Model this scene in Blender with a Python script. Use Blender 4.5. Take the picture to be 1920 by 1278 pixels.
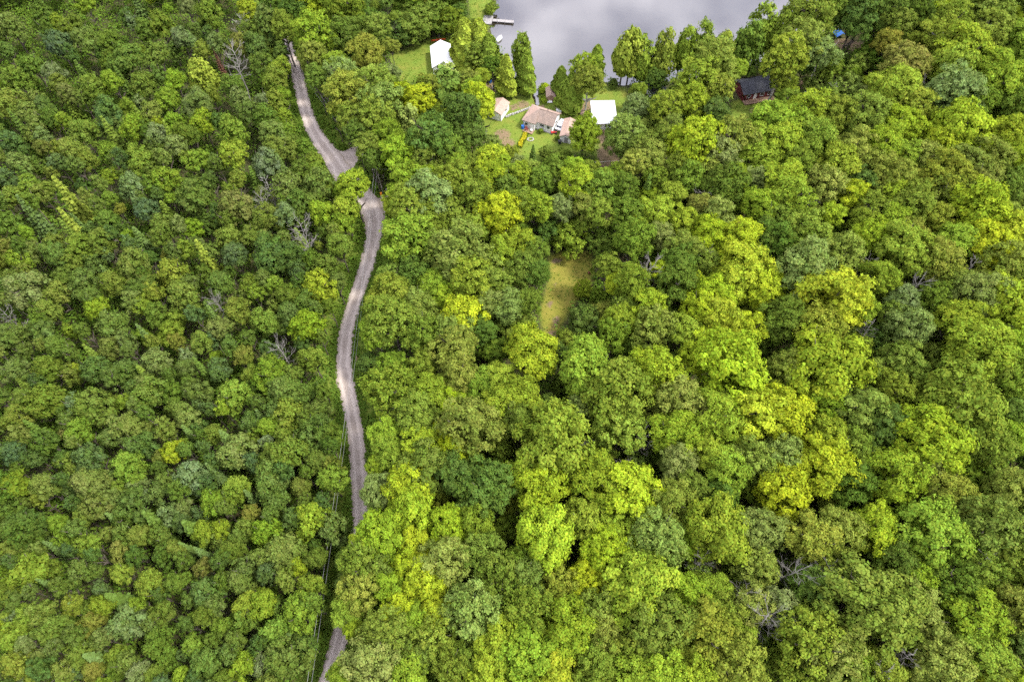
import bpy, math, random
import numpy as np
from mathutils import Vector, Matrix

R = math.radians
scene = bpy.context.scene
for o in list(bpy.data.objects):
    bpy.data.objects.remove(o)

# ------------------------------------------------------------------ camera
cam_data = bpy.data.cameras.new('camera')
cam_data.sensor_width = 36.0
cam_data.lens = 24.0
cam_data.clip_start = 0.5
cam_data.clip_end = 6000.0
camera = bpy.data.objects.new('camera', cam_data)
scene.collection.objects.link(camera)
camera.location = (0, 0, 120)
camera.rotation_euler = (R(90 - 58), 0, 0)
scene.camera = camera

# ------------------------------------------------------------------ sky: bright broken overcast
SUN_EL, SUN_AZ = 56, 100            # azimuth clockwise from +Y
world = bpy.data.worlds.new('World')
scene.world = world
world.use_nodes = True
nt = world.node_tree
nt.nodes.clear()
def wn(t, **k):
    n = nt.nodes.new(t)
    for a, b in k.items():
        setattr(n, a, b)
    return n
sky = wn('ShaderNodeTexSky', sky_type='NISHITA', sun_disc=False, sun_elevation=R(SUN_EL), sun_rotation=R(SUN_AZ), air_density=1.0, dust_density=2.0, ozone_density=1.5)
tc = wn('ShaderNodeTexCoord')
sep = wn('ShaderNodeSeparateXYZ')
nt.links.new(tc.outputs['Generated'], sep.inputs[0])
zz = wn('ShaderNodeMath', operation='ABSOLUTE'); nt.links.new(sep.outputs['Z'], zz.inputs[0])
za = wn('ShaderNodeMath', operation='ADD'); nt.links.new(zz.outputs[0], za.inputs[0]); za.inputs[1].default_value = 0.12
dx = wn('ShaderNodeMath', operation='DIVIDE'); nt.links.new(sep.outputs['X'], dx.inputs[0]); nt.links.new(za.outputs[0], dx.inputs[1])
dy = wn('ShaderNodeMath', operation='DIVIDE'); nt.links.new(sep.outputs['Y'], dy.inputs[0]); nt.links.new(za.outputs[0], dy.inputs[1])
cmb = wn('ShaderNodeCombineXYZ'); nt.links.new(dx.outputs[0], cmb.inputs[0]); nt.links.new(dy.outputs[0], cmb.inputs[1])
nz = wn('ShaderNodeTexNoise'); nz.inputs['Scale'].default_value = 1.9; nz.inputs['Detail'].default_value = 6; nz.inputs['Roughness'].default_value = 0.5
nt.links.new(cmb.outputs[0], nz.inputs['Vector'])
cov = wn('ShaderNodeMapRange'); cov.inputs['From Min'].default_value = 0.30; cov.inputs['From Max'].default_value = 0.55; cov.inputs['To Min'].default_value = 0.55; cov.inputs['To Max'].default_value = 1.0
nt.links.new(nz.outputs['Fac'], cov.inputs['Value'])
nz2 = wn('ShaderNodeTexNoise'); nz2.inputs['Scale'].default_value = 6.5; nz2.inputs['Detail'].default_value = 5
nt.links.new(cmb.outputs[0], nz2.inputs['Vector'])
cr = wn('ShaderNodeValToRGB')
cr.color_ramp.elements[0].position = 0.34; cr.color_ramp.elements[0].color = (4.9, 4.95, 6.3, 1)
cr.color_ramp.elements[1].position = 0.66; cr.color_ramp.elements[1].color = (10.6, 10.4, 11.5, 1)
nt.links.new(nz2.outputs['Fac'], cr.inputs[0])
mx = wn('ShaderNodeMix', data_type='RGBA')
nt.links.new(cov.outputs[0], mx.inputs['Factor']); nt.links.new(sky.outputs[0], mx.inputs['A']); nt.links.new(cr.outputs[0], mx.inputs['B'])
bg = wn('ShaderNodeBackground'); bg.inputs['Strength'].default_value = 0.12
wout = wn('ShaderNodeOutputWorld')
nt.links.new(mx.outputs['Result'], bg.inputs[0]); nt.links.new(bg.outputs[0], wout.inputs[0])

# ------------------------------------------------------------------ sun behind thin cloud
sd = bpy.data.lights.new('sun', 'SUN')
sd.energy = 2.3
sd.angle = R(10)
sd.color = (1.0, 0.96, 0.88)
sun = bpy.data.objects.new('sun', sd)
scene.collection.objects.link(sun)
sun.location = (60, 0, 200)
dv = Vector((math.sin(R(SUN_AZ)) * math.cos(R(SUN_EL)), math.cos(R(SUN_AZ)) * math.cos(R(SUN_EL)), math.sin(R(SUN_EL))))
sun.rotation_euler = dv.to_track_quat('Z', 'Y').to_euler()

# ------------------------------------------------------------------ exposure and renderer
vs = scene.view_settings
vs.view_transform = 'Standard'; vs.look = 'None'; vs.exposure = 1.58; vs.gamma = 1.0; vs.use_curve_mapping = False
scene.cycles.max_bounces = 5
scene.cycles.diffuse_bounces = 4
scene.cycles.glossy_bounces = 2
scene.cycles.transmission_bounces = 2
scene.cycles.transparent_max_bounces = 4
scene.cycles.use_denoising = False
scene.cycles.use_adaptive_sampling = True
scene.cycles.adaptive_threshold = 0.018
scene.cycles.adaptive_min_samples = 24

# ================================================================== layout tables (metres; camera foot at the origin, +Y away)
ROAD = [(-72.59, 193.31, 2.97), (-68.51, 184.04, 3.04), (-65.12, 177.18, 3.13), (-62.98, 172.75, 3.37), (-60.78, 166.07, 3.58), (-58.16, 159.17, 3.79), (-55.99, 152.1, 3.84), (-53.98, 145.72, 3.9), (-51.48, 139.58, 4.09), (-48.14, 133.65, 4.51), (-44.61, 128.69, 5.19), (-41.78, 123.33, 5.59), (-38.05, 118.49, 6.0), (-34.13, 113.29, 6.0), (-32.32, 109.42, 5.57), (-31.64, 105.32, 4.35), (-31.74, 100.55, 3.83), (-32.38, 94.42, 3.75), (-33.34, 88.54, 3.57), (-34.15, 82.9, 3.49), (-34.59, 77.48, 3.53), (-34.47, 72.27, 3.56), (-33.82, 67.26, 3.59), (-32.34, 62.44, 3.53), (-30.93, 57.79, 3.46), (-29.43, 52.21, 3.48), (-28.49, 46.88, 3.4), (-27.59, 41.77, 3.42), (-26.82, 36.88, 3.35), (-27.0, 31.27, 3.35), (-27.41, 25.06, 3.34), (-27.9, 19.2, 3.25), (-28.48, 15.19, 3.19), (-29.19, 10.59, 3.12), (-30.04, 4.05, 3.02), (-30.96, -2.74, 2.92)]
POLYS = {'apron_upper': [(-47.91, 129.44), (-44.96, 132.11), (-42.1, 130.77), (-39.73, 133.27), (-35.23, 135.21), (-34.4, 132.49), (-38.2, 128.31), (-39.71, 122.42), (-41.42, 120.62)], 'apron_lower': [(-33.84, 112.95), (-32.51, 114.66), (-28.7, 116.04), (-28.02, 112.78), (-29.87, 111.09), (-29.46, 106.95), (-32.18, 106.95)], 'clearing': [(8.15, 97.46), (10.83, 98.69), (15.08, 99.31), (18.07, 99.0), (18.03, 94.42), (17.38, 87.83), (13.76, 84.99), (11.27, 80.17), (9.46, 76.82), (6.66, 76.16), (5.66, 81.53), (6.69, 86.4), (8.22, 91.45)], 'lawn_tent': [(-34.71, 169.38), (-30.16, 172.27), (-22.65, 177.68), (-16.88, 178.69), (-10.41, 177.68), (-9.0, 170.34), (-11.77, 163.27), (-18.15, 158.72), (-23.23, 158.72), (-26.73, 156.93), (-31.22, 158.72)], 'lawn_shore': [(-13.79, 204.49), (-5.75, 204.49), (-5.99, 188.49), (-7.4, 180.2), (-10.02, 180.2), (-12.59, 187.96)], 'yard': [(-6.1, 158.72), (0.0, 158.72), (5.77, 156.48), (12.33, 158.27), (16.59, 156.48), (25.25, 156.48), (30.96, 155.82), (30.86, 149.94), (27.73, 139.58), (26.76, 127.94), (24.66, 121.52), (21.36, 120.62), (21.26, 128.88), (16.71, 130.77), (13.29, 128.88), (5.28, 127.01), (0.0, 127.94), (-4.68, 130.77), (-7.45, 135.21), (-7.67, 144.68), (-5.7, 152.1)], 'cabin_yard': [(58.05, 149.94), (68.47, 152.53), (70.35, 147.82), (59.9, 140.59), (57.66, 139.58), (57.33, 145.72)], 'brown_yard': [(78.42, 158.72), (83.31, 160.98), (83.42, 155.38), (80.98, 149.94), (77.16, 149.94)], 'tent_yard': [(90.46, 175.2), (94.77, 177.18), (100.97, 174.71), (98.59, 171.54), (93.32, 171.54)], 'bare_a': [(24.69, 97.46), (27.42, 95.93), (27.21, 93.67), (24.84, 93.67)], 'bare_b': [(21.33, 111.09), (23.84, 111.09), (23.77, 106.95), (21.6, 106.13)], 'drive': [(21.18, 131.73), (26.73, 130.77), (25.89, 120.62), (21.88, 118.85)], 'turn': [(-5.28, 127.01), (0.0, 125.16), (-7.81, 122.42), (-13.02, 122.42)], 'bare_c': [(-12.24, 136.59), (-7.35, 130.77), (-10.51, 125.16), (-13.99, 129.82)], 'verge': [(-53.77, 154.28), (-51.29, 152.1), (-43.54, 136.59), (-41.0, 132.69), (-44.85, 131.34), (-48.44, 137.58), (-51.86, 144.68)]}
LAKE = [(-60.0, 900.0), (-2.81, 260.22), (-3.36, 213.3), (-4.18, 196.05), (-6.14, 188.49), (-5.89, 182.24), (-4.88, 176.44), (-3.75, 170.34), (-2.5, 163.74), (0.29, 159.17), (3.62, 157.6), (6.36, 156.93), (8.67, 157.15), (11.59, 158.04), (16.7, 158.72), (24.72, 159.17), (30.38, 157.37), (35.58, 158.72), (43.62, 159.17), (54.22, 161.89), (66.71, 166.07), (77.13, 173.24), (84.28, 181.47), (90.3, 190.62), (99.22, 207.38), (127.32, 260.22), (600.0, 900.0)]
PLACES = ['around the dark red cabin', 'around the grassy clearing', 'at the lake shore beside the yard', 'beside the small white shed', 'bottom part of the forest, far left', 'bottom part of the forest, far right', 'bottom part of the forest, left', 'bottom part of the forest, left of centre', 'bottom part of the forest, right', 'bottom part of the forest, right of centre', 'by the roadside pole', 'left edge of the gravel road, lower stretch', 'left edge of the gravel road, middle stretch', 'left edge of the gravel road, upper stretch', 'lower part of the forest, far left', 'lower part of the forest, far right', 'lower part of the forest, left', 'lower part of the forest, left of centre', 'lower part of the forest, right', 'lower part of the forest, right of centre', 'middle part of the forest, far left', 'middle part of the forest, far right', 'middle part of the forest, left', 'middle part of the forest, left of centre', 'middle part of the forest, right', 'middle part of the forest, right of centre', 'near the blue tarp', 'near the tan-roofed bungalow', 'near the transformer pole', 'near the white-roofed cabin', 'on the wooded lake shore', 'right edge of the gravel road, lower stretch', 'right edge of the gravel road, middle stretch', 'right edge of the gravel road, upper stretch', 'round the big white-roofed building', 'top part of the forest, far left', 'top part of the forest, far right', 'top part of the forest, left', 'top part of the forest, left of centre', 'top part of the forest, right', 'top part of the forest, right of centre', 'upper part of the forest, far left', 'upper part of the forest, far right', 'upper part of the forest, left', 'upper part of the forest, left of centre', 'upper part of the forest, right', 'upper part of the forest, right of centre']
# kind, leaf colour, x, y, height, crown radius, crown half height, crown centre height, place, order among its like there, how many
TREES = [
('m','L',3.6,64.0,18.3,4.4,5.5,12.8,25,1,6),
('m','L',13.5,61.1,18.7,4.6,5.8,13.0,25,2,6),
('b','O',18.1,54.7,21.0,5.8,7.2,13.8,25,0,2),
('m','L',25.9,60.4,18.1,4.3,5.4,12.7,25,5,6),
('m','Y',39.1,60.4,20.9,5.7,7.2,13.8,24,5,11),
('m','Y',34.4,65.0,16.4,3.4,4.3,12.1,24,1,11),
('b','P',29.0,54.5,18.5,4.5,5.6,12.9,25,1,2),
('m','L',35.1,51.0,17.8,4.2,5.2,12.6,18,2,6),
('m','L',1.9,55.7,16.1,3.3,4.1,12.0,25,0,6),
('b','G',1.4,51.0,16.0,3.2,4.1,11.9,19,0,1),
('b','O',7.2,46.5,21.0,6.3,7.9,13.1,19,0,3),
('b','P',11.8,53.8,14.8,2.6,3.3,11.5,25,0,2),
('b','O',18.7,49.1,18.3,4.4,5.5,12.8,19,1,3),
('m','L',27.6,48.3,17.2,3.8,4.8,12.4,19,5,6),
('b','P',27.8,43.2,15.8,3.1,3.9,11.9,19,1,2),
('m','Y',42.8,51.7,17.8,4.2,5.2,12.6,18,0,4),
('m','L',33.4,44.8,14.9,2.7,3.4,11.5,18,1,6),
('m','L',35.6,42.2,16.3,3.4,4.2,12.0,18,4,6),
('b','O',41.1,43.5,17.0,3.8,4.7,12.3,18,0,3),
('m','L',13.8,40.2,17.4,4.0,4.9,12.5,19,3,6),
('m','L',4.4,38.2,17.3,3.9,4.9,12.4,19,1,6),
('m','L',1.3,41.3,15.7,3.1,3.9,11.8,19,0,6),
('m','Y',19.1,37.8,18.2,4.3,5.4,12.8,19,1,2),
('b','O',25.7,36.6,16.8,3.6,4.5,12.2,19,2,3),
('b','G',29.6,39.6,14.8,2.6,3.3,11.5,18,0,1),
('d','X',22.1,47.3,15.0,2.2,15.0,11.7,19,2,3),
('d','X',19.6,42.4,14.0,2.3,14.0,10.9,19,1,3),
('d','X',13.7,47.3,15.0,1.8,15.0,11.7,19,0,3),
('b','D',34.2,38.0,14.8,2.6,3.3,11.5,18,0,2),
('m','L',56.4,61.0,21.0,6.2,7.8,13.2,24,1,3),
('b','O',49.5,60.8,16.3,3.4,4.2,12.0,24,0,2),
('b','O',64.6,61.1,14.9,2.7,3.4,11.5,21,0,5),
('m','Y',46.8,52.2,17.8,4.2,5.2,12.6,18,1,4),
('m','L',55.5,55.0,15.5,3.0,3.8,11.8,24,2,3),
('b','O',60.8,52.5,17.9,4.2,5.2,12.6,15,0,3),
('b','O',68.4,57.4,15.6,3.1,3.8,11.8,21,1,5),
('b','G',70.8,62.0,17.3,3.9,4.8,12.4,21,1,3),
('b','O',77.6,53.4,21.0,7.0,8.8,12.2,21,2,5),
('m','L',70.1,46.4,19.9,5.2,6.5,13.4,15,2,4),
('m','L',54.2,48.0,15.9,3.2,4.0,11.9,18,5,6),
('m','Y',52.0,42.3,18.4,4.4,5.5,12.8,18,3,4),
('b','P',45.3,44.0,16.7,3.6,4.5,12.2,18,1,2),
('m','Y',44.4,38.3,17.3,3.9,4.9,12.4,18,2,4),
('m','L',62.6,40.0,18.3,4.4,5.5,12.8,15,0,4),
('b','P',68.7,41.7,16.6,3.5,4.4,12.2,15,0,1),
('b','O',70.8,37.7,17.3,3.9,4.9,12.4,15,1,3),
('b','O',81.0,38.2,17.3,3.9,4.9,12.4,15,2,3),
('b','G',57.7,45.2,16.7,3.6,4.5,12.2,15,0,4),
('m','L',84.8,64.4,19.2,4.9,6.1,13.2,21,3,7),
('m','L',93.0,65.0,16.4,3.4,4.3,12.1,21,5,7),
('b','O',87.8,61.6,16.3,3.4,4.2,12.0,21,4,5),
('m','L',91.0,59.7,16.2,3.4,4.2,12.0,21,6,7),
('b','G',80.7,46.4,16.7,3.6,4.5,12.2,15,2,4),
('m','L',86.5,48.0,14.6,2.6,3.2,11.4,15,3,4),
('b','G',88.3,52.2,15.1,2.8,3.5,11.6,15,3,4),
('b','D',64.3,49.4,16.8,3.7,4.6,12.3,15,0,1),
('b','D',55.7,39.2,16.5,3.5,4.4,12.1,18,1,2),
('b','O',46.5,30.6,17.9,4.2,5.2,12.6,18,1,3),
('b','O',51.1,31.8,17.1,3.8,4.8,12.4,18,2,3),
('m','Y',56.9,31.9,16.6,3.6,4.4,12.2,15,0,1),
('m','L',65.1,31.6,18.7,4.6,5.8,13.0,15,1,4),
('b','G',74.1,31.5,19.6,5.0,6.3,13.3,15,1,4),
('b','G',77.7,28.6,17.8,4.1,5.2,12.6,5,2,3),
('b','O',52.2,22.0,21.0,6.0,7.5,13.5,5,0,4),
('b','O',54.3,18.7,19.7,5.1,6.4,13.3,5,1,4),
('b','P',60.4,19.8,17.4,4.0,5.0,12.5,5,0,2),
('m','L',61.4,24.4,15.2,2.9,3.6,11.6,5,0,3),
('b','G',46.0,19.6,14.6,2.6,3.2,11.4,8,0,1),
('b','P',40.1,20.5,15.1,2.8,3.5,11.6,8,1,2),
('b','O',42.4,15.1,18.8,4.6,5.8,13.0,8,4,6),
('b','O',46.4,13.4,17.9,4.2,5.3,12.7,8,5,6),
('m','L',48.8,12.1,14.9,2.7,3.4,11.5,8,4,5),
('b','P',61.4,13.1,17.2,3.8,4.8,12.4,5,1,2),
('m','L',68.2,18.5,17.4,3.9,4.9,12.5,5,1,3),
('b','O',74.3,19.8,17.4,4.0,5.0,12.5,5,3,4),
('m','L',67.1,14.4,16.5,3.5,4.4,12.1,5,2,3),
('b','G',69.7,13.0,15.7,3.1,3.9,11.8,5,1,3),
('b','D',67.3,23.4,16.8,3.6,4.6,12.2,5,1,3),
('b','D',59.2,26.7,16.1,3.3,4.1,12.0,5,0,3),
('b','D',45.3,23.6,15.2,2.9,3.6,11.6,8,0,1),
('m','R',49.2,17.2,13.5,2.0,2.5,11.0,8,0,1),
('m','Y',69.4,10.8,13.3,1.9,2.4,10.9,5,0,2),
('m','Y',73.0,10.7,13.2,1.8,2.3,10.9,5,1,2),
('d','X',72.3,27.6,17.0,2.1,17.0,13.3,5,2,3),
('d','X',42.3,25.6,17.0,1.6,17.0,13.3,8,3,5),
('d','X',47.3,24.8,16.0,1.8,16.0,12.5,8,4,5),
('d','X',56.5,13.0,17.0,2.3,17.0,13.3,5,1,3),
('d','X',38.4,18.0,18.0,1.9,18.0,14.0,8,2,5),
('d','X',50.8,11.8,17.0,1.7,17.0,13.3,5,0,3),
('b','D',74.3,15.3,15.0,2.7,3.4,11.6,5,2,3),
('b','O',53.0,11.7,15.6,3.1,3.8,11.8,5,2,4),
('b','G',72.4,25.7,16.1,3.3,4.1,12.0,5,0,3),
('m','Y',5.4,30.6,17.9,4.2,5.2,12.6,19,0,2),
('m','L',11.6,33.9,15.5,3.0,3.8,11.8,19,2,6),
('m','L',16.6,32.6,15.0,2.7,3.4,11.5,19,4,6),
('m','Y',14.2,29.0,15.9,3.2,4.0,11.9,9,2,6),
('m','Y',17.9,29.6,13.6,2.0,2.5,11.0,9,4,6),
('b','P',22.8,31.0,17.9,4.2,5.2,12.6,19,0,2),
('m','L',27.5,29.8,13.6,2.0,2.5,11.0,18,0,6),
('m','L',32.5,31.6,18.7,4.6,5.8,13.0,18,3,6),
('b','P',38.4,31.8,17.1,3.8,4.8,12.4,18,0,2),
('b','O',37.8,26.7,15.8,3.1,3.9,11.9,8,3,6),
('m','L',19.9,26.8,14.8,2.7,3.3,11.5,9,4,6),
('m','L',19.0,22.9,19.1,4.8,6.0,13.1,9,3,6),
('m','Y',11.5,24.3,14.4,2.5,3.1,11.3,9,1,6),
('m','Y',14.4,24.5,13.6,2.1,2.6,11.0,9,3,6),
('b','O',12.9,19.7,15.9,3.2,4.0,11.9,9,1,3),
('b','O',13.4,17.1,15.8,3.1,3.9,11.9,9,2,3),
('b','O',6.7,23.4,15.7,3.1,3.9,11.8,9,0,3),
('b','G',2.0,24.1,16.0,3.3,4.1,11.9,9,1,7),
('b','G',2.5,19.6,17.4,4.0,5.0,12.5,9,2,7),
('m','L',8.2,17.0,17.3,3.9,4.9,12.4,9,1,6),
('m','L',1.9,14.3,17.2,3.9,4.8,12.4,9,0,6),
('m','Y',5.7,11.3,15.6,3.1,3.8,11.8,9,0,6),
('m','L',26.9,22.4,15.2,2.8,3.5,11.6,8,0,5),
('m','L',30.6,23.3,14.1,2.3,2.9,11.2,8,2,5),
('b','G',21.1,17.8,18.9,4.7,5.9,13.0,9,6,7),
('b','O',27.7,16.9,18.1,4.3,5.4,12.7,8,0,6),
('b','O',31.1,19.3,15.9,3.2,4.0,11.9,8,1,6),
('m','L',33.6,16.8,13.9,2.2,2.8,11.2,8,3,5),
('b','P',36.5,20.8,16.2,3.4,4.2,12.0,8,0,2),
('b','O',32.6,12.9,17.2,3.8,4.8,12.4,8,2,6),
('m','L',24.7,13.9,14.2,2.3,2.9,11.3,9,5,6),
('m','Y',21.6,12.1,16.4,3.4,4.3,12.1,9,5,6),
('m','L',17.9,11.3,15.6,3.1,3.8,11.8,9,2,6),
('m','L',25.7,11.0,15.6,3.1,3.8,11.8,8,1,5),
('b','G',12.3,13.1,15.7,3.1,3.9,11.8,9,4,7),
('b','G',17.5,14.8,15.4,3.0,3.7,11.7,9,5,7),
('d','X',29.0,27.2,14.0,1.8,14.0,10.9,8,0,5),
('d','X',33.9,22.8,16.0,1.6,16.0,12.5,8,1,5),
('b','G',0.8,26.8,14.5,2.5,3.1,11.4,9,0,7),
('b','G',11.5,11.3,14.9,2.7,3.3,11.5,9,3,7),
('y','L',-32.7,34.7,13.2,3.2,4.0,9.2,16,7,8),
('y','L',-39.8,32.9,11.8,2.5,3.1,8.7,16,5,8),
('y','O',-36.8,29.5,13.0,3.1,3.9,9.1,6,2,4),
('y','Y',-34.7,27.7,9.9,1.5,1.9,7.9,6,2,3),
('y','G',-31.8,28.7,10.7,1.9,2.4,8.3,6,7,8),
('y','L',-31.5,24.3,10.9,2.0,2.6,8.3,6,7,8),
('y','L',-38.7,21.5,11.5,2.3,2.9,8.6,6,4,8),
('y','L',-32.7,20.1,11.9,2.5,3.2,8.7,6,6,8),
('y','L',-35.9,17.6,11.4,2.3,2.9,8.5,6,5,8),
('y','O',-33.1,13.5,12.6,2.9,3.6,9.0,6,3,4),
('y','P',-36.9,13.1,10.7,1.9,2.4,8.2,6,0,1),
('y','D',-31.0,15.8,10.5,1.8,2.3,8.2,11,0,1),
('m','L',-20.7,31.2,16.3,3.4,4.2,12.0,31,4,6),
('b','G',-23.4,27.4,15.8,3.2,3.9,11.9,31,0,2),
('b','G',-20.6,26.4,14.5,2.5,3.1,11.4,31,1,2),
('m','Y',-15.2,30.2,13.9,2.2,2.8,11.2,17,2,6),
('m','Y',-16.1,26.9,14.2,2.3,2.9,11.2,7,1,5),
('m','Y',-13.4,24.6,15.2,2.9,3.6,11.7,7,2,5),
('b','P',-10.3,27.0,16.9,3.7,4.6,12.3,7,1,3),
('m','L',-10.2,32.8,15.5,3.0,3.7,11.7,17,0,1),
('b','O',-23.3,22.6,15.7,3.1,3.8,11.8,31,0,1),
('m','L',-18.8,23.3,14.1,2.3,2.9,11.2,7,1,5),
('m','L',-24.9,20.1,13.7,2.1,2.6,11.1,31,0,6),
('m','L',-23.7,17.9,12.3,1.4,1.8,10.6,31,1,6),
('m','Y',-17.1,20.2,14.3,2.4,3.0,11.3,7,0,5),
('b','O',-18.1,17.4,16.6,3.5,4.4,12.2,7,0,2),
('m','Y',-11.2,19.6,14.3,2.4,3.0,11.3,7,3,5),
('b','O',-11.0,16.5,16.5,3.5,4.4,12.1,7,1,2),
('m','L',-14.4,19.0,14.3,2.4,3.0,11.3,7,3,5),
('b','P',-5.5,19.4,18.2,4.3,5.4,12.8,7,2,3),
('b','G',-4.6,28.1,16.2,3.3,4.2,12.0,7,3,5),
('b','G',-1.5,24.6,16.8,3.7,4.6,12.3,7,4,5),
('b','G',-5.8,33.0,15.5,3.0,3.7,11.7,17,1,2),
('b','P',-19.9,12.7,17.2,3.8,4.8,12.4,7,0,3),
('m','L',-24.6,11.3,13.5,2.0,2.5,11.0,7,0,5),
('m','L',-14.8,12.1,14.9,2.7,3.4,11.5,7,2,5),
('b','G',-13.1,14.4,14.9,2.7,3.4,11.5,7,0,5),
('b','G',-9.1,12.6,15.7,3.1,3.8,11.8,7,1,5),
('m','L',-1.4,15.2,16.5,3.5,4.4,12.1,7,4,5),
('m','Y',-3.3,11.7,15.6,3.1,3.8,11.8,7,4,5),
('b','G',-6.2,13.9,14.2,2.3,2.9,11.3,7,2,5),
('y','L',-44.3,61.6,12.9,3.0,3.8,9.1,22,3,5),
('y','G',-41.3,58.2,13.1,3.2,3.9,9.2,22,6,11),
('y','O',-39.9,53.4,13.0,3.1,3.9,9.1,16,1,3),
('y','G',-38.3,58.5,10.8,2.0,2.5,8.3,22,9,11),
('y','L',-37.7,65.7,11.4,2.3,2.9,8.5,12,0,1),
('y','G',-34.7,54.7,11.8,2.5,3.1,8.7,12,0,4),
('y','L',-43.3,51.4,11.1,2.2,2.7,8.4,16,6,8),
('y','G',-35.8,49.9,12.3,2.7,3.4,8.9,16,4,6),
('y','O',-38.8,46.7,13.1,3.2,3.9,9.2,16,2,3),
('y','G',-42.1,45.0,11.3,2.2,2.8,8.5,16,1,6),
('y','G',-34.0,45.0,11.3,2.2,2.8,8.5,16,5,6),
('y','L',-30.8,41.7,10.9,2.1,2.6,8.4,11,0,2),
('y','R',-36.2,40.8,10.3,1.8,2.2,8.1,16,1,2),
('y','G',-40.8,41.3,12.4,2.8,3.5,8.9,16,2,6),
('y','G',-39.6,37.8,11.9,2.5,3.2,8.7,16,3,6),
('y','G',-32.9,50.1,11.1,2.1,2.7,8.4,12,1,4),
('b','G',-21.7,56.3,18.5,4.5,5.7,12.9,32,0,2),
('b','O',-16.7,51.9,16.9,3.7,4.6,12.3,17,0,3),
('m','L',-14.8,56.8,15.6,3.0,3.8,11.8,23,0,6),
('m','Y',-10.4,54.3,14.8,2.6,3.3,11.5,23,0,2),
('b','O',-9.4,60.0,16.2,3.4,4.2,12.0,23,4,7),
('m','L',-5.8,58.9,14.9,2.7,3.4,11.5,23,3,6),
('m','L',-2.2,59.1,15.3,2.9,3.6,11.7,23,4,6),
('m','L',-1.7,54.1,16.1,3.3,4.1,12.0,23,5,6),
('b','O',-7.3,49.4,19.5,5.0,6.3,13.3,17,1,3),
('m','Y',-15.8,47.1,15.3,2.9,3.7,11.7,17,3,6),
('m','Y',-12.5,49.4,13.6,2.0,2.5,11.0,17,4,6),
('m','Y',-10.0,45.3,14.6,2.5,3.2,11.4,17,5,6),
('m','L',-22.0,49.1,14.3,2.4,3.0,11.3,32,1,4),
('m','L',-21.2,45.5,14.6,2.5,3.2,11.4,31,5,6),
('m','L',-23.3,43.5,12.4,1.4,1.8,10.6,31,3,6),
('b','P',-21.8,38.5,14.8,2.6,3.3,11.5,31,0,1),
('m','Y',-16.9,39.3,16.9,3.7,4.6,12.3,17,0,6),
('m','Y',-16.0,36.0,16.4,3.5,4.3,12.1,17,1,6),
('b','G',-14.2,42.3,17.5,4.0,5.0,12.5,17,0,2),
('b','D',-9.3,41.2,16.6,3.5,4.4,12.2,17,0,3),
('b','D',-3.8,39.2,17.4,3.9,4.9,12.5,17,2,3),
('b','D',-4.8,36.7,16.4,3.5,4.3,12.1,17,1,3),
('b','O',-10.8,65.4,17.0,3.7,4.7,12.3,23,2,7),
('b','G',-16.6,62.8,15.0,2.7,3.4,11.6,23,1,3),
('b','O',-2.3,50.0,14.7,2.6,3.2,11.4,17,2,3),
('b','G',-21.6,61.8,15.3,2.9,3.7,11.7,23,0,3),
('y','O',-50.2,109.6,13.5,3.4,4.2,9.3,43,4,7),
('y','O',-42.7,109.9,14.1,3.7,4.6,9.5,13,2,3),
('y','L',-37.2,109.8,12.2,2.7,3.4,8.8,13,7,8),
('y','Y',-41.5,102.2,12.1,2.6,3.3,8.8,43,0,1),
('y','Y',-36.4,102.7,12.8,3.0,3.8,9.1,13,0,1),
('y','L',-36.5,99.1,12.0,2.6,3.3,8.8,44,0,1),
('y','G',-43.8,105.2,11.6,2.4,3.0,8.6,43,4,6),
('y','L',-36.2,93.0,11.9,2.5,3.2,8.7,43,4,5),
('y','G',-46.9,105.2,12.5,2.8,3.6,8.9,43,2,6),
('y','P',-49.1,102.1,11.5,2.4,2.9,8.6,43,2,3),
('y','O',-52.5,100.8,12.4,2.8,3.5,8.9,43,2,7),
('d','X',-54.3,103.3,13.0,2.5,13.0,10.1,43,0,3),
('y','D',-50.2,89.5,13.9,3.6,4.5,9.5,43,0,2),
('y','D',-46.2,89.7,13.1,3.1,3.9,9.2,43,1,2),
('d','X',-43.9,95.1,15.0,3.3,15.0,11.7,43,2,3),
('d','X',-53.1,108.0,14.0,2.8,14.0,10.9,43,1,3),
('y','O',-41.2,94.0,8.6,0.9,1.1,7.5,43,6,7),
('y','G',-38.7,87.5,12.1,2.7,3.3,8.8,43,5,6),
('y','G',-35.7,84.0,11.0,2.1,2.6,8.4,12,3,4),
('y','L',-48.3,83.5,10.7,1.9,2.4,8.3,22,4,5),
('y','Y',-38.7,81.8,12.9,3.0,3.8,9.1,22,1,2),
('y','G',-50.6,84.3,11.2,2.2,2.8,8.5,22,5,11),
('y','G',-44.7,80.5,12.0,2.6,3.3,8.8,22,7,11),
('y','G',-41.1,79.0,11.1,2.2,2.7,8.4,22,10,11),
('y','G',-36.4,78.0,9.9,1.6,1.9,8.0,12,2,4),
('y','Y',-39.9,72.8,13.2,3.2,4.0,9.2,22,0,2),
('y','L',-48.0,74.1,11.9,2.5,3.2,8.7,22,2,5),
('y','G',-44.0,75.7,11.6,2.4,3.0,8.6,22,8,11),
('d','X',-42.9,66.3,14.0,2.0,14.0,10.9,22,1,2),
('m','L',-22.3,106.9,17.6,4.0,5.1,12.5,44,1,8),
('m','L',-25.4,102.2,14.1,2.3,2.9,11.2,33,1,2),
('b','P',-17.5,101.8,19.7,5.1,6.3,13.3,44,0,2),
('b','O',-20.7,99.2,18.5,4.5,5.6,12.9,44,0,5),
('m','L',-17.6,110.1,14.2,2.4,2.9,11.3,44,2,8),
('b','O',-12.8,108.0,17.6,4.1,5.1,12.5,44,2,5),
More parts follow.
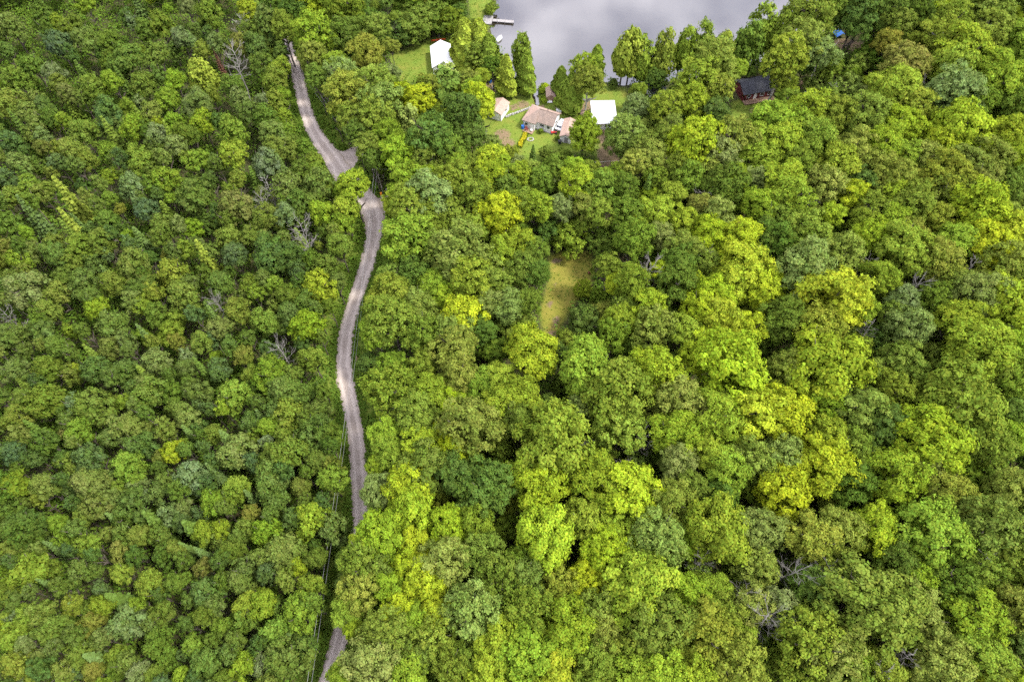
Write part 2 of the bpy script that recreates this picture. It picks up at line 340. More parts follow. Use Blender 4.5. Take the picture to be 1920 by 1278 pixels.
('b','G',-8.0,103.9,18.2,4.3,5.4,12.8,44,5,8),
('m','L',-5.0,109.2,16.5,3.5,4.4,12.1,44,5,8),
('b','G',-1.2,107.3,15.3,2.9,3.6,11.7,44,7,8),
('m','Y',-2.8,97.6,18.0,4.2,5.3,12.7,44,2,3),
('m','L',-7.8,95.2,15.1,2.8,3.5,11.6,44,4,8),
('m','L',-20.9,90.6,19.2,4.9,6.1,13.2,32,3,4),
('m','L',-23.5,90.4,14.3,2.4,3.0,11.3,32,2,4),
('b','O',-12.9,98.6,15.8,3.1,3.9,11.9,44,1,5),
('b','O',-10.6,87.0,21.0,5.9,7.3,13.7,44,3,5),
('b','G',-17.3,96.2,16.2,3.3,4.2,12.0,44,3,8),
('m','L',-1.9,87.6,16.4,3.4,4.3,12.1,44,7,8),
('b','G',-24.1,82.0,15.0,2.8,3.4,11.6,32,1,2),
('b','D',-19.6,83.1,15.9,3.2,4.0,11.9,23,0,2),
('d','X',-20.0,82.5,11.0,1.9,11.0,8.6,23,0,1),
('b','O',-7.8,80.0,18.9,4.7,5.8,13.0,23,5,7),
('m','L',-15.5,79.9,15.4,2.9,3.7,11.7,23,1,6),
('m','L',-13.5,77.5,14.7,2.6,3.3,11.5,23,2,6),
('b','O',-3.7,80.5,16.8,3.7,4.6,12.2,23,6,7),
('b','P',-4.4,76.0,15.7,3.1,3.9,11.8,23,1,3),
('b','P',-1.0,75.5,15.3,2.9,3.6,11.7,23,2,3),
('b','O',-23.7,76.6,17.3,3.9,4.9,12.4,32,0,1),
('b','P',-18.6,76.0,15.7,3.1,3.9,11.8,23,0,3),
('b','O',-22.5,70.6,19.1,4.8,6.0,13.1,23,0,7),
('m','L',-25.6,69.4,15.1,2.8,3.5,11.6,32,0,4),
('b','O',-17.1,73.0,16.6,3.6,4.4,12.2,23,1,7),
('m','Y',-9.1,72.5,17.2,3.8,4.8,12.4,23,1,2),
('b','O',-10.5,69.1,16.5,3.5,4.4,12.1,23,3,7),
('b','G',-16.8,68.8,16.5,3.5,4.4,12.1,23,2,3),
('b','D',-5.6,70.1,14.5,2.5,3.2,11.4,23,1,2),
('m','L',1.8,109.7,15.4,2.9,3.7,11.7,46,1,10),
('b','G',6.4,108.9,15.3,2.9,3.7,11.7,46,2,16),
('b','G',2.3,101.9,16.3,3.4,4.3,12.1,46,0,16),
('m','L',4.8,101.2,15.9,3.2,4.0,11.9,46,3,10),
('m','L',13.8,106.1,17.6,4.0,5.0,12.5,46,5,10),
('b','G',18.4,105.3,17.5,4.0,5.0,12.5,46,6,16),
('b','P',10.5,101.3,14.5,2.5,3.1,11.4,46,2,5),
('m','R',15.9,101.1,15.2,2.8,3.6,11.6,46,0,1),
('b','L',12.3,98.9,9.0,3.9,4.3,4.7,1,0,2),
('b','O',18.1,99.8,15.8,3.2,4.0,11.9,46,0,2),
('b','G',20.5,97.8,9.0,3.6,4.3,4.7,46,7,16),
('b','G',24.2,98.9,16.2,3.4,4.2,12.0,46,10,16),
('b','D',24.5,105.9,16.0,3.2,4.0,11.9,46,0,2),
('s','D',29.7,107.9,15.0,1.8,15.0,8.2,46,0,1),
('m','L',30.4,99.4,15.8,3.2,3.9,11.9,46,7,10),
('m','L',34.6,105.2,14.6,2.5,3.2,11.4,46,8,10),
('m','Y',26.5,97.4,12.7,1.6,2.0,10.7,46,0,2),
('b','G',25.3,91.3,17.1,3.8,4.8,12.4,46,11,16),
('b','P',31.0,92.8,15.7,3.1,3.9,11.8,46,4,5),
('m','L',35.5,97.3,15.1,2.8,3.5,11.6,46,9,10),
('d','X',40.3,106.1,14.0,3.0,14.0,10.9,45,0,3),
('m','R',40.5,102.1,14.5,2.5,3.1,11.4,45,0,2),
('b','P',43.2,98.2,16.2,3.4,4.2,12.0,45,0,5),
('b','D',46.0,105.9,18.2,4.4,5.5,12.8,45,0,3),
('m','L',49.2,109.7,15.4,2.9,3.7,11.7,45,1,10),
('b','P',53.2,108.9,15.3,2.9,3.7,11.7,45,2,5),
('m','L',52.7,101.1,16.3,3.4,4.3,12.1,45,4,10),
('m','Y',40.7,92.9,16.5,3.5,4.4,12.1,45,0,5),
('m','R',46.9,96.7,12.6,1.6,2.0,10.7,45,1,2),
('m','Y',45.7,90.7,17.8,4.1,5.2,12.6,45,1,5),
('b','D',51.7,92.6,16.1,3.3,4.1,12.0,45,1,3),
('b','O',34.6,88.8,17.1,3.8,4.7,12.3,45,0,6),
('d','X',39.4,89.3,15.0,2.0,15.0,11.7,45,1,3),
('b','O',39.2,86.0,14.9,2.7,3.4,11.5,45,1,6),
('m','Y',45.8,83.2,19.0,4.7,5.9,13.1,45,2,5),
('m','Y',48.1,78.9,16.8,3.6,4.6,12.2,24,8,11),
('m','Y',43.2,80.5,16.8,3.7,4.6,12.2,24,6,11),
('m','Y',39.6,77.6,16.7,3.6,4.5,12.2,24,3,11),
('m','Y',36.5,74.2,16.7,3.6,4.5,12.2,24,2,11),
('m','Y',38.9,71.0,17.5,4.0,5.0,12.5,24,4,11),
('m','Y',44.1,70.5,15.6,3.0,3.8,11.8,24,7,11),
('m','L',32.6,69.3,15.5,3.0,3.8,11.8,24,0,3),
('b','D',31.8,80.3,17.8,4.2,5.2,12.6,25,0,1),
('b','D',33.3,85.4,17.0,3.7,4.7,12.3,46,1,2),
('m','Y',36.2,81.4,13.7,2.1,2.6,11.1,24,0,11),
('m','Y',29.3,83.6,15.0,1.9,2.4,12.6,46,1,2),
('d','X',27.3,81.1,17.0,3.5,17.0,13.3,25,0,1),
('b','G',23.6,80.5,16.8,3.7,4.6,12.2,25,2,3),
('m','Y',20.7,81.8,13.3,1.9,2.4,10.9,1,0,1),
('b','G',19.3,85.4,14.7,2.6,3.2,11.4,1,4,5),
('b','L',15.2,86.5,4.5,1.9,2.2,2.3,1,1,2),
('b','G',18.3,84.8,4.0,1.8,1.9,2.1,1,3,5),
('b','B',15.1,75.7,9.0,3.7,4.3,4.7,1,0,1),
('m','L',1.6,90.5,16.0,3.3,4.1,12.0,46,2,10),
('b','G',4.6,88.7,15.1,2.8,3.5,11.6,1,2,5),
('b','D',4.7,83.3,15.0,2.8,3.5,11.6,1,0,1),
('b','G',1.6,84.4,15.9,3.2,4.0,11.9,1,0,5),
('b','G',3.1,76.5,14.7,2.6,3.2,11.4,1,1,5),
('m','L',20.4,72.4,15.2,2.8,3.6,11.6,25,3,6),
('m','L',26.2,75.4,15.7,3.1,3.9,11.8,25,4,6),
('b','G',21.9,75.5,14.0,2.3,2.8,11.2,25,1,3),
('b','O',26.5,69.8,17.5,4.0,5.0,12.5,25,1,2),
('b','G',19.1,69.1,15.5,3.0,3.8,11.8,25,0,3),
('m','L',58.0,105.9,18.2,4.4,5.5,12.8,45,6,10),
('m','L',58.6,102.0,18.1,4.3,5.4,12.7,45,7,10),
('b','P',67.8,106.9,17.6,4.0,5.1,12.5,45,4,5),
('m','Y',73.3,104.8,15.5,3.0,3.7,11.7,45,4,5),
('b','D',76.3,108.6,16.0,3.3,4.1,11.9,42,0,1),
('b','O',82.8,107.4,18.3,4.4,5.5,12.8,42,4,16),
('b','O',93.2,108.4,18.8,4.6,5.8,13.0,42,9,16),
('b','O',102.7,108.0,16.9,3.7,4.6,12.3,42,12,16),
('b','G',109.3,107.6,16.5,3.5,4.4,12.1,42,0,1),
('b','O',93.6,104.6,17.5,4.0,5.0,12.5,42,10,16),
('m','L',97.3,98.8,19.5,5.0,6.3,13.3,42,7,10),
('b','O',104.4,99.3,15.1,2.8,3.5,11.6,42,14,16),
('m','L',82.5,103.9,15.9,3.2,4.0,11.9,42,3,10),
('b','O',76.3,100.4,16.3,3.4,4.2,12.0,42,2,16),
('b','O',84.6,100.8,18.1,4.3,5.4,12.7,42,5,16),
('b','O',88.1,97.7,16.2,3.4,4.2,12.0,42,7,16),
('b','O',59.8,92.5,18.7,4.6,5.7,12.9,45,4,6),
('m','Y',67.8,99.1,14.5,2.5,3.1,11.4,45,3,5),
('d','X',63.5,100.6,15.0,2.3,15.0,11.7,45,2,3),
('b','G',55.9,98.9,16.2,3.4,4.2,12.0,45,1,3),
('b','D',53.7,91.3,17.1,3.8,4.8,12.4,45,2,3),
('b','O',74.0,95.7,15.7,3.1,3.9,11.8,42,1,16),
('m','L',79.2,96.1,16.6,3.6,4.4,12.2,42,2,10),
('m','R',82.0,93.9,15.7,3.1,3.9,11.8,42,0,2),
('m','L',73.7,92.6,16.1,3.3,4.1,12.0,42,0,10),
('b','O',66.0,87.3,17.7,4.1,5.1,12.6,45,5,6),
('b','P',57.0,82.4,20.4,5.4,6.8,13.6,45,3,5),
('m','L',78.7,87.5,19.1,4.8,6.0,13.1,42,5,10),
('m','R',87.3,89.7,14.3,2.4,3.0,11.3,42,1,2),
('b','O',84.1,85.0,18.4,4.5,5.6,12.8,42,8,16),
('m','L',90.6,91.1,16.5,3.5,4.4,12.1,42,6,10),
('m','Y',96.5,90.0,17.7,4.1,5.2,12.6,42,1,3),
('m','Y',102.9,93.0,17.2,3.8,4.8,12.4,42,2,3),
('b','O',98.3,84.1,19.0,4.8,5.9,13.1,42,15,16),
('m','L',72.8,81.7,15.8,3.2,4.0,11.9,21,1,7),
('b','P',75.6,76.7,15.3,2.9,3.6,11.7,21,0,3),
('b','O',87.0,80.3,16.2,3.4,4.2,12.0,21,3,5),
('b','P',89.9,76.8,18.7,4.6,5.8,13.0,21,2,3),
('m','Y',61.0,74.7,20.6,5.6,7.0,13.7,24,10,11),
('m','Y',95.1,74.3,19.6,5.1,6.3,13.3,21,0,1),
('m','L',84.1,71.2,17.6,4.0,5.0,12.5,21,2,7),
('b','G',81.9,77.2,15.7,3.1,3.9,11.8,21,2,3),
('b','D',51.0,71.7,17.2,3.8,4.8,12.4,24,0,1),
('b','O',57.4,68.1,19.4,4.9,6.2,13.2,24,1,2),
('m','Y',51.4,81.1,14.8,2.6,3.3,11.5,24,9,11),
('b','P',74.5,70.1,17.1,3.8,4.8,12.4,21,1,3),
('m','L',88.6,68.7,15.5,3.0,3.8,11.8,21,4,7),
('b','G',73.5,73.8,14.6,2.6,3.2,11.4,21,0,3),
('m','L',67.6,75.6,14.7,2.6,3.2,11.4,21,0,7),
('d','X',89.9,82.7,17.0,2.5,17.0,13.3,42,1,2),
('d','X',70.4,86.3,15.0,2.1,15.0,11.7,42,0,2),
('d','X',76.7,79.3,16.0,2.1,16.0,12.5,21,1,2),
('d','X',67.1,69.2,16.0,2.2,16.0,12.5,21,0,2),
('b','G',76.9,166.5,20.7,5.6,7.0,13.7,30,0,1),
('b','G',84.5,172.0,19.4,5.0,6.2,13.2,39,0,1),
('b','D',93.6,170.0,20.8,5.6,7.0,13.7,36,0,5),
('b','D',89.9,165.6,19.0,4.7,5.9,13.1,26,0,1),
('b','D',99.1,170.1,19.4,4.9,6.2,13.2,36,2,5),
('p','O',39.1,157.1,17.0,2.5,17.0,9.4,30,0,2),
('p','G',44.9,159.7,17.0,2.5,17.0,9.4,30,1,5),
('p','G',50.5,161.6,17.0,2.5,17.0,9.4,30,2,5),
('p','O',54.7,159.7,15.0,2.4,15.0,8.2,30,1,2),
('p','G',67.0,166.5,18.0,3.1,18.0,9.9,30,3,5),
('p','G',71.1,165.0,17.0,2.5,17.0,9.4,30,4,5),
('p','D',61.1,161.2,16.0,3.1,16.0,8.8,30,0,1),
('b','O',74.0,155.6,19.2,4.9,6.1,13.2,30,2,3),
('b','O',67.5,149.0,19.6,5.0,6.3,13.3,30,1,3),
('b','P',77.9,152.6,17.6,4.0,5.0,12.5,26,0,1),
('b','O',49.9,146.8,20.5,5.5,6.9,13.6,30,0,3),
('b','O',44.9,141.3,19.3,4.9,6.1,13.2,39,0,2),
('b','O',49.2,139.1,17.2,3.9,4.8,12.4,0,0,2),
('m','L',43.3,135.0,16.1,3.3,4.1,12.0,39,0,4),
('b','D',48.0,130.5,16.0,3.3,4.1,11.9,39,0,1),
('b','O',36.7,132.8,16.6,3.5,4.4,12.2,40,1,3),
('s','D',42.5,135.5,10.0,2.1,10.0,5.5,39,0,1),
('s','G',34.0,132.6,10.0,2.0,10.0,5.5,40,0,1),
('m','L',56.3,147.8,13.8,2.1,2.7,11.1,0,0,1),
('b','O',68.0,146.4,13.0,2.9,3.7,9.3,0,1,2),
('d','X',80.7,146.1,9.0,3.0,9.0,7.0,39,0,1),
('b','P',86.4,147.8,9.0,3.9,4.3,4.7,39,1,2),
('b','P',91.3,145.7,9.0,3.6,4.3,4.7,36,0,2),
('b','D',96.8,159.2,12.0,4.8,5.8,6.2,36,1,5),
('m','R',96.3,157.1,15.5,3.0,3.8,11.8,36,0,2),
('m','L',60.2,126.2,18.1,4.3,5.4,12.7,39,1,4),
('m','L',63.2,124.8,18.1,4.3,5.4,12.7,39,2,4),
('m','L',69.9,129.9,18.0,4.2,5.3,12.7,39,3,4),
('b','O',74.9,128.8,18.0,4.2,5.3,12.7,39,1,2),
('b','O',82.1,128.7,18.2,4.4,5.4,12.8,36,0,6),
('m','L',40.6,117.7,20.2,5.4,6.7,13.5,45,0,10),
('b','O',49.8,119.2,19.6,5.0,6.3,13.3,45,3,6),
('m','L',54.8,120.4,16.8,3.6,4.5,12.2,45,2,10),
('b','P',46.3,115.0,17.8,4.2,5.2,12.6,45,1,5),
('b','P',31.6,115.5,16.7,3.6,4.5,12.2,46,3,5),
('m','L',60.5,119.2,17.9,4.2,5.3,12.7,45,5,10),
('m','L',68.4,120.6,18.0,4.2,5.3,12.7,45,8,10),
('b','O',76.7,117.5,17.9,4.2,5.2,12.6,42,0,16),
('m','L',72.0,113.3,17.8,4.1,5.2,12.6,45,9,10),
('m','L',83.8,118.7,17.9,4.2,5.3,12.7,42,1,10),
('b','G',100.0,163.5,17.8,4.2,5.2,12.6,36,0,3),
('b','O',114.2,165.0,18.4,4.5,5.6,12.8,36,3,6),
('b','O',124.7,168.4,20.7,5.6,7.0,13.7,36,4,6),
('b','G',121.5,173.1,18.1,4.3,5.4,12.7,36,1,3),
('m','L',113.1,172.9,17.5,4.0,5.0,12.5,36,2,8),
('b','D',107.5,170.0,18.0,4.2,5.3,12.7,36,3,5),
('b','O',107.8,155.5,19.8,5.1,6.4,13.3,36,2,6),
('b','O',122.4,160.5,18.3,4.4,5.5,12.8,36,5,6),
('m','L',130.3,158.6,17.7,4.1,5.1,12.6,36,7,8),
('m','R',96.3,146.1,19.0,4.7,5.9,13.0,36,1,2),
('m','L',91.4,137.6,18.7,4.6,5.8,13.0,36,0,8),
('m','L',110.9,150.1,21.0,6.0,7.5,13.5,36,4,8),
('m','L',107.2,144.9,19.4,5.0,6.2,13.2,36,3,8),
('m','L',117.3,145.3,18.7,4.6,5.7,12.9,36,5,8),
('m','L',116.9,139.2,20.3,5.4,6.7,13.5,36,6,8),
('b','P',104.4,135.6,20.9,5.7,7.1,13.8,36,1,2),
('b','G',109.4,132.6,18.3,4.4,5.5,12.8,36,2,3),
('m','L',90.0,125.6,17.4,3.9,4.9,12.5,36,1,8),
('m','Y',102.1,122.4,20.4,5.5,6.8,13.6,36,0,1),
('m','Y',97.2,120.0,16.8,3.6,4.5,12.2,42,0,3),
('m','L',112.9,121.4,18.0,4.2,5.3,12.7,42,8,10),
('b','D',118.2,130.6,18.3,4.4,5.5,12.8,36,4,5),
('b','O',95.3,131.7,18.3,4.4,5.5,12.8,36,1,6),
('d','X',121.5,162.1,16.0,3.3,16.0,12.5,36,1,2),
('d','X',100.2,138.2,15.0,2.8,15.0,11.7,36,0,2),
('m','L',112.3,114.8,17.1,3.8,4.8,12.4,42,9,10),
('b','O',105.6,114.6,17.6,4.0,5.0,12.5,42,13,16),
('b','O',91.4,114.6,17.6,4.0,5.0,12.5,42,6,16),
('m','L',86.9,115.0,16.6,3.6,4.5,12.2,42,4,10),
('b','O',100.0,113.3,16.6,3.6,4.4,12.2,42,11,16),
('b','G',64.2,114.8,17.1,3.8,4.8,12.4,45,2,3),
('m','L',54.6,114.1,16.6,3.6,4.5,12.2,45,3,10),
('b','O',80.5,113.3,16.6,3.6,4.4,12.2,42,3,16),
('b','G',36.4,112.3,15.6,3.1,3.8,11.8,46,15,16),
('b','G',38.6,109.4,16.0,3.3,4.1,12.0,45,0,3),
('b','O',43.7,112.0,15.6,3.1,3.8,11.8,45,2,6),
('m','Y',-53.6,172.5,16.6,3.6,4.5,12.2,37,0,1),
('y','G',-64.7,167.4,15.5,4.4,5.5,10.1,37,7,8),
('b','D',-57.5,170.8,17.4,4.0,5.0,12.5,37,0,1),
('m','L',-50.5,158.6,19.3,4.9,6.1,13.2,37,0,2),
('b','O',-50.0,152.1,16.5,3.5,4.4,12.1,28,0,1),
('b','G',-45.0,170.8,19.4,5.0,6.2,13.2,38,0,7),
('b','D',-41.6,176.0,11.0,4.5,5.3,5.7,38,2,5),
('b','O',-35.5,163.3,16.2,3.3,4.2,12.0,38,2,4),
('b','D',-42.6,160.5,18.3,4.4,5.5,12.8,38,0,5),
('b','D',-32.2,172.7,9.0,3.8,4.3,4.7,38,3,5),
('b','G',-26.8,175.8,10.0,5.1,4.8,5.2,38,3,7),
('b','G',-21.0,177.8,10.0,4.5,4.8,5.2,34,0,2),
('b','G',-16.7,176.6,9.0,3.6,4.3,4.7,34,1,2),
('b','L',-29.3,183.4,10.0,5.2,4.8,5.2,38,0,1),
('b','G',-20.0,186.3,9.0,4.0,4.3,4.7,38,4,7),
('c','O',-12.5,164.4,14.0,3.7,14.0,7.7,34,0,2),
('c','O',-8.5,164.4,14.0,3.4,14.0,7.7,34,1,2),
('b','O',-9.7,161.6,10.0,3.7,4.6,5.4,34,2,3),
('c','G',-6.0,161.0,12.0,3.1,12.0,6.6,38,0,1),
('b','G',-5.9,189.4,4.0,2.2,1.9,2.1,38,6,7),
('b','G',-10.8,181.9,3.0,1.4,1.4,1.6,38,5,7),
('m','R',-36.6,151.8,17.0,3.8,4.7,12.3,38,0,1),
('m','L',-44.2,149.7,14.9,2.7,3.3,11.5,37,1,2),
('b','P',-41.9,144.3,17.4,3.9,4.9,12.4,38,0,3),
('b','O',-39.5,136.4,19.2,4.8,6.0,13.1,38,0,4),
('b','O',-33.5,139.7,18.5,4.5,5.6,12.9,38,1,4),
('b','P',-30.8,132.6,19.1,4.8,6.0,13.1,38,1,3),
('b','P',-30.4,145.2,14.8,2.6,3.3,11.5,38,2,3),
('b','G',-48.3,144.4,14.8,2.6,3.3,11.5,33,0,1),
('m','Y',-26.5,138.0,14.7,2.6,3.2,11.4,38,0,2),
('m','Y',-22.1,135.1,15.9,3.2,4.0,11.9,38,1,2),
('b','O',-20.1,141.5,14.7,2.6,3.3,11.5,34,0,3),
('p','P',-16.1,150.3,11.0,2.8,11.0,6.1,34,0,1),
('b','O',-10.8,143.8,14.2,2.4,3.0,11.3,34,1,3),
('p','D',-17.3,141.9,14.0,4.8,14.0,7.7,38,0,1),
('m','L',-9.3,138.9,15.2,2.8,3.6,11.6,38,0,1),
('m','Y',-7.4,133.6,15.8,3.2,4.0,11.9,3,1,2),
('b','D',-11.3,130.1,17.8,4.1,5.2,12.6,38,4,5),
('b','O',-31.7,128.5,18.0,4.2,5.3,12.7,38,3,4),
('p','P',-24.7,130.5,15.0,2.8,15.0,8.2,38,0,1),
('b','G',-28.1,122.9,16.4,3.4,4.3,12.1,38,2,7),
('b','D',-18.0,120.0,20.1,5.3,6.6,13.5,44,0,2),
('m','L',-25.7,116.3,16.7,3.6,4.5,12.2,44,0,8),
('b','D',-36.0,124.0,14.9,2.7,3.4,11.5,38,1,5),
('b','D',-9.7,121.6,16.3,3.4,4.3,12.1,44,1,2),
('d','X',-6.9,133.5,5.0,2.4,5.0,3.9,3,0,1),
('m','Y',-4.8,115.5,15.2,2.9,3.6,11.7,44,0,3),
('b','G',-37.7,130.5,15.5,3.0,3.8,11.8,38,1,7),
('b','G',-32.8,120.0,14.8,2.7,3.3,11.5,44,0,8),
('b','G',-31.3,116.1,13.8,2.2,2.7,11.1,44,1,8),
('b','G',-13.2,117.7,16.2,3.4,4.2,12.0,44,4,8),
('b','G',-19.0,114.3,16.2,3.3,4.2,12.0,44,2,8),
('m','L',-11.9,114.0,14.7,2.6,3.3,11.5,44,3,8),
('y','L',-59.4,151.5,11.7,2.4,3.0,8.6,28,0,1),
('y','O',-59.4,145.9,12.4,2.8,3.5,8.9,13,1,3),
('y','G',-63.8,153.3,12.4,2.8,3.5,8.9,28,0,2),
('y','L',-57.1,142.0,10.7,1.9,2.4,8.3,13,0,8),
('y','O',-58.1,137.7,12.7,3.0,3.7,9.0,13,0,3),
('y','L',-55.5,134.3,10.4,1.8,2.2,8.1,13,1,8),
('y','G',-59.1,132.7,13.0,3.1,3.9,9.1,37,6,8),
('y','P',-56.6,127.3,12.5,2.9,3.6,8.9,37,4,5),
('y','L',-54.0,129.5,10.5,1.9,2.3,8.2,13,2,8),
('y','L',-48.8,123.5,10.9,2.0,2.5,8.3,13,3,8),
('y','O',-53.8,121.4,12.8,3.0,3.8,9.1,43,3,7),
('y','L',-45.5,118.4,11.2,2.2,2.7,8.4,13,4,8),
('y','P',-56.2,117.3,12.3,2.8,3.5,8.9,43,1,3),
('y','L',-44.4,113.5,11.9,2.5,3.2,8.7,13,5,8),
('y','O',-50.3,112.2,11.1,2.1,2.7,8.4,43,5,7),
('y','G',-48.7,115.5,11.1,2.2,2.7,8.4,43,3,6),
('y','L',-40.8,109.4,10.7,1.9,2.4,8.2,13,6,8),
('y','G',-67.1,159.8,12.7,2.9,3.7,9.0,37,5,8),
('y','G',-69.9,166.9,12.3,2.8,3.5,8.9,37,3,8),
('b','G',-60.0,164.5,16.2,3.4,4.2,12.0,37,0,1),
('y','D',-67.0,178.1,13.0,3.1,3.9,9.1,37,0,1),
('m','Y',-7.6,135.0,16.1,3.3,4.1,12.0,3,0,2),
('d','X',-8.6,135.0,5.0,2.1,5.0,3.9,38,0,1),
('b','P',-5.0,129.6,6.0,2.6,2.9,3.1,44,1,2),
('b','O',-0.7,127.2,5.0,2.3,2.4,2.6,44,4,5),
('m','Y',-4.8,116.0,14.8,2.6,3.3,11.5,44,1,3),
('s','D',5.1,126.5,6.5,1.0,6.5,3.6,27,0,1),
('b','G',8.3,127.9,4.0,1.7,1.9,2.1,27,0,1),
('b','G',12.4,126.7,4.5,2.0,2.2,2.3,46,4,16),
('b','L',17.3,129.0,12.0,3.8,4.8,7.2,29,0,1),
('b','P',26.8,126.8,14.0,4.6,5.7,8.3,29,0,1),
('b','P',30.4,136.9,12.0,3.4,4.3,7.7,40,0,1),
('c','G',15.2,146.5,11.0,3.0,11.0,6.1,40,0,2),
('b','O',19.1,144.6,15.0,3.7,4.6,10.4,40,0,3),
('b','L',17.8,148.7,15.0,3.2,4.0,11.0,40,0,1),
('c','G',12.8,152.2,9.0,2.1,9.0,5.0,2,1,2),
('c','O',-1.4,152.6,12.0,2.4,12.0,6.6,2,0,1),
('p','G',2.7,159.6,16.0,2.5,16.0,8.8,2,0,1),
('c','G',3.9,153.2,12.0,2.4,12.0,6.6,2,0,2),
('c','G',22.9,162.1,10.0,2.3,10.0,5.5,40,1,2),
('p','O',29.2,156.7,18.0,3.3,18.0,9.9,40,0,1),
('p','G',31.4,158.8,17.0,3.1,17.0,9.4,40,0,1),
('p','G',34.3,155.7,13.0,2.8,13.0,7.2,30,0,5),
('b','D',37.3,150.9,9.0,2.5,3.1,5.9,40,0,1),
('b','D',27.2,155.4,2.5,1.4,1.2,1.3,29,0,1),
('b','P',1.5,113.4,14.3,2.4,3.0,11.3,46,0,5),
('b','P',4.4,112.2,14.2,2.4,3.0,11.3,46,1,5),
('b','G',9.3,112.9,14.7,2.6,3.3,11.5,46,3,16),
('m','L',13.8,112.2,15.2,2.8,3.5,11.6,46,4,10),
('b','G',17.2,112.2,14.2,2.4,3.0,11.3,46,5,16),
('m','L',19.7,110.4,13.7,2.1,2.7,11.1,46,6,10),
('b','G',6.2,109.8,14.2,2.3,2.9,11.3,46,1,16),
('m','L',0.4,110.6,14.2,2.4,2.9,11.3,46,0,10),
('b','O',27.2,113.2,16.1,3.3,4.1,12.0,46,1,2),
('b','G',23.1,111.9,13.8,2.1,2.7,11.1,46,8,16),
('b','G',31.2,110.6,15.1,2.8,3.5,11.6,46,13,16),
('b','G',22.8,108.7,13.7,2.1,2.6,11.1,46,9,16),
('m','L',-2.4,113.4,14.3,2.4,3.0,11.3,44,6,8),
('b','G',-8.3,114.0,14.7,2.6,3.3,11.5,44,6,8),
('b','G',34.2,121.8,15.8,3.2,4.0,11.9,46,14,16),
('b','O',37.5,126.1,15.0,2.7,3.4,11.5,40,2,3),
('b','G',29.7,119.6,14.8,2.7,3.3,11.5,46,12,16),
('y','P',-87.4,164.0,12.5,2.9,3.6,8.9,37,0,5),
('y','P',-90.2,179.0,11.6,2.4,3.0,8.6,37,1,5),
('y','O',-82.2,174.4,13.9,3.5,4.4,9.5,37,1,2),
('y','Y',-72.6,176.8,12.7,3.0,3.7,9.0,37,1,2),
('d','X',-71.7,168.5,13.0,2.9,13.0,10.1,37,1,2),
('y','R',-71.1,162.2,12.5,2.8,3.6,8.9,37,0,1),
('y','G',-76.6,162.3,11.4,2.3,2.9,8.5,37,1,8),
('d','X',-68.8,148.8,16.0,4.0,16.0,12.5,37,0,2),
('e','X',-78.0,159.1,10.0,0.9,10.0,5.5,37,0,1),
('p','O',-79.0,151.4,13.0,3.0,13.0,7.2,37,0,1),
('y','O',-81.0,159.2,11.8,2.5,3.1,8.7,37,0,2),
('y','L',-85.0,147.0,12.2,2.7,3.4,8.8,37,1,3),
('y','G',-94.7,169.6,13.8,3.5,4.4,9.4,35,8,9),
('y','G',-97.8,167.2,12.6,2.9,3.6,9.0,35,6,9),
('y','G',-98.8,153.9,14.6,3.9,4.8,9.7,35,4,9),
('y','G',-91.9,156.2,13.1,3.1,3.9,9.1,35,7,9),
('y','O',-112.2,162.7,13.6,3.4,4.3,9.4,35,5,8),
('y','B',-119.3,161.1,13.6,3.4,4.3,9.4,35,0,2),
('y','L',-123.6,171.9,11.0,2.1,2.6,8.4,35,0,8),
('y','O',-134.2,168.0,13.7,3.5,4.3,9.4,35,0,8),
('y','G',-127.3,173.0,13.4,3.3,4.1,9.3,35,2,9),
('y','L',-118.8,180.2,11.1,2.2,2.7,8.4,35,2,8),
('y','L',-96.0,179.5,9.0,1.1,1.4,7.6,35,6,8),
('y','G',-105.8,161.7,12.5,2.8,3.6,8.9,35,3,9),
('y','O',-104.6,144.2,12.8,3.0,3.8,9.1,35,6,8),
('y','L',-100.6,146.1,12.0,2.6,3.3,8.8,35,3,8),
('y','G',-92.2,144.4,13.3,3.2,4.0,9.2,35,5,9),
('y','R',-110.8,142.2,11.5,2.4,3.0,8.6,35,0,1),
('y','P',-116.4,149.1,12.3,2.7,3.4,8.9,35,0,2),
('y','G',-124.6,146.7,12.9,3.0,3.8,9.1,35,0,9),
('y','G',-122.7,152.3,12.3,2.8,3.5,8.9,35,1,9),
('y','O',-121.5,136.5,13.1,3.2,3.9,9.2,35,1,8),
('y','O',-117.8,134.7,12.0,2.6,3.3,8.8,35,2,8),
('y','D',-114.7,137.3,11.5,2.3,2.9,8.5,35,0,1),
('y','B',-97.4,134.2,13.1,3.1,3.9,9.2,35,1,2),
('y','L',-94.4,137.7,10.6,1.9,2.4,8.2,35,4,8),
('y','O',-87.6,134.7,12.0,2.6,3.3,8.8,35,7,8),
('y','L',-84.5,139.5,12.1,2.7,3.3,8.8,35,7,8),
('y','P',-76.3,137.5,13.1,3.2,4.0,9.2,37,2,5),
('y','P',-67.0,139.5,12.1,2.7,3.3,8.8,37,3,5),
('y','Y',-74.2,130.9,12.0,2.6,3.2,8.7,37,0,2),
('y','L',-66.1,127.9,13.3,3.3,4.1,9.3,37,2,3),
('y','L',-81.5,131.6,11.4,2.3,2.9,8.5,37,0,3),
('y','Y',-85.7,131.9,9.7,1.5,1.8,7.9,35,0,1),
('y','L',-90.2,129.2,12.6,2.9,3.6,9.0,35,5,8),
('s','G',-95.2,127.8,14.0,1.9,14.0,7.7,35,4,7),
('y','P',-84.1,126.9,11.3,2.3,2.8,8.5,35,1,2),
('y','P',-78.6,123.1,11.9,2.5,3.2,8.7,43,0,3),
('y','L',-64.2,119.3,13.8,3.5,4.3,9.4,43,3,5),
('y','L',-72.5,118.7,11.8,2.5,3.1,8.7,43,1,5),
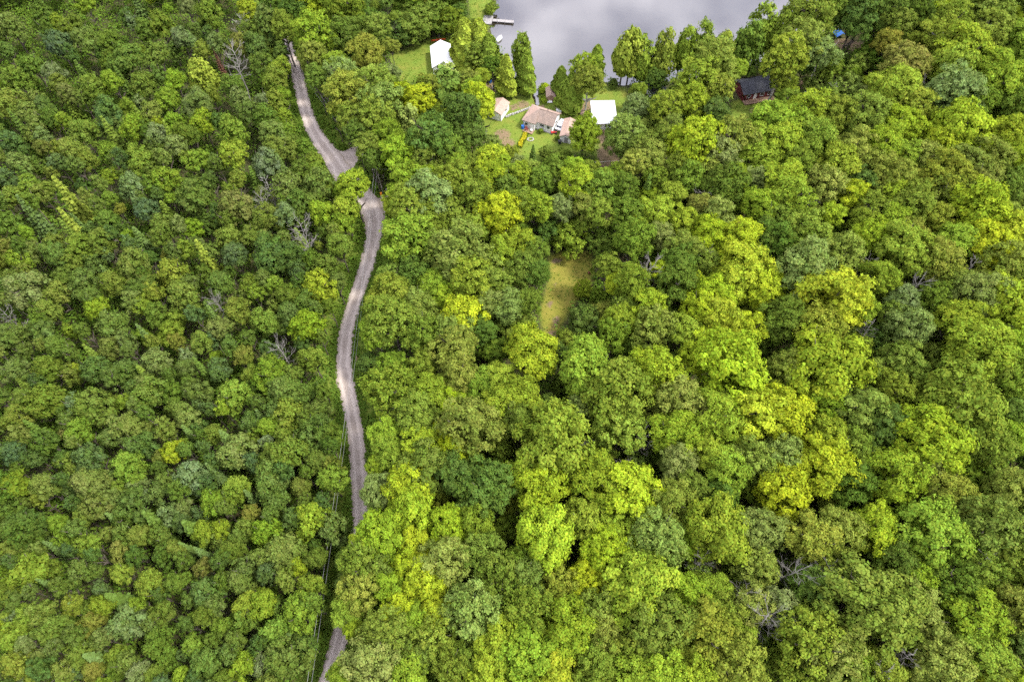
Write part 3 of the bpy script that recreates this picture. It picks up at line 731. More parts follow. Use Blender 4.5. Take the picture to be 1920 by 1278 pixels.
('y','L',-85.3,117.5,12.7,3.0,3.7,9.0,41,8,11),
('y','L',-94.8,122.6,10.8,2.0,2.5,8.3,41,4,11),
('y','O',-101.7,127.3,12.5,2.9,3.6,8.9,35,4,8),
('y','L',-108.4,132.3,11.0,2.1,2.6,8.4,35,1,8),
('y','O',-113.5,130.0,12.0,2.6,3.2,8.7,35,3,8),
('y','R',-110.3,123.7,10.5,1.8,2.3,8.2,41,1,4),
('y','O',-102.0,121.6,12.4,2.8,3.5,8.9,41,2,7),
('y','O',-98.3,118.9,11.2,2.2,2.7,8.4,41,4,7),
('y','B',-117.5,124.3,12.5,2.8,3.5,8.9,41,0,4),
('y','P',-112.9,117.5,11.8,2.5,3.1,8.7,41,0,2),
('y','B',-104.6,118.1,11.2,2.2,2.7,8.4,41,1,4),
('y','G',-69.6,145.1,12.0,2.6,3.3,8.8,37,2,8),
('y','G',-63.6,135.2,11.8,2.5,3.2,8.7,37,4,8),
('y','G',-76.0,127.1,10.9,2.1,2.6,8.3,37,0,8),
('y','L',-108.2,110.2,11.1,2.1,2.7,8.4,41,2,11),
('y','L',-104.5,110.7,9.7,1.5,1.8,7.9,41,3,11),
('y','O',-111.1,107.2,11.4,2.3,2.9,8.5,41,0,7),
('s','B',-105.1,102.9,14.0,1.8,14.0,7.7,41,0,3),
('s','O',-98.4,107.4,15.0,2.0,15.0,8.2,41,0,2),
('y','L',-89.5,107.2,10.3,1.7,2.2,8.1,41,5,11),
('y','L',-91.4,114.1,10.3,1.8,2.2,8.1,41,6,11),
('y','P',-84.5,109.6,12.6,2.9,3.6,9.0,41,1,2),
('y','L',-78.0,112.3,13.0,3.1,3.9,9.1,41,9,11),
('y','L',-76.4,107.9,9.3,1.3,1.6,7.7,41,10,11),
('y','B',-79.3,108.9,10.3,1.7,2.2,8.1,41,3,4),
('y','B',-80.2,103.4,12.1,2.6,3.3,8.8,41,2,4),
('y','R',-86.4,104.3,9.5,1.3,1.7,7.8,41,2,4),
('y','G',-69.2,106.7,14.0,3.6,4.5,9.5,43,0,6),
('y','R',-59.7,103.1,13.9,3.6,4.5,9.5,43,0,1),
('y','O',-62.2,113.1,10.7,2.0,2.4,8.3,43,0,7),
('y','L',-68.6,98.5,10.9,2.0,2.6,8.3,43,0,5),
('y','G',-74.0,97.7,12.0,2.6,3.2,8.7,41,3,4),
('y','L',-82.2,96.5,10.1,1.7,2.1,8.0,41,7,11),
('s','O',-94.2,98.5,15.0,1.8,15.0,8.2,41,1,2),
('y','G',-87.7,100.2,11.3,2.2,2.8,8.5,41,2,4),
('y','L',-104.1,97.2,10.1,1.7,2.1,8.1,41,1,11),
('y','R',-106.6,93.4,10.5,1.8,2.3,8.2,41,0,4),
('y','O',-100.5,92.0,11.3,2.3,2.8,8.5,41,1,7),
('y','L',-102.2,89.1,11.3,2.2,2.8,8.5,41,0,11),
('y','G',-95.1,90.4,11.8,2.5,3.2,8.7,41,1,4),
('y','O',-90.8,92.9,12.2,2.7,3.4,8.8,41,3,7),
('y','O',-86.7,94.7,11.9,2.6,3.2,8.7,41,5,7),
('y','O',-78.1,88.1,12.5,2.9,3.6,8.9,41,6,7),
('y','R',-72.7,91.3,9.0,1.1,1.4,7.6,41,3,4),
('y','O',-68.9,85.0,13.5,3.3,4.2,9.3,22,0,5),
('s','O',-64.0,90.5,14.0,1.8,14.0,7.7,43,0,1),
('y','B',-57.8,90.4,11.8,2.5,3.2,8.7,43,0,1),
('y','L',-60.0,95.4,11.9,2.6,3.2,8.7,43,2,5),
('y','G',-59.2,83.1,12.1,2.6,3.3,8.8,22,3,11),
('y','O',-65.4,79.5,13.3,3.3,4.1,9.3,22,1,5),
('d','X',-58.1,78.1,12.0,2.3,12.0,9.4,22,0,2),
('y','O',-54.0,76.5,12.3,2.7,3.4,8.8,22,3,5),
('y','R',-56.9,72.5,11.8,2.5,3.2,8.7,22,1,3),
('y','L',-66.5,71.5,11.0,2.1,2.6,8.4,20,3,4),
('y','L',-72.9,78.4,10.9,2.1,2.6,8.4,20,2,4),
('y','L',-82.2,77.0,11.6,2.4,3.0,8.6,20,0,4),
('y','O',-77.7,73.3,12.7,2.9,3.7,9.0,20,6,9),
('y','O',-91.5,80.7,11.1,2.2,2.7,8.4,20,3,9),
('y','P',-97.3,80.9,14.1,3.6,4.5,9.5,20,0,2),
('y','G',-87.0,83.1,12.1,2.6,3.3,8.8,20,7,11),
('y','O',-81.0,83.2,11.7,2.5,3.1,8.6,20,7,9),
('d','X',-98.6,74.9,12.0,2.1,12.0,9.4,20,0,1),
('y','O',-91.8,76.8,11.1,2.1,2.7,8.4,20,2,9),
('y','G',-91.1,71.9,11.8,2.5,3.1,8.7,20,2,11),
('y','G',-74.6,82.4,11.0,2.1,2.6,8.4,20,9,11),
('y','G',-108.4,99.4,11.3,2.2,2.8,8.5,41,0,4),
('y','G',-53.2,83.7,11.0,2.1,2.6,8.4,22,4,11),
('y','G',-91.8,85.2,10.7,1.9,2.4,8.3,20,6,11),
('y','G',-103.3,85.2,10.7,1.9,2.4,8.3,20,0,11),
('y','G',-70.6,75.9,10.9,2.0,2.6,8.3,20,10,11),
('y','G',-66.6,93.7,10.5,1.8,2.3,8.2,43,1,6),
('y','G',-97.0,70.8,11.1,2.2,2.7,8.4,20,1,11),
('y','O',-55.8,96.5,10.9,2.0,2.5,8.3,43,1,7),
('y','P',-67.2,65.0,12.0,2.6,3.3,8.8,20,1,2),
('y','B',-77.9,63.3,12.0,2.6,3.2,8.7,20,0,1),
('y','Y',-82.8,64.1,9.1,1.1,1.4,7.7,20,0,1),
('y','G',-72.2,63.1,11.3,2.3,2.8,8.5,20,8,11),
('y','L',-56.9,66.7,9.1,1.2,1.4,7.7,22,0,5),
('y','B',-54.9,63.2,10.9,2.0,2.5,8.3,22,0,1),
('y','R',-51.3,66.7,10.8,2.0,2.5,8.3,22,2,3),
('y','L',-50.7,57.7,12.8,3.0,3.7,9.0,22,1,5),
('y','O',-66.3,57.8,12.3,2.8,3.5,8.9,20,8,9),
('y','L',-71.3,57.0,9.7,1.4,1.8,7.9,20,1,4),
('y','G',-62.5,59.0,10.8,2.0,2.5,8.3,22,0,11),
('y','G',-57.9,58.6,11.3,2.2,2.8,8.5,22,2,11),
('y','O',-67.4,51.8,11.7,2.5,3.1,8.7,14,5,7),
('y','P',-58.9,53.8,10.7,2.0,2.4,8.3,16,1,4),
('y','O',-75.6,55.0,12.7,3.0,3.7,9.0,20,4,9),
('y','G',-84.3,56.3,13.4,3.3,4.1,9.3,20,3,11),
('y','O',-89.5,57.6,10.8,2.0,2.5,8.3,20,1,9),
('y','O',-89.0,53.2,11.2,2.2,2.7,8.4,14,0,7),
('s','D',-85.3,51.4,12.0,1.5,12.0,6.6,14,0,2),
('y','L',-76.9,50.9,11.4,2.3,2.9,8.5,14,3,7),
('y','R',-79.9,50.7,9.3,1.2,1.5,7.7,14,0,2),
('y','O',-71.2,49.6,10.6,1.9,2.4,8.2,14,4,7),
('y','B',-64.7,48.1,11.1,2.1,2.7,8.4,14,2,3),
('s','B',-57.9,50.9,11.0,1.3,11.0,6.1,16,0,5),
('y','O',-53.1,50.2,10.6,1.9,2.4,8.2,16,0,3),
('y','Y',-59.3,46.8,11.0,2.1,2.6,8.4,16,0,1),
('y','R',-61.6,46.1,9.5,1.4,1.7,7.8,14,1,2),
('y','P',-47.7,46.1,12.5,2.9,3.6,8.9,16,3,4),
('y','P',-54.8,42.0,12.4,2.8,3.5,8.9,16,2,4),
('s','B',-52.0,43.8,11.0,1.2,11.0,6.1,16,1,5),
('y','L',-65.8,44.2,12.0,2.6,3.3,8.8,14,6,7),
('y','B',-73.2,45.7,12.1,2.6,3.3,8.8,14,1,3),
('y','O',-71.6,41.0,12.4,2.8,3.5,8.9,14,2,7),
('y','D',-82.9,45.9,10.4,1.8,2.3,8.2,14,1,3),
('y','B',-87.1,46.4,11.0,2.1,2.6,8.4,14,0,3),
('y','L',-84.1,40.7,11.5,2.4,2.9,8.6,14,0,7),
('y','O',-79.2,40.2,11.5,2.3,2.9,8.6,14,1,7),
('y','O',-69.3,37.5,11.1,2.2,2.7,8.4,14,3,7),
('y','G',-63.6,37.9,11.4,2.3,2.9,8.5,14,1,3),
('y','L',-50.6,37.8,10.9,2.0,2.5,8.3,16,1,8),
('y','P',-55.1,37.1,10.0,1.6,2.0,8.0,16,0,4),
('y','L',-46.6,40.2,11.2,2.2,2.8,8.5,16,3,8),
('y','G',-59.8,39.8,10.6,1.9,2.4,8.2,14,2,3),
('y','L',-67.2,40.3,9.5,1.3,1.7,7.8,14,5,7),
('y','G',-87.0,63.5,12.0,2.6,3.2,8.7,20,4,11),
('y','O',-93.2,63.6,11.3,2.3,2.8,8.5,20,0,9),
('y','G',-61.3,63.8,10.7,2.0,2.4,8.3,22,1,11),
('y','G',-47.0,52.8,10.5,1.9,2.3,8.2,16,0,6),
('y','R',-64.9,69.8,10.1,1.7,2.1,8.1,22,0,3),
('y','G',-86.9,68.4,11.1,2.2,2.7,8.4,20,5,11),
('y','O',-76.7,68.4,11.1,2.2,2.7,8.4,20,5,9),
('y','O',-59.7,69.7,10.8,2.0,2.5,8.3,22,2,5),
('y','O',-49.0,62.7,10.4,1.8,2.2,8.1,22,4,5),
('y','D',-78.2,45.7,10.1,1.7,2.1,8.0,14,2,3),
('y','R',-43.7,36.2,10.0,1.6,2.0,8.0,16,0,2),
('y','L',-76.5,26.4,12.6,2.9,3.6,9.0,4,2,7),
('y','L',-75.4,34.4,10.0,1.6,2.0,8.0,14,1,7),
('y','D',-79.4,33.2,12.7,3.0,3.7,9.0,14,0,3),
('s','B',-66.2,35.2,11.0,1.3,11.0,6.1,14,2,3),
('s','D',-59.1,34.7,13.0,1.8,13.0,7.2,14,1,2),
('s','B',-74.8,30.6,11.0,1.2,11.0,6.1,4,1,4),
('s','B',-78.6,33.8,11.0,1.2,11.0,6.1,14,0,3),
('s','B',-53.6,30.7,10.0,1.1,10.0,5.5,6,0,3),
('y','O',-61.0,32.3,10.8,2.0,2.5,8.3,14,6,7),
('y','R',-63.5,29.8,10.3,1.8,2.2,8.1,4,3,4),
('y','L',-73.6,32.2,9.6,1.4,1.8,7.9,14,2,7),
('y','L',-69.1,31.0,10.3,1.8,2.2,8.1,14,4,7),
('y','L',-62.5,26.4,10.2,1.7,2.2,8.1,4,5,7),
('y','L',-57.2,24.7,11.2,2.2,2.7,8.4,4,6,7),
('y','G',-68.3,26.6,11.2,2.2,2.8,8.5,4,2,6),
('y','L',-50.9,32.8,10.4,1.8,2.2,8.1,16,0,8),
('y','L',-48.3,33.5,9.9,1.6,2.0,8.0,16,2,8),
('y','O',-54.9,30.2,9.6,1.4,1.8,7.9,6,0,4),
('y','R',-49.4,27.3,9.8,1.5,1.9,7.9,6,0,1),
('y','G',-45.1,29.7,11.0,2.1,2.6,8.4,6,4,8),
('y','G',-47.8,23.4,11.5,2.4,3.0,8.6,6,1,8),
('y','G',-43.0,25.1,10.9,2.1,2.6,8.3,6,6,8),
('y','Y',-41.0,21.5,11.1,2.1,2.7,8.4,6,1,3),
('y','O',-46.4,21.4,10.6,1.9,2.4,8.2,6,1,4),
('y','L',-49.4,19.7,8.8,1.0,1.3,7.6,6,1,8),
('y','L',-44.6,18.5,9.7,1.5,1.8,7.9,6,2,8),
('y','L',-48.4,15.7,10.1,1.6,2.0,8.0,6,0,8),
('y','Y',-49.3,11.7,9.1,1.2,1.4,7.7,6,0,3),
('y','L',-39.9,13.0,10.9,2.1,2.6,8.3,6,3,8),
('y','G',-45.4,13.4,11.3,2.3,2.8,8.5,6,2,8),
('y','L',-63.7,21.5,10.6,1.9,2.4,8.2,4,3,7),
('y','P',-58.7,18.7,11.8,2.5,3.1,8.7,4,0,2),
('y','R',-64.6,18.6,10.8,2.0,2.5,8.3,4,1,4),
('y','O',-69.9,18.0,11.4,2.3,2.9,8.5,4,3,6),
('y','G',-64.8,14.9,11.3,2.3,2.8,8.5,4,1,6),
('y','G',-53.1,16.0,11.4,2.3,2.9,8.5,4,4,6),
('y','L',-59.4,14.5,10.0,1.6,2.0,8.0,4,4,7),
('y','R',-62.2,12.2,10.0,1.6,2.0,8.0,4,2,4),
('y','R',-66.3,12.0,10.0,1.6,2.0,8.0,4,0,4),
('y','O',-72.9,13.0,11.9,2.6,3.2,8.7,4,1,6),
('y','O',-70.3,14.2,10.0,1.6,2.0,8.0,4,2,6),
('y','L',-75.7,16.7,10.7,2.0,2.5,8.3,4,0,7),
('y','O',-68.5,21.5,10.2,1.7,2.1,8.1,4,4,6),
('y','L',-75.1,20.0,9.7,1.5,1.8,7.9,4,1,7),
('s','B',-68.2,21.5,10.0,1.0,10.0,5.5,4,2,4),
('y','G',-58.8,12.6,9.6,1.4,1.8,7.9,4,3,6),
('y','P',-55.1,11.8,10.4,1.8,2.2,8.1,4,1,2),
('s','B',-73.8,24.8,11.0,1.1,11.0,6.1,4,0,4),
('y','G',-78.5,22.6,10.3,1.8,2.2,8.1,4,0,6),
('y','G',-54.4,20.2,10.5,1.9,2.3,8.2,4,5,6),
('y','G',-53.2,25.0,10.4,1.8,2.2,8.1,6,0,8),
('y','O',-81.4,30.0,10.2,1.7,2.1,8.1,4,0,6),
('y','G',-42.1,16.4,9.9,1.6,2.0,8.0,6,5,8),
('y','O',-53.1,12.0,9.6,1.4,1.8,7.9,4,5,6),
('y','G',-42.6,11.3,9.9,1.5,1.9,8.0,6,3,8),
('y','D',-54.8,34.4,10.0,1.6,2.0,8.0,16,0,1),
('y','L',-44.1,33.9,10.2,1.7,2.1,8.1,16,4,8),
('y','G',-84.2,36.2,10.3,1.7,2.2,8.1,14,0,3),
('y','G',-26.1,28.3,10.7,1.9,2.4,8.3,11,0,1),
('y','O',-26.1,24.6,10.6,1.9,2.4,8.2,11,0,1),
('y','L',-26.4,21.4,10.0,1.6,2.0,8.0,11,1,2),
('m','L',-24.5,30.2,12.6,1.5,1.9,10.6,31,2,6),
('m','L',-34.3,106.9,15.5,3.0,3.8,11.8,33,0,2),
('b','P',79.3,152.3,8.0,2.8,3.5,4.5,39,0,2),
('b','G',-55.1,161.5,11.0,2.5,3.2,7.8,28,0,1),
('y','G',-60.7,159.0,10.9,2.0,2.5,8.3,28,1,2),
('y','D',-63.2,165.3,11.0,2.1,2.6,8.4,28,0,1),
('s','G',-80.5,19.5,9.8,2.0,9.8,5.4,4,0,1),
('s','B',-62.1,13.9,12.2,1.9,12.2,6.7,4,3,4),
('s','B',-33.8,17.0,9.4,1.8,9.4,5.2,6,2,3),
('s','D',-52.5,33.3,12.8,1.9,12.8,7.0,16,0,3),
('s','D',-62.0,22.4,11.6,1.8,11.6,6.4,4,0,1),
('s','B',-49.8,48.7,13.4,1.8,13.4,7.4,16,2,5),
('s','G',-69.3,62.9,10.9,1.8,10.9,6.0,20,2,3),
('s','B',-79.7,96.3,11.3,1.9,11.3,6.2,41,2,3),
('s','G',-108.2,106.8,11.2,1.9,11.2,6.2,41,1,4),
('s','D',-34.8,31.3,9.3,1.4,9.3,5.1,16,1,3),
('s','G',-77.3,105.6,9.3,1.9,9.3,5.1,41,3,4),
('s','G',-78.7,65.8,13.9,1.5,13.9,7.7,20,1,3),
('s','D',-36.1,46.2,11.7,1.4,11.7,6.4,16,2,3),
('s','D',-111.0,114.8,11.0,1.8,11.0,6.0,41,0,1),
('s','G',-46.3,97.7,9.2,1.7,9.2,5.1,43,0,1),
('s','B',-41.8,108.2,9.6,1.8,9.6,5.3,43,1,2),
('s','B',-53.7,118.7,10.9,1.8,10.9,6.0,43,0,2),
('s','D',-110.8,151.8,11.3,1.9,11.3,6.2,35,1,3),
('s','G',-94.6,97.2,13.3,1.6,13.3,7.3,41,2,4),
('s','B',-70.4,70.4,13.7,1.4,13.7,7.5,20,2,3),
('s','D',-69.1,104.8,10.4,1.6,10.4,5.7,43,0,2),
('s','B',-44.7,39.3,10.5,1.2,10.5,5.8,16,3,5),
('s','B',-50.4,29.6,11.4,1.2,11.4,6.3,6,1,3),
('s','B',-77.7,41.0,10.3,1.2,10.3,5.7,14,1,3),
('s','G',-110.4,92.9,9.5,1.5,9.5,5.2,41,0,4),
('s','G',-89.9,133.4,12.4,1.7,12.4,6.8,35,5,7),
('s','D',-118.0,130.5,14.0,1.6,14.0,7.7,35,0,3),
('s','B',-45.1,53.5,11.7,1.2,11.7,6.4,16,4,5),
('s','B',-106.2,183.8,11.5,1.9,11.5,6.3,35,0,1),
('s','B',-88.4,70.2,11.9,1.3,11.9,6.6,20,0,3),
('s','B',-82.3,85.1,12.7,1.3,12.7,7.0,20,1,3),
('s','G',-80.9,127.2,13.1,1.6,13.1,7.2,35,6,7),
('s','B',-94.1,100.2,11.3,1.4,11.3,6.2,41,1,3),
('s','D',-59.2,114.8,10.8,1.5,10.8,6.0,43,1,2),
('s','D',-58.2,63.5,13.2,1.2,13.2,7.3,22,0,1),
('s','B',-83.3,160.4,14.1,1.7,14.1,7.7,37,0,1),
('s','B',-44.9,59.1,10.7,1.2,10.7,5.9,22,1,2),
('s','G',-92.3,61.4,9.3,1.2,9.3,5.1,20,0,3),
('s','G',-127.9,154.3,9.9,1.6,9.9,5.5,35,0,7),
('s','D',-100.0,149.6,11.3,1.6,11.3,6.2,35,2,3),
('s','G',-63.2,77.5,11.1,1.2,11.1,6.1,22,0,1),
('s','G',-120.0,139.6,13.4,1.5,13.4,7.4,35,1,7),
('s','G',-95.2,127.3,12.1,1.5,12.1,6.6,35,3,7),
('s','B',-58.2,74.8,13.4,1.2,13.4,7.4,22,0,2),
('s','G',-110.9,141.1,10.1,1.5,10.1,5.6,35,2,7),
('v','O',-29.8,33.4,11.0,2.9,4.1,7.9,11,1,2),
('v','D',-69.3,12.3,11.5,2.2,3.2,9.1,4,1,8),
('v','D',-38.2,16.1,9.7,2.3,3.3,7.2,6,4,5),
('v','D',-47.0,11.1,9.7,2.2,3.2,7.2,6,2,5),
('v','G',-41.6,19.6,9.6,2.3,3.3,7.1,6,7,9),
('v','L',-30.7,21.6,11.5,2.2,3.2,9.0,6,0,1),
('v','G',-42.3,26.8,12.3,2.2,3.2,9.9,6,6,9),
('v','O',-49.2,32.4,8.5,2.3,3.3,6.0,16,0,3),
('v','G',-57.8,32.4,9.7,2.3,3.3,7.2,14,14,16),
('v','D',-35.8,34.7,12.0,2.2,3.2,9.6,16,6,10),
('v','G',-84.3,34.3,9.1,2.3,3.3,6.6,14,3,16),
('v','P',-64.9,41.3,8.6,2.3,3.3,6.0,14,0,2),
('v','B',-44.9,45.2,10.8,2.3,3.3,8.3,16,1,2),
('v','O',-72.1,20.2,11.2,2.0,2.9,8.9,4,2,8),
('v','D',-81.1,48.1,13.0,2.3,3.3,10.5,14,1,7),
('v','P',-56.8,35.8,10.2,2.2,3.2,7.8,16,0,2),
('v','O',-75.6,27.3,8.2,2.1,3.1,5.8,4,3,8),
('v','O',-68.9,50.9,13.0,2.3,3.3,10.5,14,7,9),
('v','O',-79.7,22.8,12.2,2.0,2.9,10.0,4,0,8),
('v','G',-63.4,32.2,10.3,2.1,3.0,8.0,14,10,16),
('v','D',-64.9,35.4,9.5,2.1,3.1,7.1,14,5,7),
('v','G',-42.2,14.3,10.8,1.9,2.7,8.8,6,5,9),
('v','O',-55.6,18.6,9.6,1.9,2.8,7.5,4,7,8),
('v','G',-78.7,34.5,8.5,2.1,3.1,6.2,14,6,16),
('v','O',-76.9,44.5,9.9,2.2,3.2,7.5,14,2,9),
('v','D',-69.1,18.8,8.3,1.9,2.8,6.1,4,3,8),
('v','L',-81.3,26.7,8.5,2.0,2.9,6.4,4,0,3),
('v','D',-56.6,29.3,9.8,2.0,2.9,7.6,4,7,8),
('v','G',-52.1,13.7,9.0,1.8,2.7,7.0,4,5,6),
('v','D',-38.8,43.0,12.2,2.1,3.0,10.0,16,5,10),
('v','O',-83.2,62.8,9.9,2.3,3.3,7.4,20,4,12),
('v','O',-86.9,50.1,11.1,2.1,3.1,8.7,14,0,9),
('v','O',-61.3,50.7,12.2,2.1,3.1,9.8,14,8,9),
('v','G',-94.4,57.5,11.3,2.2,3.2,8.9,20,0,14),
('v','O',-35.7,25.1,11.8,1.9,2.7,9.7,6,3,4),
('v','L',-59.0,9.7,12.5,1.7,2.5,10.6,4,1,3),
('v','O',-43.3,9.8,11.2,1.7,2.5,9.3,6,0,4),
('v','O',-67.3,38.4,10.6,2.0,2.9,8.4,14,6,9),
('v','P',-71.8,10.3,9.0,1.7,2.5,7.1,4,2,3),
('v','O',-31.7,44.4,9.4,2.1,3.0,7.2,11,0,2),
('v','D',-52.4,40.8,10.1,2.0,2.9,7.9,16,3,10),
('v','G',-99.4,69.5,9.6,2.3,3.3,7.1,20,1,14),
('v','D',-46.1,27.8,12.3,1.8,2.7,10.2,6,3,5),
('v','G',-53.3,67.4,12.9,2.2,3.2,10.5,22,5,10),
('v','O',-35.1,10.2,11.8,1.7,2.4,9.9,6,2,4),
('v','B',-65.3,12.3,8.3,1.7,2.5,6.4,4,1,4),
('v','D',-89.3,46.8,11.4,2.0,2.9,9.2,14,0,7),
('v','G',-65.1,16.6,12.8,1.7,2.5,10.9,4,4,6),
('v','B',-57.1,52.5,8.2,2.1,3.0,6.0,16,0,2),
('v','D',-60.8,29.1,10.2,1.8,2.7,8.2,4,5,8),
('v','L',-46.3,50.2,8.9,2.0,3.0,6.6,16,1,2),
('v','G',-46.5,19.1,12.8,1.7,2.5,10.9,6,2,9),
('v','O',-57.1,13.1,10.9,1.7,2.4,9.0,4,6,8),
('v','G',-45.0,32.0,9.9,1.8,2.7,7.9,16,3,9),
('v','G',-36.5,52.5,12.0,2.0,2.9,9.8,16,8,9),
('v','O',-62.0,16.7,10.9,1.7,2.5,9.1,4,5,8),
('v','D',-55.7,23.2,9.6,1.7,2.5,7.7,4,6,8),
('v','O',-70.7,79.7,12.9,2.2,3.2,10.5,20,10,12),
('v','G',-78.6,52.0,11.9,2.0,2.8,9.7,14,7,16),
('v','G',-68.7,42.8,8.5,1.9,2.8,6.4,14,9,16),
('v','L',-73.0,72.4,8.1,2.2,3.2,5.7,20,1,2),
('v','L',-66.5,75.3,9.4,2.2,3.2,6.9,22,0,3),
('v','G',-36.8,21.2,8.8,1.7,2.5,6.9,6,8,9),
('v','B',-64.6,23.7,10.6,1.7,2.5,8.7,4,2,4),
('v','G',-59.0,41.7,10.5,1.9,2.7,8.4,14,15,16),
('v','O',-95.1,71.2,10.7,2.1,3.0,8.4,20,2,12),
('v','G',-68.1,15.3,11.7,1.6,2.3,10.0,4,2,6),
('v','O',-41.0,61.9,11.1,2.0,2.9,8.9,22,5,7),
('v','G',-50.4,22.4,9.7,1.7,2.4,7.8,6,1,9),
('v','G',-55.9,39.3,11.9,1.8,2.6,9.9,16,0,9),
('v','O',-72.1,35.8,8.6,1.8,2.6,6.6,14,4,9),
('v','O',-97.9,95.3,9.5,2.3,3.3,7.0,41,6,15),
('v','G',-46.0,74.5,9.0,2.1,3.1,6.7,22,8,10),
('v','G',-60.3,78.3,9.4,2.1,3.1,7.0,22,4,10),
('v','G',-53.3,28.5,9.4,1.7,2.5,7.5,6,0,9),
('v','G',-69.9,60.0,10.0,2.0,2.9,7.9,20,11,14),
('v','G',-92.7,52.5,9.6,1.9,2.8,7.5,14,0,16),
('v','O',-73.1,68.5,12.4,2.0,2.9,10.2,20,6,12),
('v','D',-31.6,47.6,11.4,1.8,2.7,9.4,11,0,1),
('v','G',-88.1,89.4,9.5,2.2,3.2,7.0,41,6,14),
('v','P',-78.8,55.8,11.9,1.9,2.7,9.9,20,0,2),
('v','G',-70.3,23.8,11.5,1.6,2.4,9.7,4,3,6),
('v','D',-53.0,36.2,8.9,1.8,2.5,7.0,16,0,10),
('v','G',-75.4,13.1,10.7,1.5,2.2,9.0,4,0,6),
('v','D',-47.2,68.6,9.3,2.0,2.9,7.1,22,2,5),
('v','O',-91.9,89.6,10.4,2.2,3.1,8.0,41,8,15),
('v','D',-33.5,51.2,12.7,1.8,2.6,10.7,16,8,10),
('v','P',-72.3,15.6,11.9,1.5,2.2,10.2,4,1,3),
('v','B',-75.8,10.6,8.7,1.5,2.2,7.0,4,0,4),
('v','B',-51.7,10.6,9.6,1.5,2.2,7.9,4,3,4),
('v','G',-46.1,56.2,10.3,1.8,2.7,8.3,22,7,10),
('v','B',-38.6,25.9,11.7,1.6,2.3,10.0,6,0,1),
('v','P',-77.1,19.5,8.3,1.6,2.3,6.6,4,0,3),
('v','P',-43.1,48.7,10.1,1.8,2.6,8.2,16,1,2),
('v','D',-31.4,37.3,12.2,1.7,2.4,10.4,16,9,10),
('v','G',-45.1,16.4,10.3,1.5,2.2,8.6,6,3,9),
('v','G',-73.6,60.5,12.0,1.8,2.7,10.0,20,8,14),
('v','G',-79.1,83.1,8.0,2.1,3.0,5.8,20,10,14),
('v','D',-88.4,117.4,12.4,2.3,3.3,9.9,41,4,6),
('v','G',-61.0,35.1,11.0,1.6,2.4,9.2,14,12,16),
('v','O',-53.5,97.8,8.6,2.2,3.1,6.2,43,6,9),
('v','O',-79.8,118.5,12.0,2.3,3.3,9.5,41,14,15),
('v','O',-66.8,32.7,8.9,1.6,2.4,7.1,14,5,9),
('v','O',-73.3,84.6,9.3,2.0,3.0,7.0,20,11,12),
('v','L',-67.9,92.3,10.7,2.1,3.0,8.4,43,0,1),
('v','B',-113.3,112.1,11.4,2.2,3.2,9.0,41,0,2),
('v','G',-74.5,94.2,11.8,2.1,3.0,9.5,41,13,14),
('v','O',-73.5,56.9,9.0,1.8,2.6,7.0,20,5,12),
('v','G',-37.7,71.7,9.3,1.9,2.8,7.2,12,0,3),
('v','G',-64.0,86.9,9.3,2.0,3.0,7.0,22,3,10),
('v','L',-51.9,54.9,11.2,1.8,2.6,9.3,22,1,3),
('v','G',-91.3,99.2,9.0,2.1,3.1,6.7,41,7,14),
('v','O',-76.1,111.9,8.3,2.2,3.2,5.9,43,0,9),
('v','O',-39.7,49.1,12.8,1.7,2.5,10.9,16,2,3),
('v','O',-84.4,118.1,8.5,2.3,3.3,6.0,41,12,15),
('v','O',-107.8,91.1,8.8,2.1,3.0,6.5,41,1,15),
('v','O',-100.5,86.9,9.9,2.0,2.9,7.7,41,2,15),
('v','G',-46.6,102.1,9.8,2.1,3.1,7.4,43,7,10),
('v','O',-105.5,109.1,10.3,2.2,3.2,7.9,41,4,15),
('v','O',-76.9,30.1,9.8,1.6,2.3,8.1,4,1,8),
('v','G',-41.4,88.4,12.1,2.0,2.9,10.0,43,8,10),
('v','B',-61.7,74.5,12.4,1.9,2.7,10.4,22,0,3),
('v','G',-39.8,35.1,12.1,1.6,2.3,10.3,16,4,9),
('v','P',-61.9,66.7,9.6,1.9,2.7,7.5,22,0,1),
('v','D',-110.5,131.0,12.4,2.3,3.3,9.9,35,3,9),
('v','L',-87.4,73.1,8.4,1.9,2.8,6.3,20,0,2),
('v','O',-66.5,20.8,8.3,1.5,2.2,6.7,4,4,8),
('v','B',-43.9,86.2,11.7,2.0,2.8,9.5,43,1,2),
('v','G',-64.4,82.4,12.0,1.9,2.8,9.8,22,2,10),
('v','D',-71.2,29.5,11.1,1.5,2.2,9.5,4,2,8),
('v','G',-104.9,104.7,12.4,2.1,3.0,10.1,41,3,14),
('v','P',-74.8,77.8,12.5,1.9,2.7,10.4,20,1,2),
('v','G',-69.9,119.8,8.8,2.2,3.2,6.4,43,1,10),
('v','O',-90.9,109.5,12.9,2.1,3.1,10.6,41,11,15),
('v','B',-58.3,71.0,9.4,1.9,2.7,7.4,22,2,3),
('v','G',-40.4,99.4,8.3,2.1,3.0,6.0,43,9,10),
('v','G',-50.9,70.4,10.5,1.8,2.7,8.5,22,6,10),
('v','D',-47.9,60.2,9.1,1.8,2.6,7.2,22,1,5),
('v','D',-78.6,27.5,12.8,1.5,2.2,11.2,4,0,8),
('v','G',-99.1,116.2,12.3,2.1,3.1,9.9,41,5,14),
('v','G',-70.5,32.4,12.8,1.5,2.2,11.1,14,8,16),
('v','G',-111.6,105.0,12.4,2.1,3.0,10.1,41,1,14),
('v','O',-48.3,36.8,10.5,1.6,2.3,8.8,16,1,3),
('v','G',-77.3,126.0,12.7,2.2,3.2,10.3,37,1,4),
('v','O',-62.7,56.2,8.6,1.7,2.5,6.7,22,0,7),
('v','G',-111.1,119.3,8.1,2.2,3.2,5.7,41,4,14),
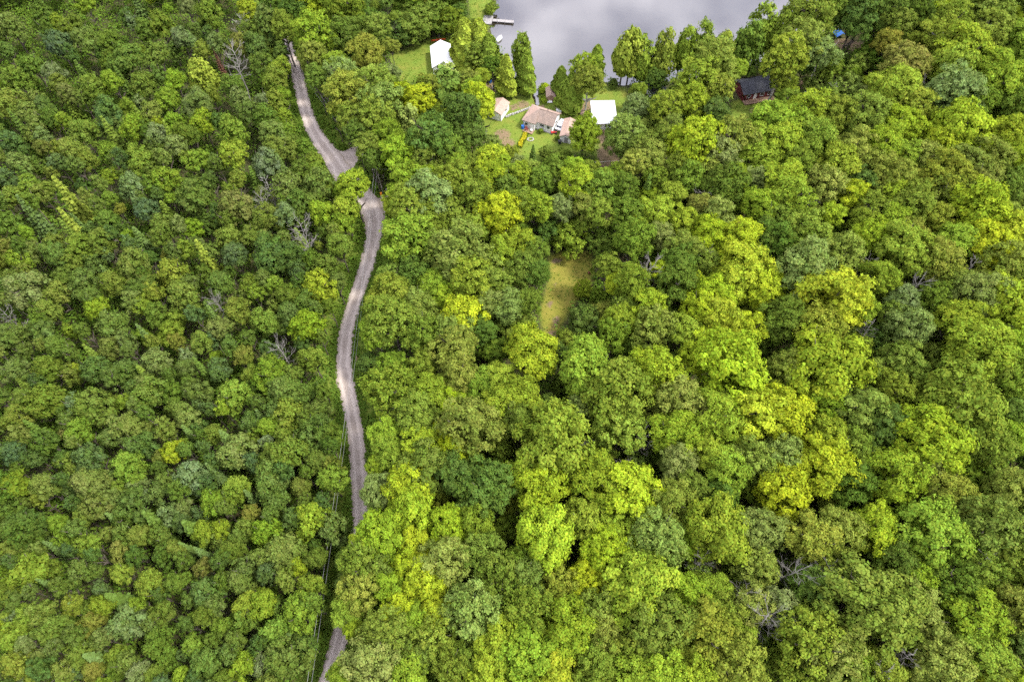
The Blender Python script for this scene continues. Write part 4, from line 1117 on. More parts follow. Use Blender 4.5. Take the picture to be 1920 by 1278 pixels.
('v','G',-45.7,25.1,10.5,1.5,2.1,8.9,6,4,9),
('v','O',-47.8,78.3,9.0,1.9,2.7,7.0,22,3,7),
('v','D',-49.7,14.6,8.1,1.4,2.1,6.6,6,0,5),
('v','O',-48.2,94.5,11.1,2.0,2.9,9.0,43,7,9),
('v','G',-34.9,38.1,10.1,1.6,2.3,8.4,16,6,9),
('v','D',-49.2,18.6,11.6,1.4,2.0,10.1,6,1,5),
('v','G',-48.6,39.3,9.0,1.6,2.3,7.3,16,2,9),
('v','O',-66.9,59.6,12.6,1.7,2.5,10.7,20,8,12),
('v','G',-84.0,66.8,10.9,1.8,2.6,8.9,20,5,14),
('v','D',-67.8,111.5,11.7,2.1,3.0,9.4,43,1,4),
('v','L',-80.9,110.1,11.2,2.1,3.0,8.9,41,0,1),
('v','O',-107.6,124.5,9.0,2.2,3.2,6.6,41,7,15),
('v','G',-65.4,46.9,12.7,1.6,2.3,11.0,14,11,16),
('v','D',-51.9,45.0,10.8,1.6,2.3,9.1,16,4,10),
('v','O',-54.9,81.6,8.7,1.9,2.7,6.7,22,1,7),
('v','G',-84.8,124.5,9.3,2.2,3.1,6.9,41,12,14),
('v','D',-54.8,49.7,11.1,1.6,2.3,9.3,16,1,10),
('v','D',-54.4,129.9,8.0,2.2,3.2,5.6,43,3,4),
('v','D',-104.7,83.7,11.7,1.8,2.7,9.7,20,0,3),
('v','P',-86.4,93.1,8.4,1.9,2.8,6.3,41,1,2),
('v','G',-93.2,67.6,10.4,1.7,2.5,8.5,20,2,14),
('v','B',-78.9,92.0,12.9,1.9,2.7,10.9,41,1,2),
('v','O',-63.3,91.7,10.5,1.9,2.8,8.5,43,2,9),
('v','O',-68.1,55.5,11.4,1.6,2.4,9.6,20,7,12),
('v','O',-101.1,79.4,10.9,1.8,2.6,8.9,20,1,12),
('v','D',-54.6,55.2,10.3,1.6,2.4,8.5,22,0,5),
('v','G',-76.3,86.3,10.2,1.9,2.7,8.1,20,12,14),
('v','G',-82.5,71.3,11.8,1.7,2.5,9.9,20,6,14),
('v','P',-62.1,39.3,8.9,1.5,2.2,7.2,14,1,2),
('v','D',-86.4,127.7,11.5,2.1,3.1,9.2,35,7,9),
('v','G',-74.9,23.4,10.9,1.4,2.0,9.4,4,1,6),
('v','D',-101.8,91.5,12.8,1.8,2.7,10.7,41,0,6),
('v','G',-34.3,57.8,12.2,1.6,2.3,10.4,12,2,3),
('v','L',-57.5,21.2,11.5,1.4,2.0,10.1,4,2,3),
('v','B',-86.0,139.3,8.1,2.2,3.2,5.6,35,0,1),
('v','O',-76.6,48.0,11.6,1.5,2.2,9.9,14,3,9),
('v','D',-74.5,38.1,9.2,1.5,2.2,7.6,14,4,7),
('v','G',-81.6,32.8,11.9,1.4,2.1,10.4,14,2,16),
('v','D',-97.7,112.0,8.3,2.0,2.9,6.1,41,1,6),
('v','G',-42.5,53.5,12.9,1.6,2.3,11.2,16,5,9),
('v','O',-37.9,96.6,11.0,1.9,2.7,9.0,43,8,9),
('v','D',-81.3,54.7,9.7,1.6,2.3,7.9,14,3,7),
('v','G',-49.9,104.8,11.5,1.9,2.8,9.4,43,5,10),
('v','O',-115.3,128.3,9.5,2.1,3.1,7.2,41,3,15),
('v','G',-116.8,111.5,9.9,2.0,2.9,7.7,41,0,14),
('v','D',-65.9,28.4,12.9,1.4,2.0,11.4,4,4,8),
('v','D',-82.4,57.4,9.7,1.6,2.3,7.9,20,2,3),
('v','G',-56.5,46.7,11.4,1.5,2.2,9.7,16,1,9),
('v','G',-101.2,152.6,9.6,2.3,3.3,7.1,35,9,12),
('v','O',-62.3,107.8,12.1,1.9,2.8,10.0,43,3,9),
('v','G',-51.1,100.9,8.3,1.9,2.8,6.2,43,4,10),
('v','O',-57.4,104.1,8.8,1.9,2.8,6.7,43,4,9),
('v','G',-89.6,103.0,12.7,1.9,2.7,10.6,41,8,14),
('v','O',-113.3,145.3,11.8,2.2,3.1,9.4,35,1,4),
('v','O',-39.8,28.3,12.3,1.4,2.0,10.8,6,1,4),
('v','D',-108.1,159.4,8.7,2.3,3.3,6.2,35,5,9),
('v','D',-125.8,133.8,8.0,2.1,3.0,5.7,35,1,9),
('v','D',-32.3,30.7,9.5,1.4,2.0,7.9,16,7,10),
('v','G',-38.7,76.8,11.1,1.7,2.4,9.3,22,9,10),
('v','O',-90.1,94.8,8.5,1.8,2.7,6.5,41,10,15),
('v','O',-96.5,66.2,12.5,1.6,2.3,10.7,20,0,12),
('v','P',-70.6,97.8,12.2,1.8,2.6,10.2,43,0,1),
('v','G',-65.2,53.3,12.9,1.5,2.2,11.2,14,13,16),
('v','O',-79.9,38.4,9.9,1.4,2.1,8.4,14,1,9),
('v','O',-119.4,167.9,11.9,2.3,3.3,9.4,35,2,4),
('v','P',-92.8,141.2,8.9,2.1,3.1,6.5,35,2,3),
('v','D',-42.6,83.0,12.4,1.7,2.5,10.5,22,3,5),
('v','D',-70.8,131.8,10.8,2.0,3.0,8.5,37,2,3),
('v','D',-66.3,99.7,8.8,1.9,2.7,6.8,43,0,4),
('v','D',-41.0,69.8,8.8,1.7,2.4,7.0,22,4,5),
('v','G',-89.2,148.0,11.4,2.1,3.1,9.1,35,11,12),
('v','O',-75.4,142.9,10.0,2.1,3.1,7.6,37,0,1),
('v','G',-34.9,42.4,12.2,1.4,2.1,10.6,16,7,9),
('v','O',-46.0,64.8,11.0,1.6,2.3,9.3,22,2,7),
('v','G',-128.2,140.0,9.3,2.1,3.0,7.0,35,2,12),
('v','G',-87.6,39.3,8.1,1.4,2.1,6.5,14,1,16),
('v','P',-110.9,126.5,11.0,2.0,2.9,8.8,41,0,2),
('v','O',-64.8,161.6,8.5,2.2,3.3,6.0,28,0,1),
('v','O',-92.9,105.7,12.0,1.8,2.7,10.0,41,9,15),
('v','G',-120.5,126.3,12.9,2.0,2.8,10.8,35,1,12),
('v','G',-67.2,116.6,12.0,1.9,2.7,9.9,43,2,10),
('v','G',-119.2,172.0,10.9,2.3,3.3,8.4,35,5,12),
('v','G',-105.2,95.4,9.5,1.8,2.6,7.5,41,2,14),
('v','O',-116.4,138.2,12.2,2.0,2.9,9.9,35,0,4),
('v','G',-82.8,38.4,8.6,1.4,2.1,7.0,14,5,16),
('v','G',-59.6,54.3,12.1,1.5,2.1,10.4,22,0,10),
('v','P',-60.3,136.7,12.7,2.0,2.9,10.5,37,1,2),
('v','L',-58.5,48.9,8.1,1.5,2.2,6.5,16,0,2),
('v','L',-51.7,80.4,11.2,1.7,2.4,9.4,22,2,3),
('v','G',-140.4,170.3,10.1,2.3,3.3,7.7,35,0,12),
('v','D',-75.0,41.0,12.9,1.4,2.0,11.4,14,2,7),
('v','D',-60.6,43.7,10.6,1.4,2.1,9.0,14,6,7),
('v','D',-85.8,100.4,8.6,1.8,2.6,6.6,41,3,6),
('v','D',-84.6,95.9,11.8,1.7,2.5,9.9,41,2,6),
('v','D',-87.2,59.9,11.4,1.5,2.2,9.7,20,1,3),
('v','D',-81.6,166.9,10.5,2.2,3.2,8.0,37,1,3),
('v','G',-90.5,162.5,8.8,2.2,3.2,6.3,37,0,4),
('v','G',-80.3,133.3,8.1,2.0,2.9,5.9,37,2,4),
('v','O',-40.4,65.4,8.8,1.6,2.3,7.0,22,6,7),
('v','O',-75.1,119.3,11.0,1.9,2.7,8.9,43,1,9),
('v','P',-95.8,132.0,9.6,2.0,2.9,7.5,35,0,3),
('v','G',-63.8,62.1,10.8,1.5,2.2,9.1,20,13,14),
('v','D',-123.4,165.9,12.8,2.2,3.1,10.4,35,2,9),
('v','G',-94.8,78.2,10.0,1.6,2.4,8.2,20,4,14),
('v','G',-91.5,73.4,12.6,1.6,2.3,10.9,20,3,14),
('v','P',-77.7,160.1,12.9,2.1,3.1,10.5,37,0,2),
('v','B',-57.2,55.8,9.8,1.5,2.1,8.1,22,1,3),
('v','G',-91.1,119.9,10.8,1.9,2.7,8.7,41,9,14),
('v','G',-86.1,44.0,8.9,1.4,2.0,7.4,14,4,16),
('v','D',-53.3,47.1,12.3,1.4,2.0,10.8,16,2,10),
('v','G',-70.6,91.2,11.3,1.7,2.4,9.5,43,0,10),
('v','G',-112.5,135.7,10.1,2.0,2.9,8.0,35,4,12),
('v','G',-83.2,78.6,12.5,1.6,2.3,10.7,20,7,14),
('v','O',-90.7,69.0,9.5,1.6,2.3,7.8,20,3,12),
('v','G',-61.4,99.6,11.8,1.7,2.5,9.9,43,3,10),
('v','G',-52.5,126.6,8.9,1.9,2.8,6.8,43,6,10),
('v','O',-117.3,118.6,12.4,1.8,2.7,10.4,41,0,15),
('v','G',-88.1,130.8,10.7,1.9,2.8,8.6,35,10,12),
('v','G',-104.9,154.7,9.8,2.1,3.0,7.5,35,8,12),
('v','D',-106.5,176.1,9.9,2.2,3.2,7.5,35,6,9),
('v','O',-48.0,81.3,8.0,1.6,2.4,6.2,22,4,7),
('v','O',-68.1,68.4,12.1,1.5,2.2,10.5,20,9,12),
('v','P',-103.4,172.0,10.7,2.2,3.2,8.3,35,1,3),
('v','G',-88.9,114.3,9.3,1.8,2.6,7.3,41,10,14),
('v','O',-105.8,116.1,9.2,1.8,2.7,7.2,41,5,15),
('v','G',-99.0,131.9,8.6,1.9,2.8,6.4,35,7,12),
('v','D',-103.2,189.4,8.2,2.3,3.3,5.7,35,8,9),
('v','D',-76.0,90.7,9.5,1.7,2.4,7.7,41,5,6),
('v','G',-71.7,66.2,12.6,1.5,2.2,11.0,20,9,14),
('v','O',-56.5,109.4,9.2,1.8,2.6,7.2,43,5,9),
('v','G',-107.6,141.8,9.8,2.0,2.9,7.7,35,6,12),
('v','O',-97.4,158.9,10.5,2.1,3.0,8.2,35,3,4),
('v','G',-82.6,107.7,10.0,1.8,2.6,8.0,41,11,14),
('v','D',-58.9,87.8,8.5,1.7,2.4,6.7,43,2,4),
('v','D',-137.8,165.6,9.4,2.1,3.1,7.1,35,0,9),
('v','L',-130.8,146.9,10.8,2.0,2.9,8.6,35,0,1),
('v','B',-64.6,103.0,10.3,1.7,2.5,8.4,43,0,2),
('v','G',-59.4,60.0,11.0,1.4,2.1,9.4,22,1,10),
('v','G',-85.7,169.1,9.9,2.1,3.1,7.6,37,3,4),
('v','G',-133.6,160.9,9.7,2.1,3.0,7.5,35,3,12),
('v','G',-35.7,60.8,8.8,1.5,2.1,7.2,12,1,3),
('v','D',-84.8,173.8,8.2,2.2,3.1,5.8,37,0,3),
('v','D',-114.9,158.1,10.6,2.0,3.0,8.3,35,4,9),
('v','O',-81.9,115.2,10.6,1.8,2.6,8.7,41,13,15),
('u','G',59.6,11.5,10.3,2.7,3.0,7.3,5,0,2),
('u','D',-12.0,10.1,10.4,2.7,2.9,7.4,7,1,2),
('u','G',29.6,26.8,10.4,2.9,3.2,7.2,8,0,5),
('u','D',29.3,34.7,11.2,2.8,3.1,8.1,18,0,1),
('u','G',39.6,12.9,11.3,2.5,2.8,8.5,8,3,5),
('u','D',9.4,40.5,8.7,2.9,3.2,5.5,19,0,4),
('u','G',45.3,27.1,9.0,2.7,3.0,6.0,8,4,5),
('u','G',41.4,40.5,10.9,2.8,3.1,7.8,18,0,2),
('u','G',75.3,57.7,8.2,3.0,3.3,4.9,21,4,9),
('u','O',51.4,26.7,8.0,2.5,2.8,5.2,8,0,1),
('u','D',43.3,10.0,11.5,2.2,2.4,9.1,8,1,2),
('u','D',-17.6,10.5,10.1,2.2,2.4,7.6,7,0,2),
('u','L',78.2,43.2,11.1,2.6,2.8,8.3,15,0,1),
('u','O',1.8,75.3,8.9,3.0,3.3,5.7,25,0,2),
('u','D',87.6,54.0,11.1,2.7,2.9,8.2,15,3,6),
('u','D',95.6,58.3,10.2,2.7,3.0,7.2,21,2,3),
('u','L',53.3,57.8,10.7,2.7,3.0,7.8,24,0,1),
('u','O',26.0,58.5,8.3,2.7,3.0,5.3,25,1,2),
('u','D',30.4,10.0,10.3,2.1,2.3,8.0,8,0,2),
('u','G',23.2,68.7,10.3,2.7,3.0,7.3,25,1,4),
('u','O',46.0,35.9,8.5,2.4,2.6,5.9,18,0,2),
('u','G',-2.0,47.5,10.5,2.5,2.7,7.8,17,2,4),
('u','G',66.3,36.9,7.7,2.4,2.6,5.1,15,0,2),
('u','O',54.2,15.1,7.9,2.2,2.4,5.6,5,0,1),
('u','G',80.7,63.4,11.4,2.6,2.9,8.5,21,7,9),
('u','D',82.4,74.7,11.3,2.7,3.0,8.3,21,1,3),
('u','O',-12.4,40.0,10.1,2.4,2.6,7.6,17,1,3),
('u','D',60.1,37.7,8.5,2.4,2.6,6.0,15,0,6),
('u','G',35.6,26.2,9.1,2.2,2.4,6.7,8,1,5),
('u','G',72.7,87.9,9.5,2.8,3.1,6.4,42,0,7),
('u','G',38.3,16.3,8.0,2.1,2.3,5.8,8,2,5),
('u','G',36.4,59.9,8.8,2.5,2.7,6.0,24,0,2),
('u','O',58.8,79.8,10.0,2.7,2.9,7.1,24,1,2),
('u','G',73.6,29.8,9.0,2.1,2.4,6.7,5,1,2),
('u','G',-9.4,24.3,8.6,2.1,2.3,6.3,7,1,2),
('u','G',-7.9,58.0,10.7,2.4,2.6,8.1,23,0,4),
('u','O',53.5,38.3,10.1,2.2,2.4,7.7,18,1,2),
('u','G',-15.0,22.7,8.8,2.0,2.2,6.5,7,0,2),
('u','G',66.0,68.7,10.8,2.5,2.7,8.1,21,0,9),
('u','O',18.6,78.7,8.6,2.6,2.8,5.8,1,1,2),
('u','G',87.5,37.0,8.0,2.2,2.4,5.6,15,1,2),
('u','D',21.9,45.0,9.9,2.2,2.4,7.5,19,2,4),
('u','O',-13.7,32.8,11.0,2.1,2.3,8.7,17,0,3),
('u','G',54.2,53.9,8.8,2.3,2.5,6.2,18,1,2),
('u','G',96.8,102.2,8.7,2.8,3.0,5.7,42,3,7),
('u','D',114.2,129.3,11.0,3.0,3.3,7.7,36,3,9),
('u','D',65.6,47.0,9.6,2.2,2.4,7.2,15,1,6),
('u','O',-0.8,38.0,9.2,2.1,2.3,6.9,17,2,3),
('u','G',-1.3,34.2,8.9,2.1,2.3,6.6,17,3,4),
('u','L',52.3,50.4,10.3,2.2,2.4,7.9,18,0,1),
('u','G',82.9,69.9,7.8,2.4,2.6,5.1,21,6,9),
('u','D',83.4,43.5,8.0,2.1,2.4,5.6,15,2,6),
('u','D',9.2,66.8,11.2,2.3,2.5,8.6,25,1,3),
('u','O',16.4,47.4,9.6,2.1,2.4,7.2,19,0,1),
('u','G',-22.0,42.9,10.1,2.1,2.3,7.8,31,0,1),
('u','O',47.9,77.1,10.6,2.4,2.6,8.0,24,0,2),
('u','D',85.7,34.3,9.6,2.0,2.2,7.4,15,4,6),
('u','D',7.7,99.5,10.0,2.6,2.9,7.2,46,1,3),
('u','D',25.7,47.3,8.1,2.1,2.3,5.7,19,3,4),
('u','D',89.5,45.5,11.4,2.1,2.3,9.1,15,5,6),
('u','G',92.3,60.7,7.7,2.3,2.5,5.2,21,8,9),
('u','G',29.0,85.3,9.0,2.5,2.7,6.3,25,2,4),
('u','D',47.7,63.0,9.1,2.2,2.5,6.7,24,0,2),
('u','G',-3.4,67.9,10.8,2.3,2.5,8.3,23,1,4),
('u','G',68.8,141.3,11.3,2.9,3.2,8.0,0,0,1),
('u','G',-6.2,45.3,9.5,2.1,2.3,7.2,17,1,4),
('u','G',6.3,56.6,10.0,2.2,2.4,7.6,25,0,4),
('u','G',-13.6,54.6,8.6,2.2,2.4,6.2,17,0,4),
('u','G',35.0,136.1,9.1,2.9,3.2,5.9,40,1,3),
('u','L',131.1,146.7,10.6,2.9,3.2,7.3,36,5,6),
('u','D',14.9,53.8,7.8,2.1,2.3,5.4,19,1,4),
('u','G',-0.1,71.3,9.4,2.2,2.4,7.0,23,3,4),
('u','D',66.4,72.5,9.4,2.2,2.4,7.0,24,1,2),
('u','D',48.1,130.0,10.5,2.7,3.0,7.6,39,0,1),
('u','G',31.4,65.6,10.6,2.1,2.3,8.3,25,3,4),
('u','D',93.7,139.1,8.4,2.8,3.1,5.4,36,1,9),
('u','D',-27.7,66.1,8.3,2.2,2.4,6.0,32,0,1),
('u','O',121.6,140.7,8.3,2.8,3.1,5.3,36,4,6),
('u','G',30.9,92.8,8.6,2.4,2.6,6.0,46,2,3),
('u','D',-17.2,89.0,11.5,2.3,2.5,8.9,44,0,2),
('u','D',69.8,70.2,11.3,2.1,2.3,8.9,21,0,3),
('u','G',69.5,98.5,9.6,2.4,2.6,7.0,45,3,4),
('u','G',74.2,80.5,8.6,2.3,2.5,6.1,21,2,9),
('u','G',82.1,81.7,10.0,2.2,2.5,7.6,21,5,9),
('u','O',10.4,71.5,7.8,2.2,2.4,5.4,1,0,2),
('u','G',69.5,75.5,7.8,2.2,2.4,5.4,21,1,9),
('u','O',80.1,67.3,11.0,2.1,2.3,8.7,21,1,2),
('u','G',48.1,69.6,9.8,2.1,2.3,7.5,24,1,2),
('u','G',76.2,90.5,9.0,2.3,2.5,6.5,42,1,7),
('u','G',96.4,91.9,9.4,2.3,2.5,7.0,42,4,7),
('u','G',123.8,127.0,9.4,2.6,2.8,6.6,42,6,7),
('u','D',98.7,88.0,9.1,2.2,2.5,6.7,42,2,4),
('u','D',9.1,61.7,7.6,2.0,2.2,5.4,25,0,3),
('u','G',-2.9,75.0,7.9,2.1,2.3,5.6,23,2,4),
('u','D',-26.4,138.7,8.2,2.7,2.9,5.2,38,5,11),
('u','L',52.1,101.1,8.6,2.3,2.6,6.1,45,0,1),
('u','D',132.1,156.7,9.4,2.8,3.0,6.4,36,6,9),
('u','D',31.5,77.1,9.6,2.1,2.3,7.3,25,2,3),
('u','G',30.3,112.0,8.5,2.4,2.6,5.9,46,1,3),
('u','D',100.2,173.3,8.7,2.9,3.2,5.5,36,0,9),
('u','G',73.5,73.5,8.2,2.1,2.3,5.9,21,3,9),
('u','G',77.9,129.5,9.0,2.5,2.8,6.2,39,2,4),
('u','D',-17.6,142.4,10.8,2.6,2.9,8.0,38,6,11),
('u','O',99.5,129.9,9.3,2.5,2.7,6.5,36,3,6),
('u','L',123.9,170.1,9.9,2.8,3.1,6.8,36,3,6),
('u','G',81.6,147.0,8.0,2.6,2.9,5.1,39,1,4),
('u','G',81.4,152.7,10.4,2.7,2.9,7.5,39,0,4),
('u','O',-17.8,138.3,10.7,2.5,2.8,7.9,38,5,6),
('u','G',90.8,97.8,7.7,2.2,2.5,5.2,42,2,7),
('u','L',30.8,107.4,10.7,2.3,2.5,8.2,46,0,1),
('u','O',79.8,85.5,9.7,2.1,2.3,7.3,21,0,2),
('u','G',-13.4,147.9,8.3,2.6,2.9,5.4,34,0,1),
('u','D',96.0,126.5,10.1,2.4,2.7,7.5,42,1,4),
('u','G',102.5,132.8,8.2,2.5,2.7,5.4,36,6,13),
('u','D',-5.3,95.6,8.5,2.2,2.4,6.1,44,1,2),
('u','G',133.6,167.6,8.6,2.7,3.0,5.6,36,10,13),
('u','G',42.4,145.9,9.5,2.5,2.8,6.7,40,2,3),
('u','O',31.7,131.3,9.7,2.4,2.6,7.1,40,0,1),
('u','L',109.2,91.9,9.6,2.1,2.3,7.4,42,0,1),
('u','G',109.1,155.5,9.4,2.6,2.8,6.6,36,5,13),
('u','O',91.0,156.9,9.3,2.6,2.8,6.5,36,0,6),
('u','O',60.4,116.8,11.2,2.2,2.5,8.8,45,0,2),
('u','D',75.1,102.7,10.5,2.1,2.4,8.2,42,0,4),
('u','G',15.0,99.6,10.8,2.1,2.3,8.5,46,0,3),
('u','G',66.9,106.3,9.8,2.2,2.4,7.4,45,2,4),
('u','L',70.5,146.0,8.2,2.5,2.7,5.5,0,0,1),
('u','G',54.1,90.0,9.2,2.0,2.2,7.0,45,1,4),
('u','L',47.3,134.7,8.1,2.4,2.6,5.5,39,0,1),
('u','G',79.1,158.8,7.5,2.6,2.8,4.7,30,0,1),
('u','G',104.3,163.6,10.8,2.6,2.8,8.0,36,1,13),
('u','G',-24.8,127.4,8.9,2.3,2.5,6.3,44,0,1),
('u','D',1.9,98.8,10.1,2.1,2.3,7.9,46,0,3),
('u','G',-22.9,131.9,11.2,2.3,2.5,8.7,38,6,11),
('u','D',9.5,110.1,8.8,2.1,2.4,6.5,46,2,3),
('u','G',108.9,165.4,7.9,2.5,2.8,5.1,36,3,13),
('u','G',128.8,160.0,11.1,2.5,2.7,8.4,36,9,13),
('u','G',-17.9,133.7,11.3,2.3,2.5,8.8,38,9,11),
('u','D',143.8,182.7,8.1,2.6,2.9,5.2,36,7,9),
('u','G',48.7,104.5,10.4,2.0,2.2,8.2,45,0,4),
('u','G',101.2,144.4,10.9,2.3,2.5,8.3,36,4,13),
('u','D',114.6,103.8,8.4,2.0,2.2,6.2,42,3,4),
('u','G',113.2,106.9,9.1,2.0,2.2,6.9,42,5,7),
('u','L',92.0,148.1,10.2,2.3,2.5,7.7,36,0,6),
('u','D',146.0,187.7,7.9,2.6,2.9,5.0,36,8,9),
('u','G',105.0,135.6,8.1,2.2,2.4,5.7,36,7,13),
('u','D',75.4,153.2,11.4,2.3,2.5,8.9,30,0,1),
('u','O',79.7,142.8,9.4,2.2,2.5,7.0,39,0,1),
('u','L',138.2,175.7,9.9,2.4,2.7,7.3,36,4,6),
('u','G',-34.0,151.3,12.1,2.2,2.4,9.7,38,1,11),
('u','D',-5.0,154.6,10.7,2.2,2.4,8.3,38,10,11),
('u','O',76.2,125.4,9.5,2.0,2.2,7.3,45,1,2),
('u','G',88.4,152.2,8.6,2.2,2.4,6.2,39,3,4),
('u','O',-23.5,183.8,10.5,2.4,2.6,7.9,38,4,6),
('u','G',116.3,134.1,10.7,2.1,2.3,8.4,36,8,13),
('u','L',-13.4,142.5,11.1,2.1,2.3,8.8,34,0,1),
('u','G',32.2,144.8,9.6,2.1,2.3,7.2,40,0,3),
('u','G',90.9,135.5,10.0,2.0,2.2,7.8,36,0,13),
('u','O',-25.0,134.7,10.2,2.0,2.2,8.0,38,3,6),
('u','O',117.3,188.5,8.7,2.4,2.6,6.1,36,2,6),
('u','G',-30.5,119.0,8.0,1.9,2.1,5.9,10,0,1),
('u','D',-15.7,186.5,8.7,2.3,2.6,6.2,38,7,11),
('u','D',130.7,164.7,7.9,2.2,2.4,5.5,36,4,9),
('u','L',104.2,147.5,11.0,2.0,2.3,8.7,36,1,6),
('u','G',-26.7,190.9,7.7,2.4,2.6,5.1,38,7,11),
('u','G',141.4,179.3,7.5,2.3,2.5,5.0,36,11,13),
('u','L',-7.5,151.7,8.8,2.1,2.3,6.5,38,2,3),
('u','D',137.4,182.2,11.4,2.2,2.5,8.9,36,5,9),
('u','G',84.5,155.2,9.5,2.1,2.3,7.2,26,0,1),
('u','D',-14.8,179.6,9.2,2.2,2.4,6.8,38,8,11),
('u','G',-6.5,162.2,10.4,2.1,2.3,8.1,38,10,11),
('u','O',110.9,172.1,8.3,2.2,2.4,6.0,36,1,6),
('u','G',-24.2,187.4,7.7,2.2,2.5,5.3,38,8,11),
('u','D',108.9,159.6,8.1,2.0,2.2,5.8,36,2,9),
('u','L',124.6,185.9,9.4,2.2,2.4,7.0,36,2,6),
('u','G',-52.4,186.8,9.7,2.2,2.4,7.3,37,4,6),
('u','G',112.7,185.8,10.3,2.1,2.3,8.0,36,2,13),
('u','O',-31.3,158.0,12.8,1.9,2.1,10.7,38,2,6),
('u','G',150.0,190.6,7.7,2.2,2.4,5.3,36,12,13),
('u','D',-15.2,190.2,7.7,2.2,2.4,5.4,38,9,11),
('u','O',136.1,172.2,10.1,2.0,2.2,7.9,36,5,6),
('u','O',-40.4,131.8,9.2,1.8,1.9,7.3,38,1,6),
('u','G',-64.0,183.9,10.7,2.0,2.2,8.5,37,1,6),
('u','D',-41.9,187.3,8.5,2.0,2.2,6.3,38,2,11),
('u','D',-57.3,166.4,12.8,1.8,2.0,10.7,37,0,3),
('u','D',-61.0,186.2,10.2,1.9,2.1,8.1,37,1,3),
('u','G',-33.9,161.1,10.3,1.8,1.9,8.3,38,2,11),
('u','G',-33.4,184.0,10.4,1.9,2.1,8.3,38,5,11),
('u','G',-34.8,179.1,12.3,1.8,2.0,10.3,38,3,11),
('u','D',-48.1,164.1,9.5,1.8,2.0,7.6,37,2,3),
('u','O',-44.5,159.2,9.9,1.7,1.9,8.0,38,0,6),
('u','G',-46.7,144.2,10.7,1.6,1.7,8.9,37,3,6),
('u','D',-40.8,179.0,11.7,1.6,1.8,9.9,38,1,11),
('u','D',-42.2,157.8,10.2,1.6,1.7,8.4,38,0,11),
('u','G',-42.5,133.5,12.0,1.4,1.6,10.5,37,5,6),
('u','G',-66.2,187.1,8.8,1.6,1.8,7.0,37,0,6),
('u','G',-31.9,171.2,12.3,1.5,1.6,10.7,38,4,11),
('u','D',-34.8,164.4,8.4,1.5,1.6,6.7,38,4,11),
('u','L',-42.3,183.0,11.6,1.5,1.7,9.9,38,0,3),
('u','L',-34.6,157.3,8.5,1.4,1.5,7.0,38,1,3),
('u','D',-35.6,174.4,9.9,1.4,1.5,8.4,38,3,11),
('u','G',-52.2,182.0,10.9,1.4,1.6,9.3,37,2,6),
('u','G',-38.6,182.3,8.3,1.4,1.5,6.7,38,0,11),
]

# ================================================================== helpers
COL = scene.collection
def link(o):
    COL.objects.link(o); return o
def tag(o, label=None, cat=None, group=None, kind=None):
    if label: o['label'] = label
    if cat: o['category'] = cat
    if group: o['group'] = group
    if kind: o['kind'] = kind
    return o
def empty(name, loc=(0, 0, 0), rz=0.0):
    o = bpy.data.objects.new(name, None)
    o.empty_display_size = 0.5
    o.location = loc; o.rotation_euler = (0, 0, rz)
    return link(o)
def mesh_obj(name, me, mat, parent=None):
    if mat and not me.materials: me.materials.append(mat)
    o = bpy.data.objects.new(name, me)
    link(o)
    if parent: o.parent = parent
    return o
def fast_mesh(name, V, F4, tone=None, smooth=False):
    """V (n,3), F4 (m,4) quads; tone: one value per face"""
    me = bpy.data.meshes.new(name)
    V = np.asarray(V, np.float32); F4 = np.asarray(F4, np.int32)
    me.vertices.add(len(V)); me.vertices.foreach_set('co', V.ravel())
    k = F4.shape[1]
    me.loops.add(F4.size); me.loops.foreach_set('vertex_index', F4.ravel())
    me.polygons.add(len(F4)); me.polygons.foreach_set('loop_start', np.arange(0, F4.size, k, dtype=np.int32))
    if smooth: me.polygons.foreach_set('use_smooth', np.ones(len(F4), bool))
    if tone is not None:
        a = me.attributes.new('tone', 'FLOAT', 'FACE'); a.data.foreach_set('value', np.asarray(tone, np.float32))
    me.update(calc_edges=True)
    return me

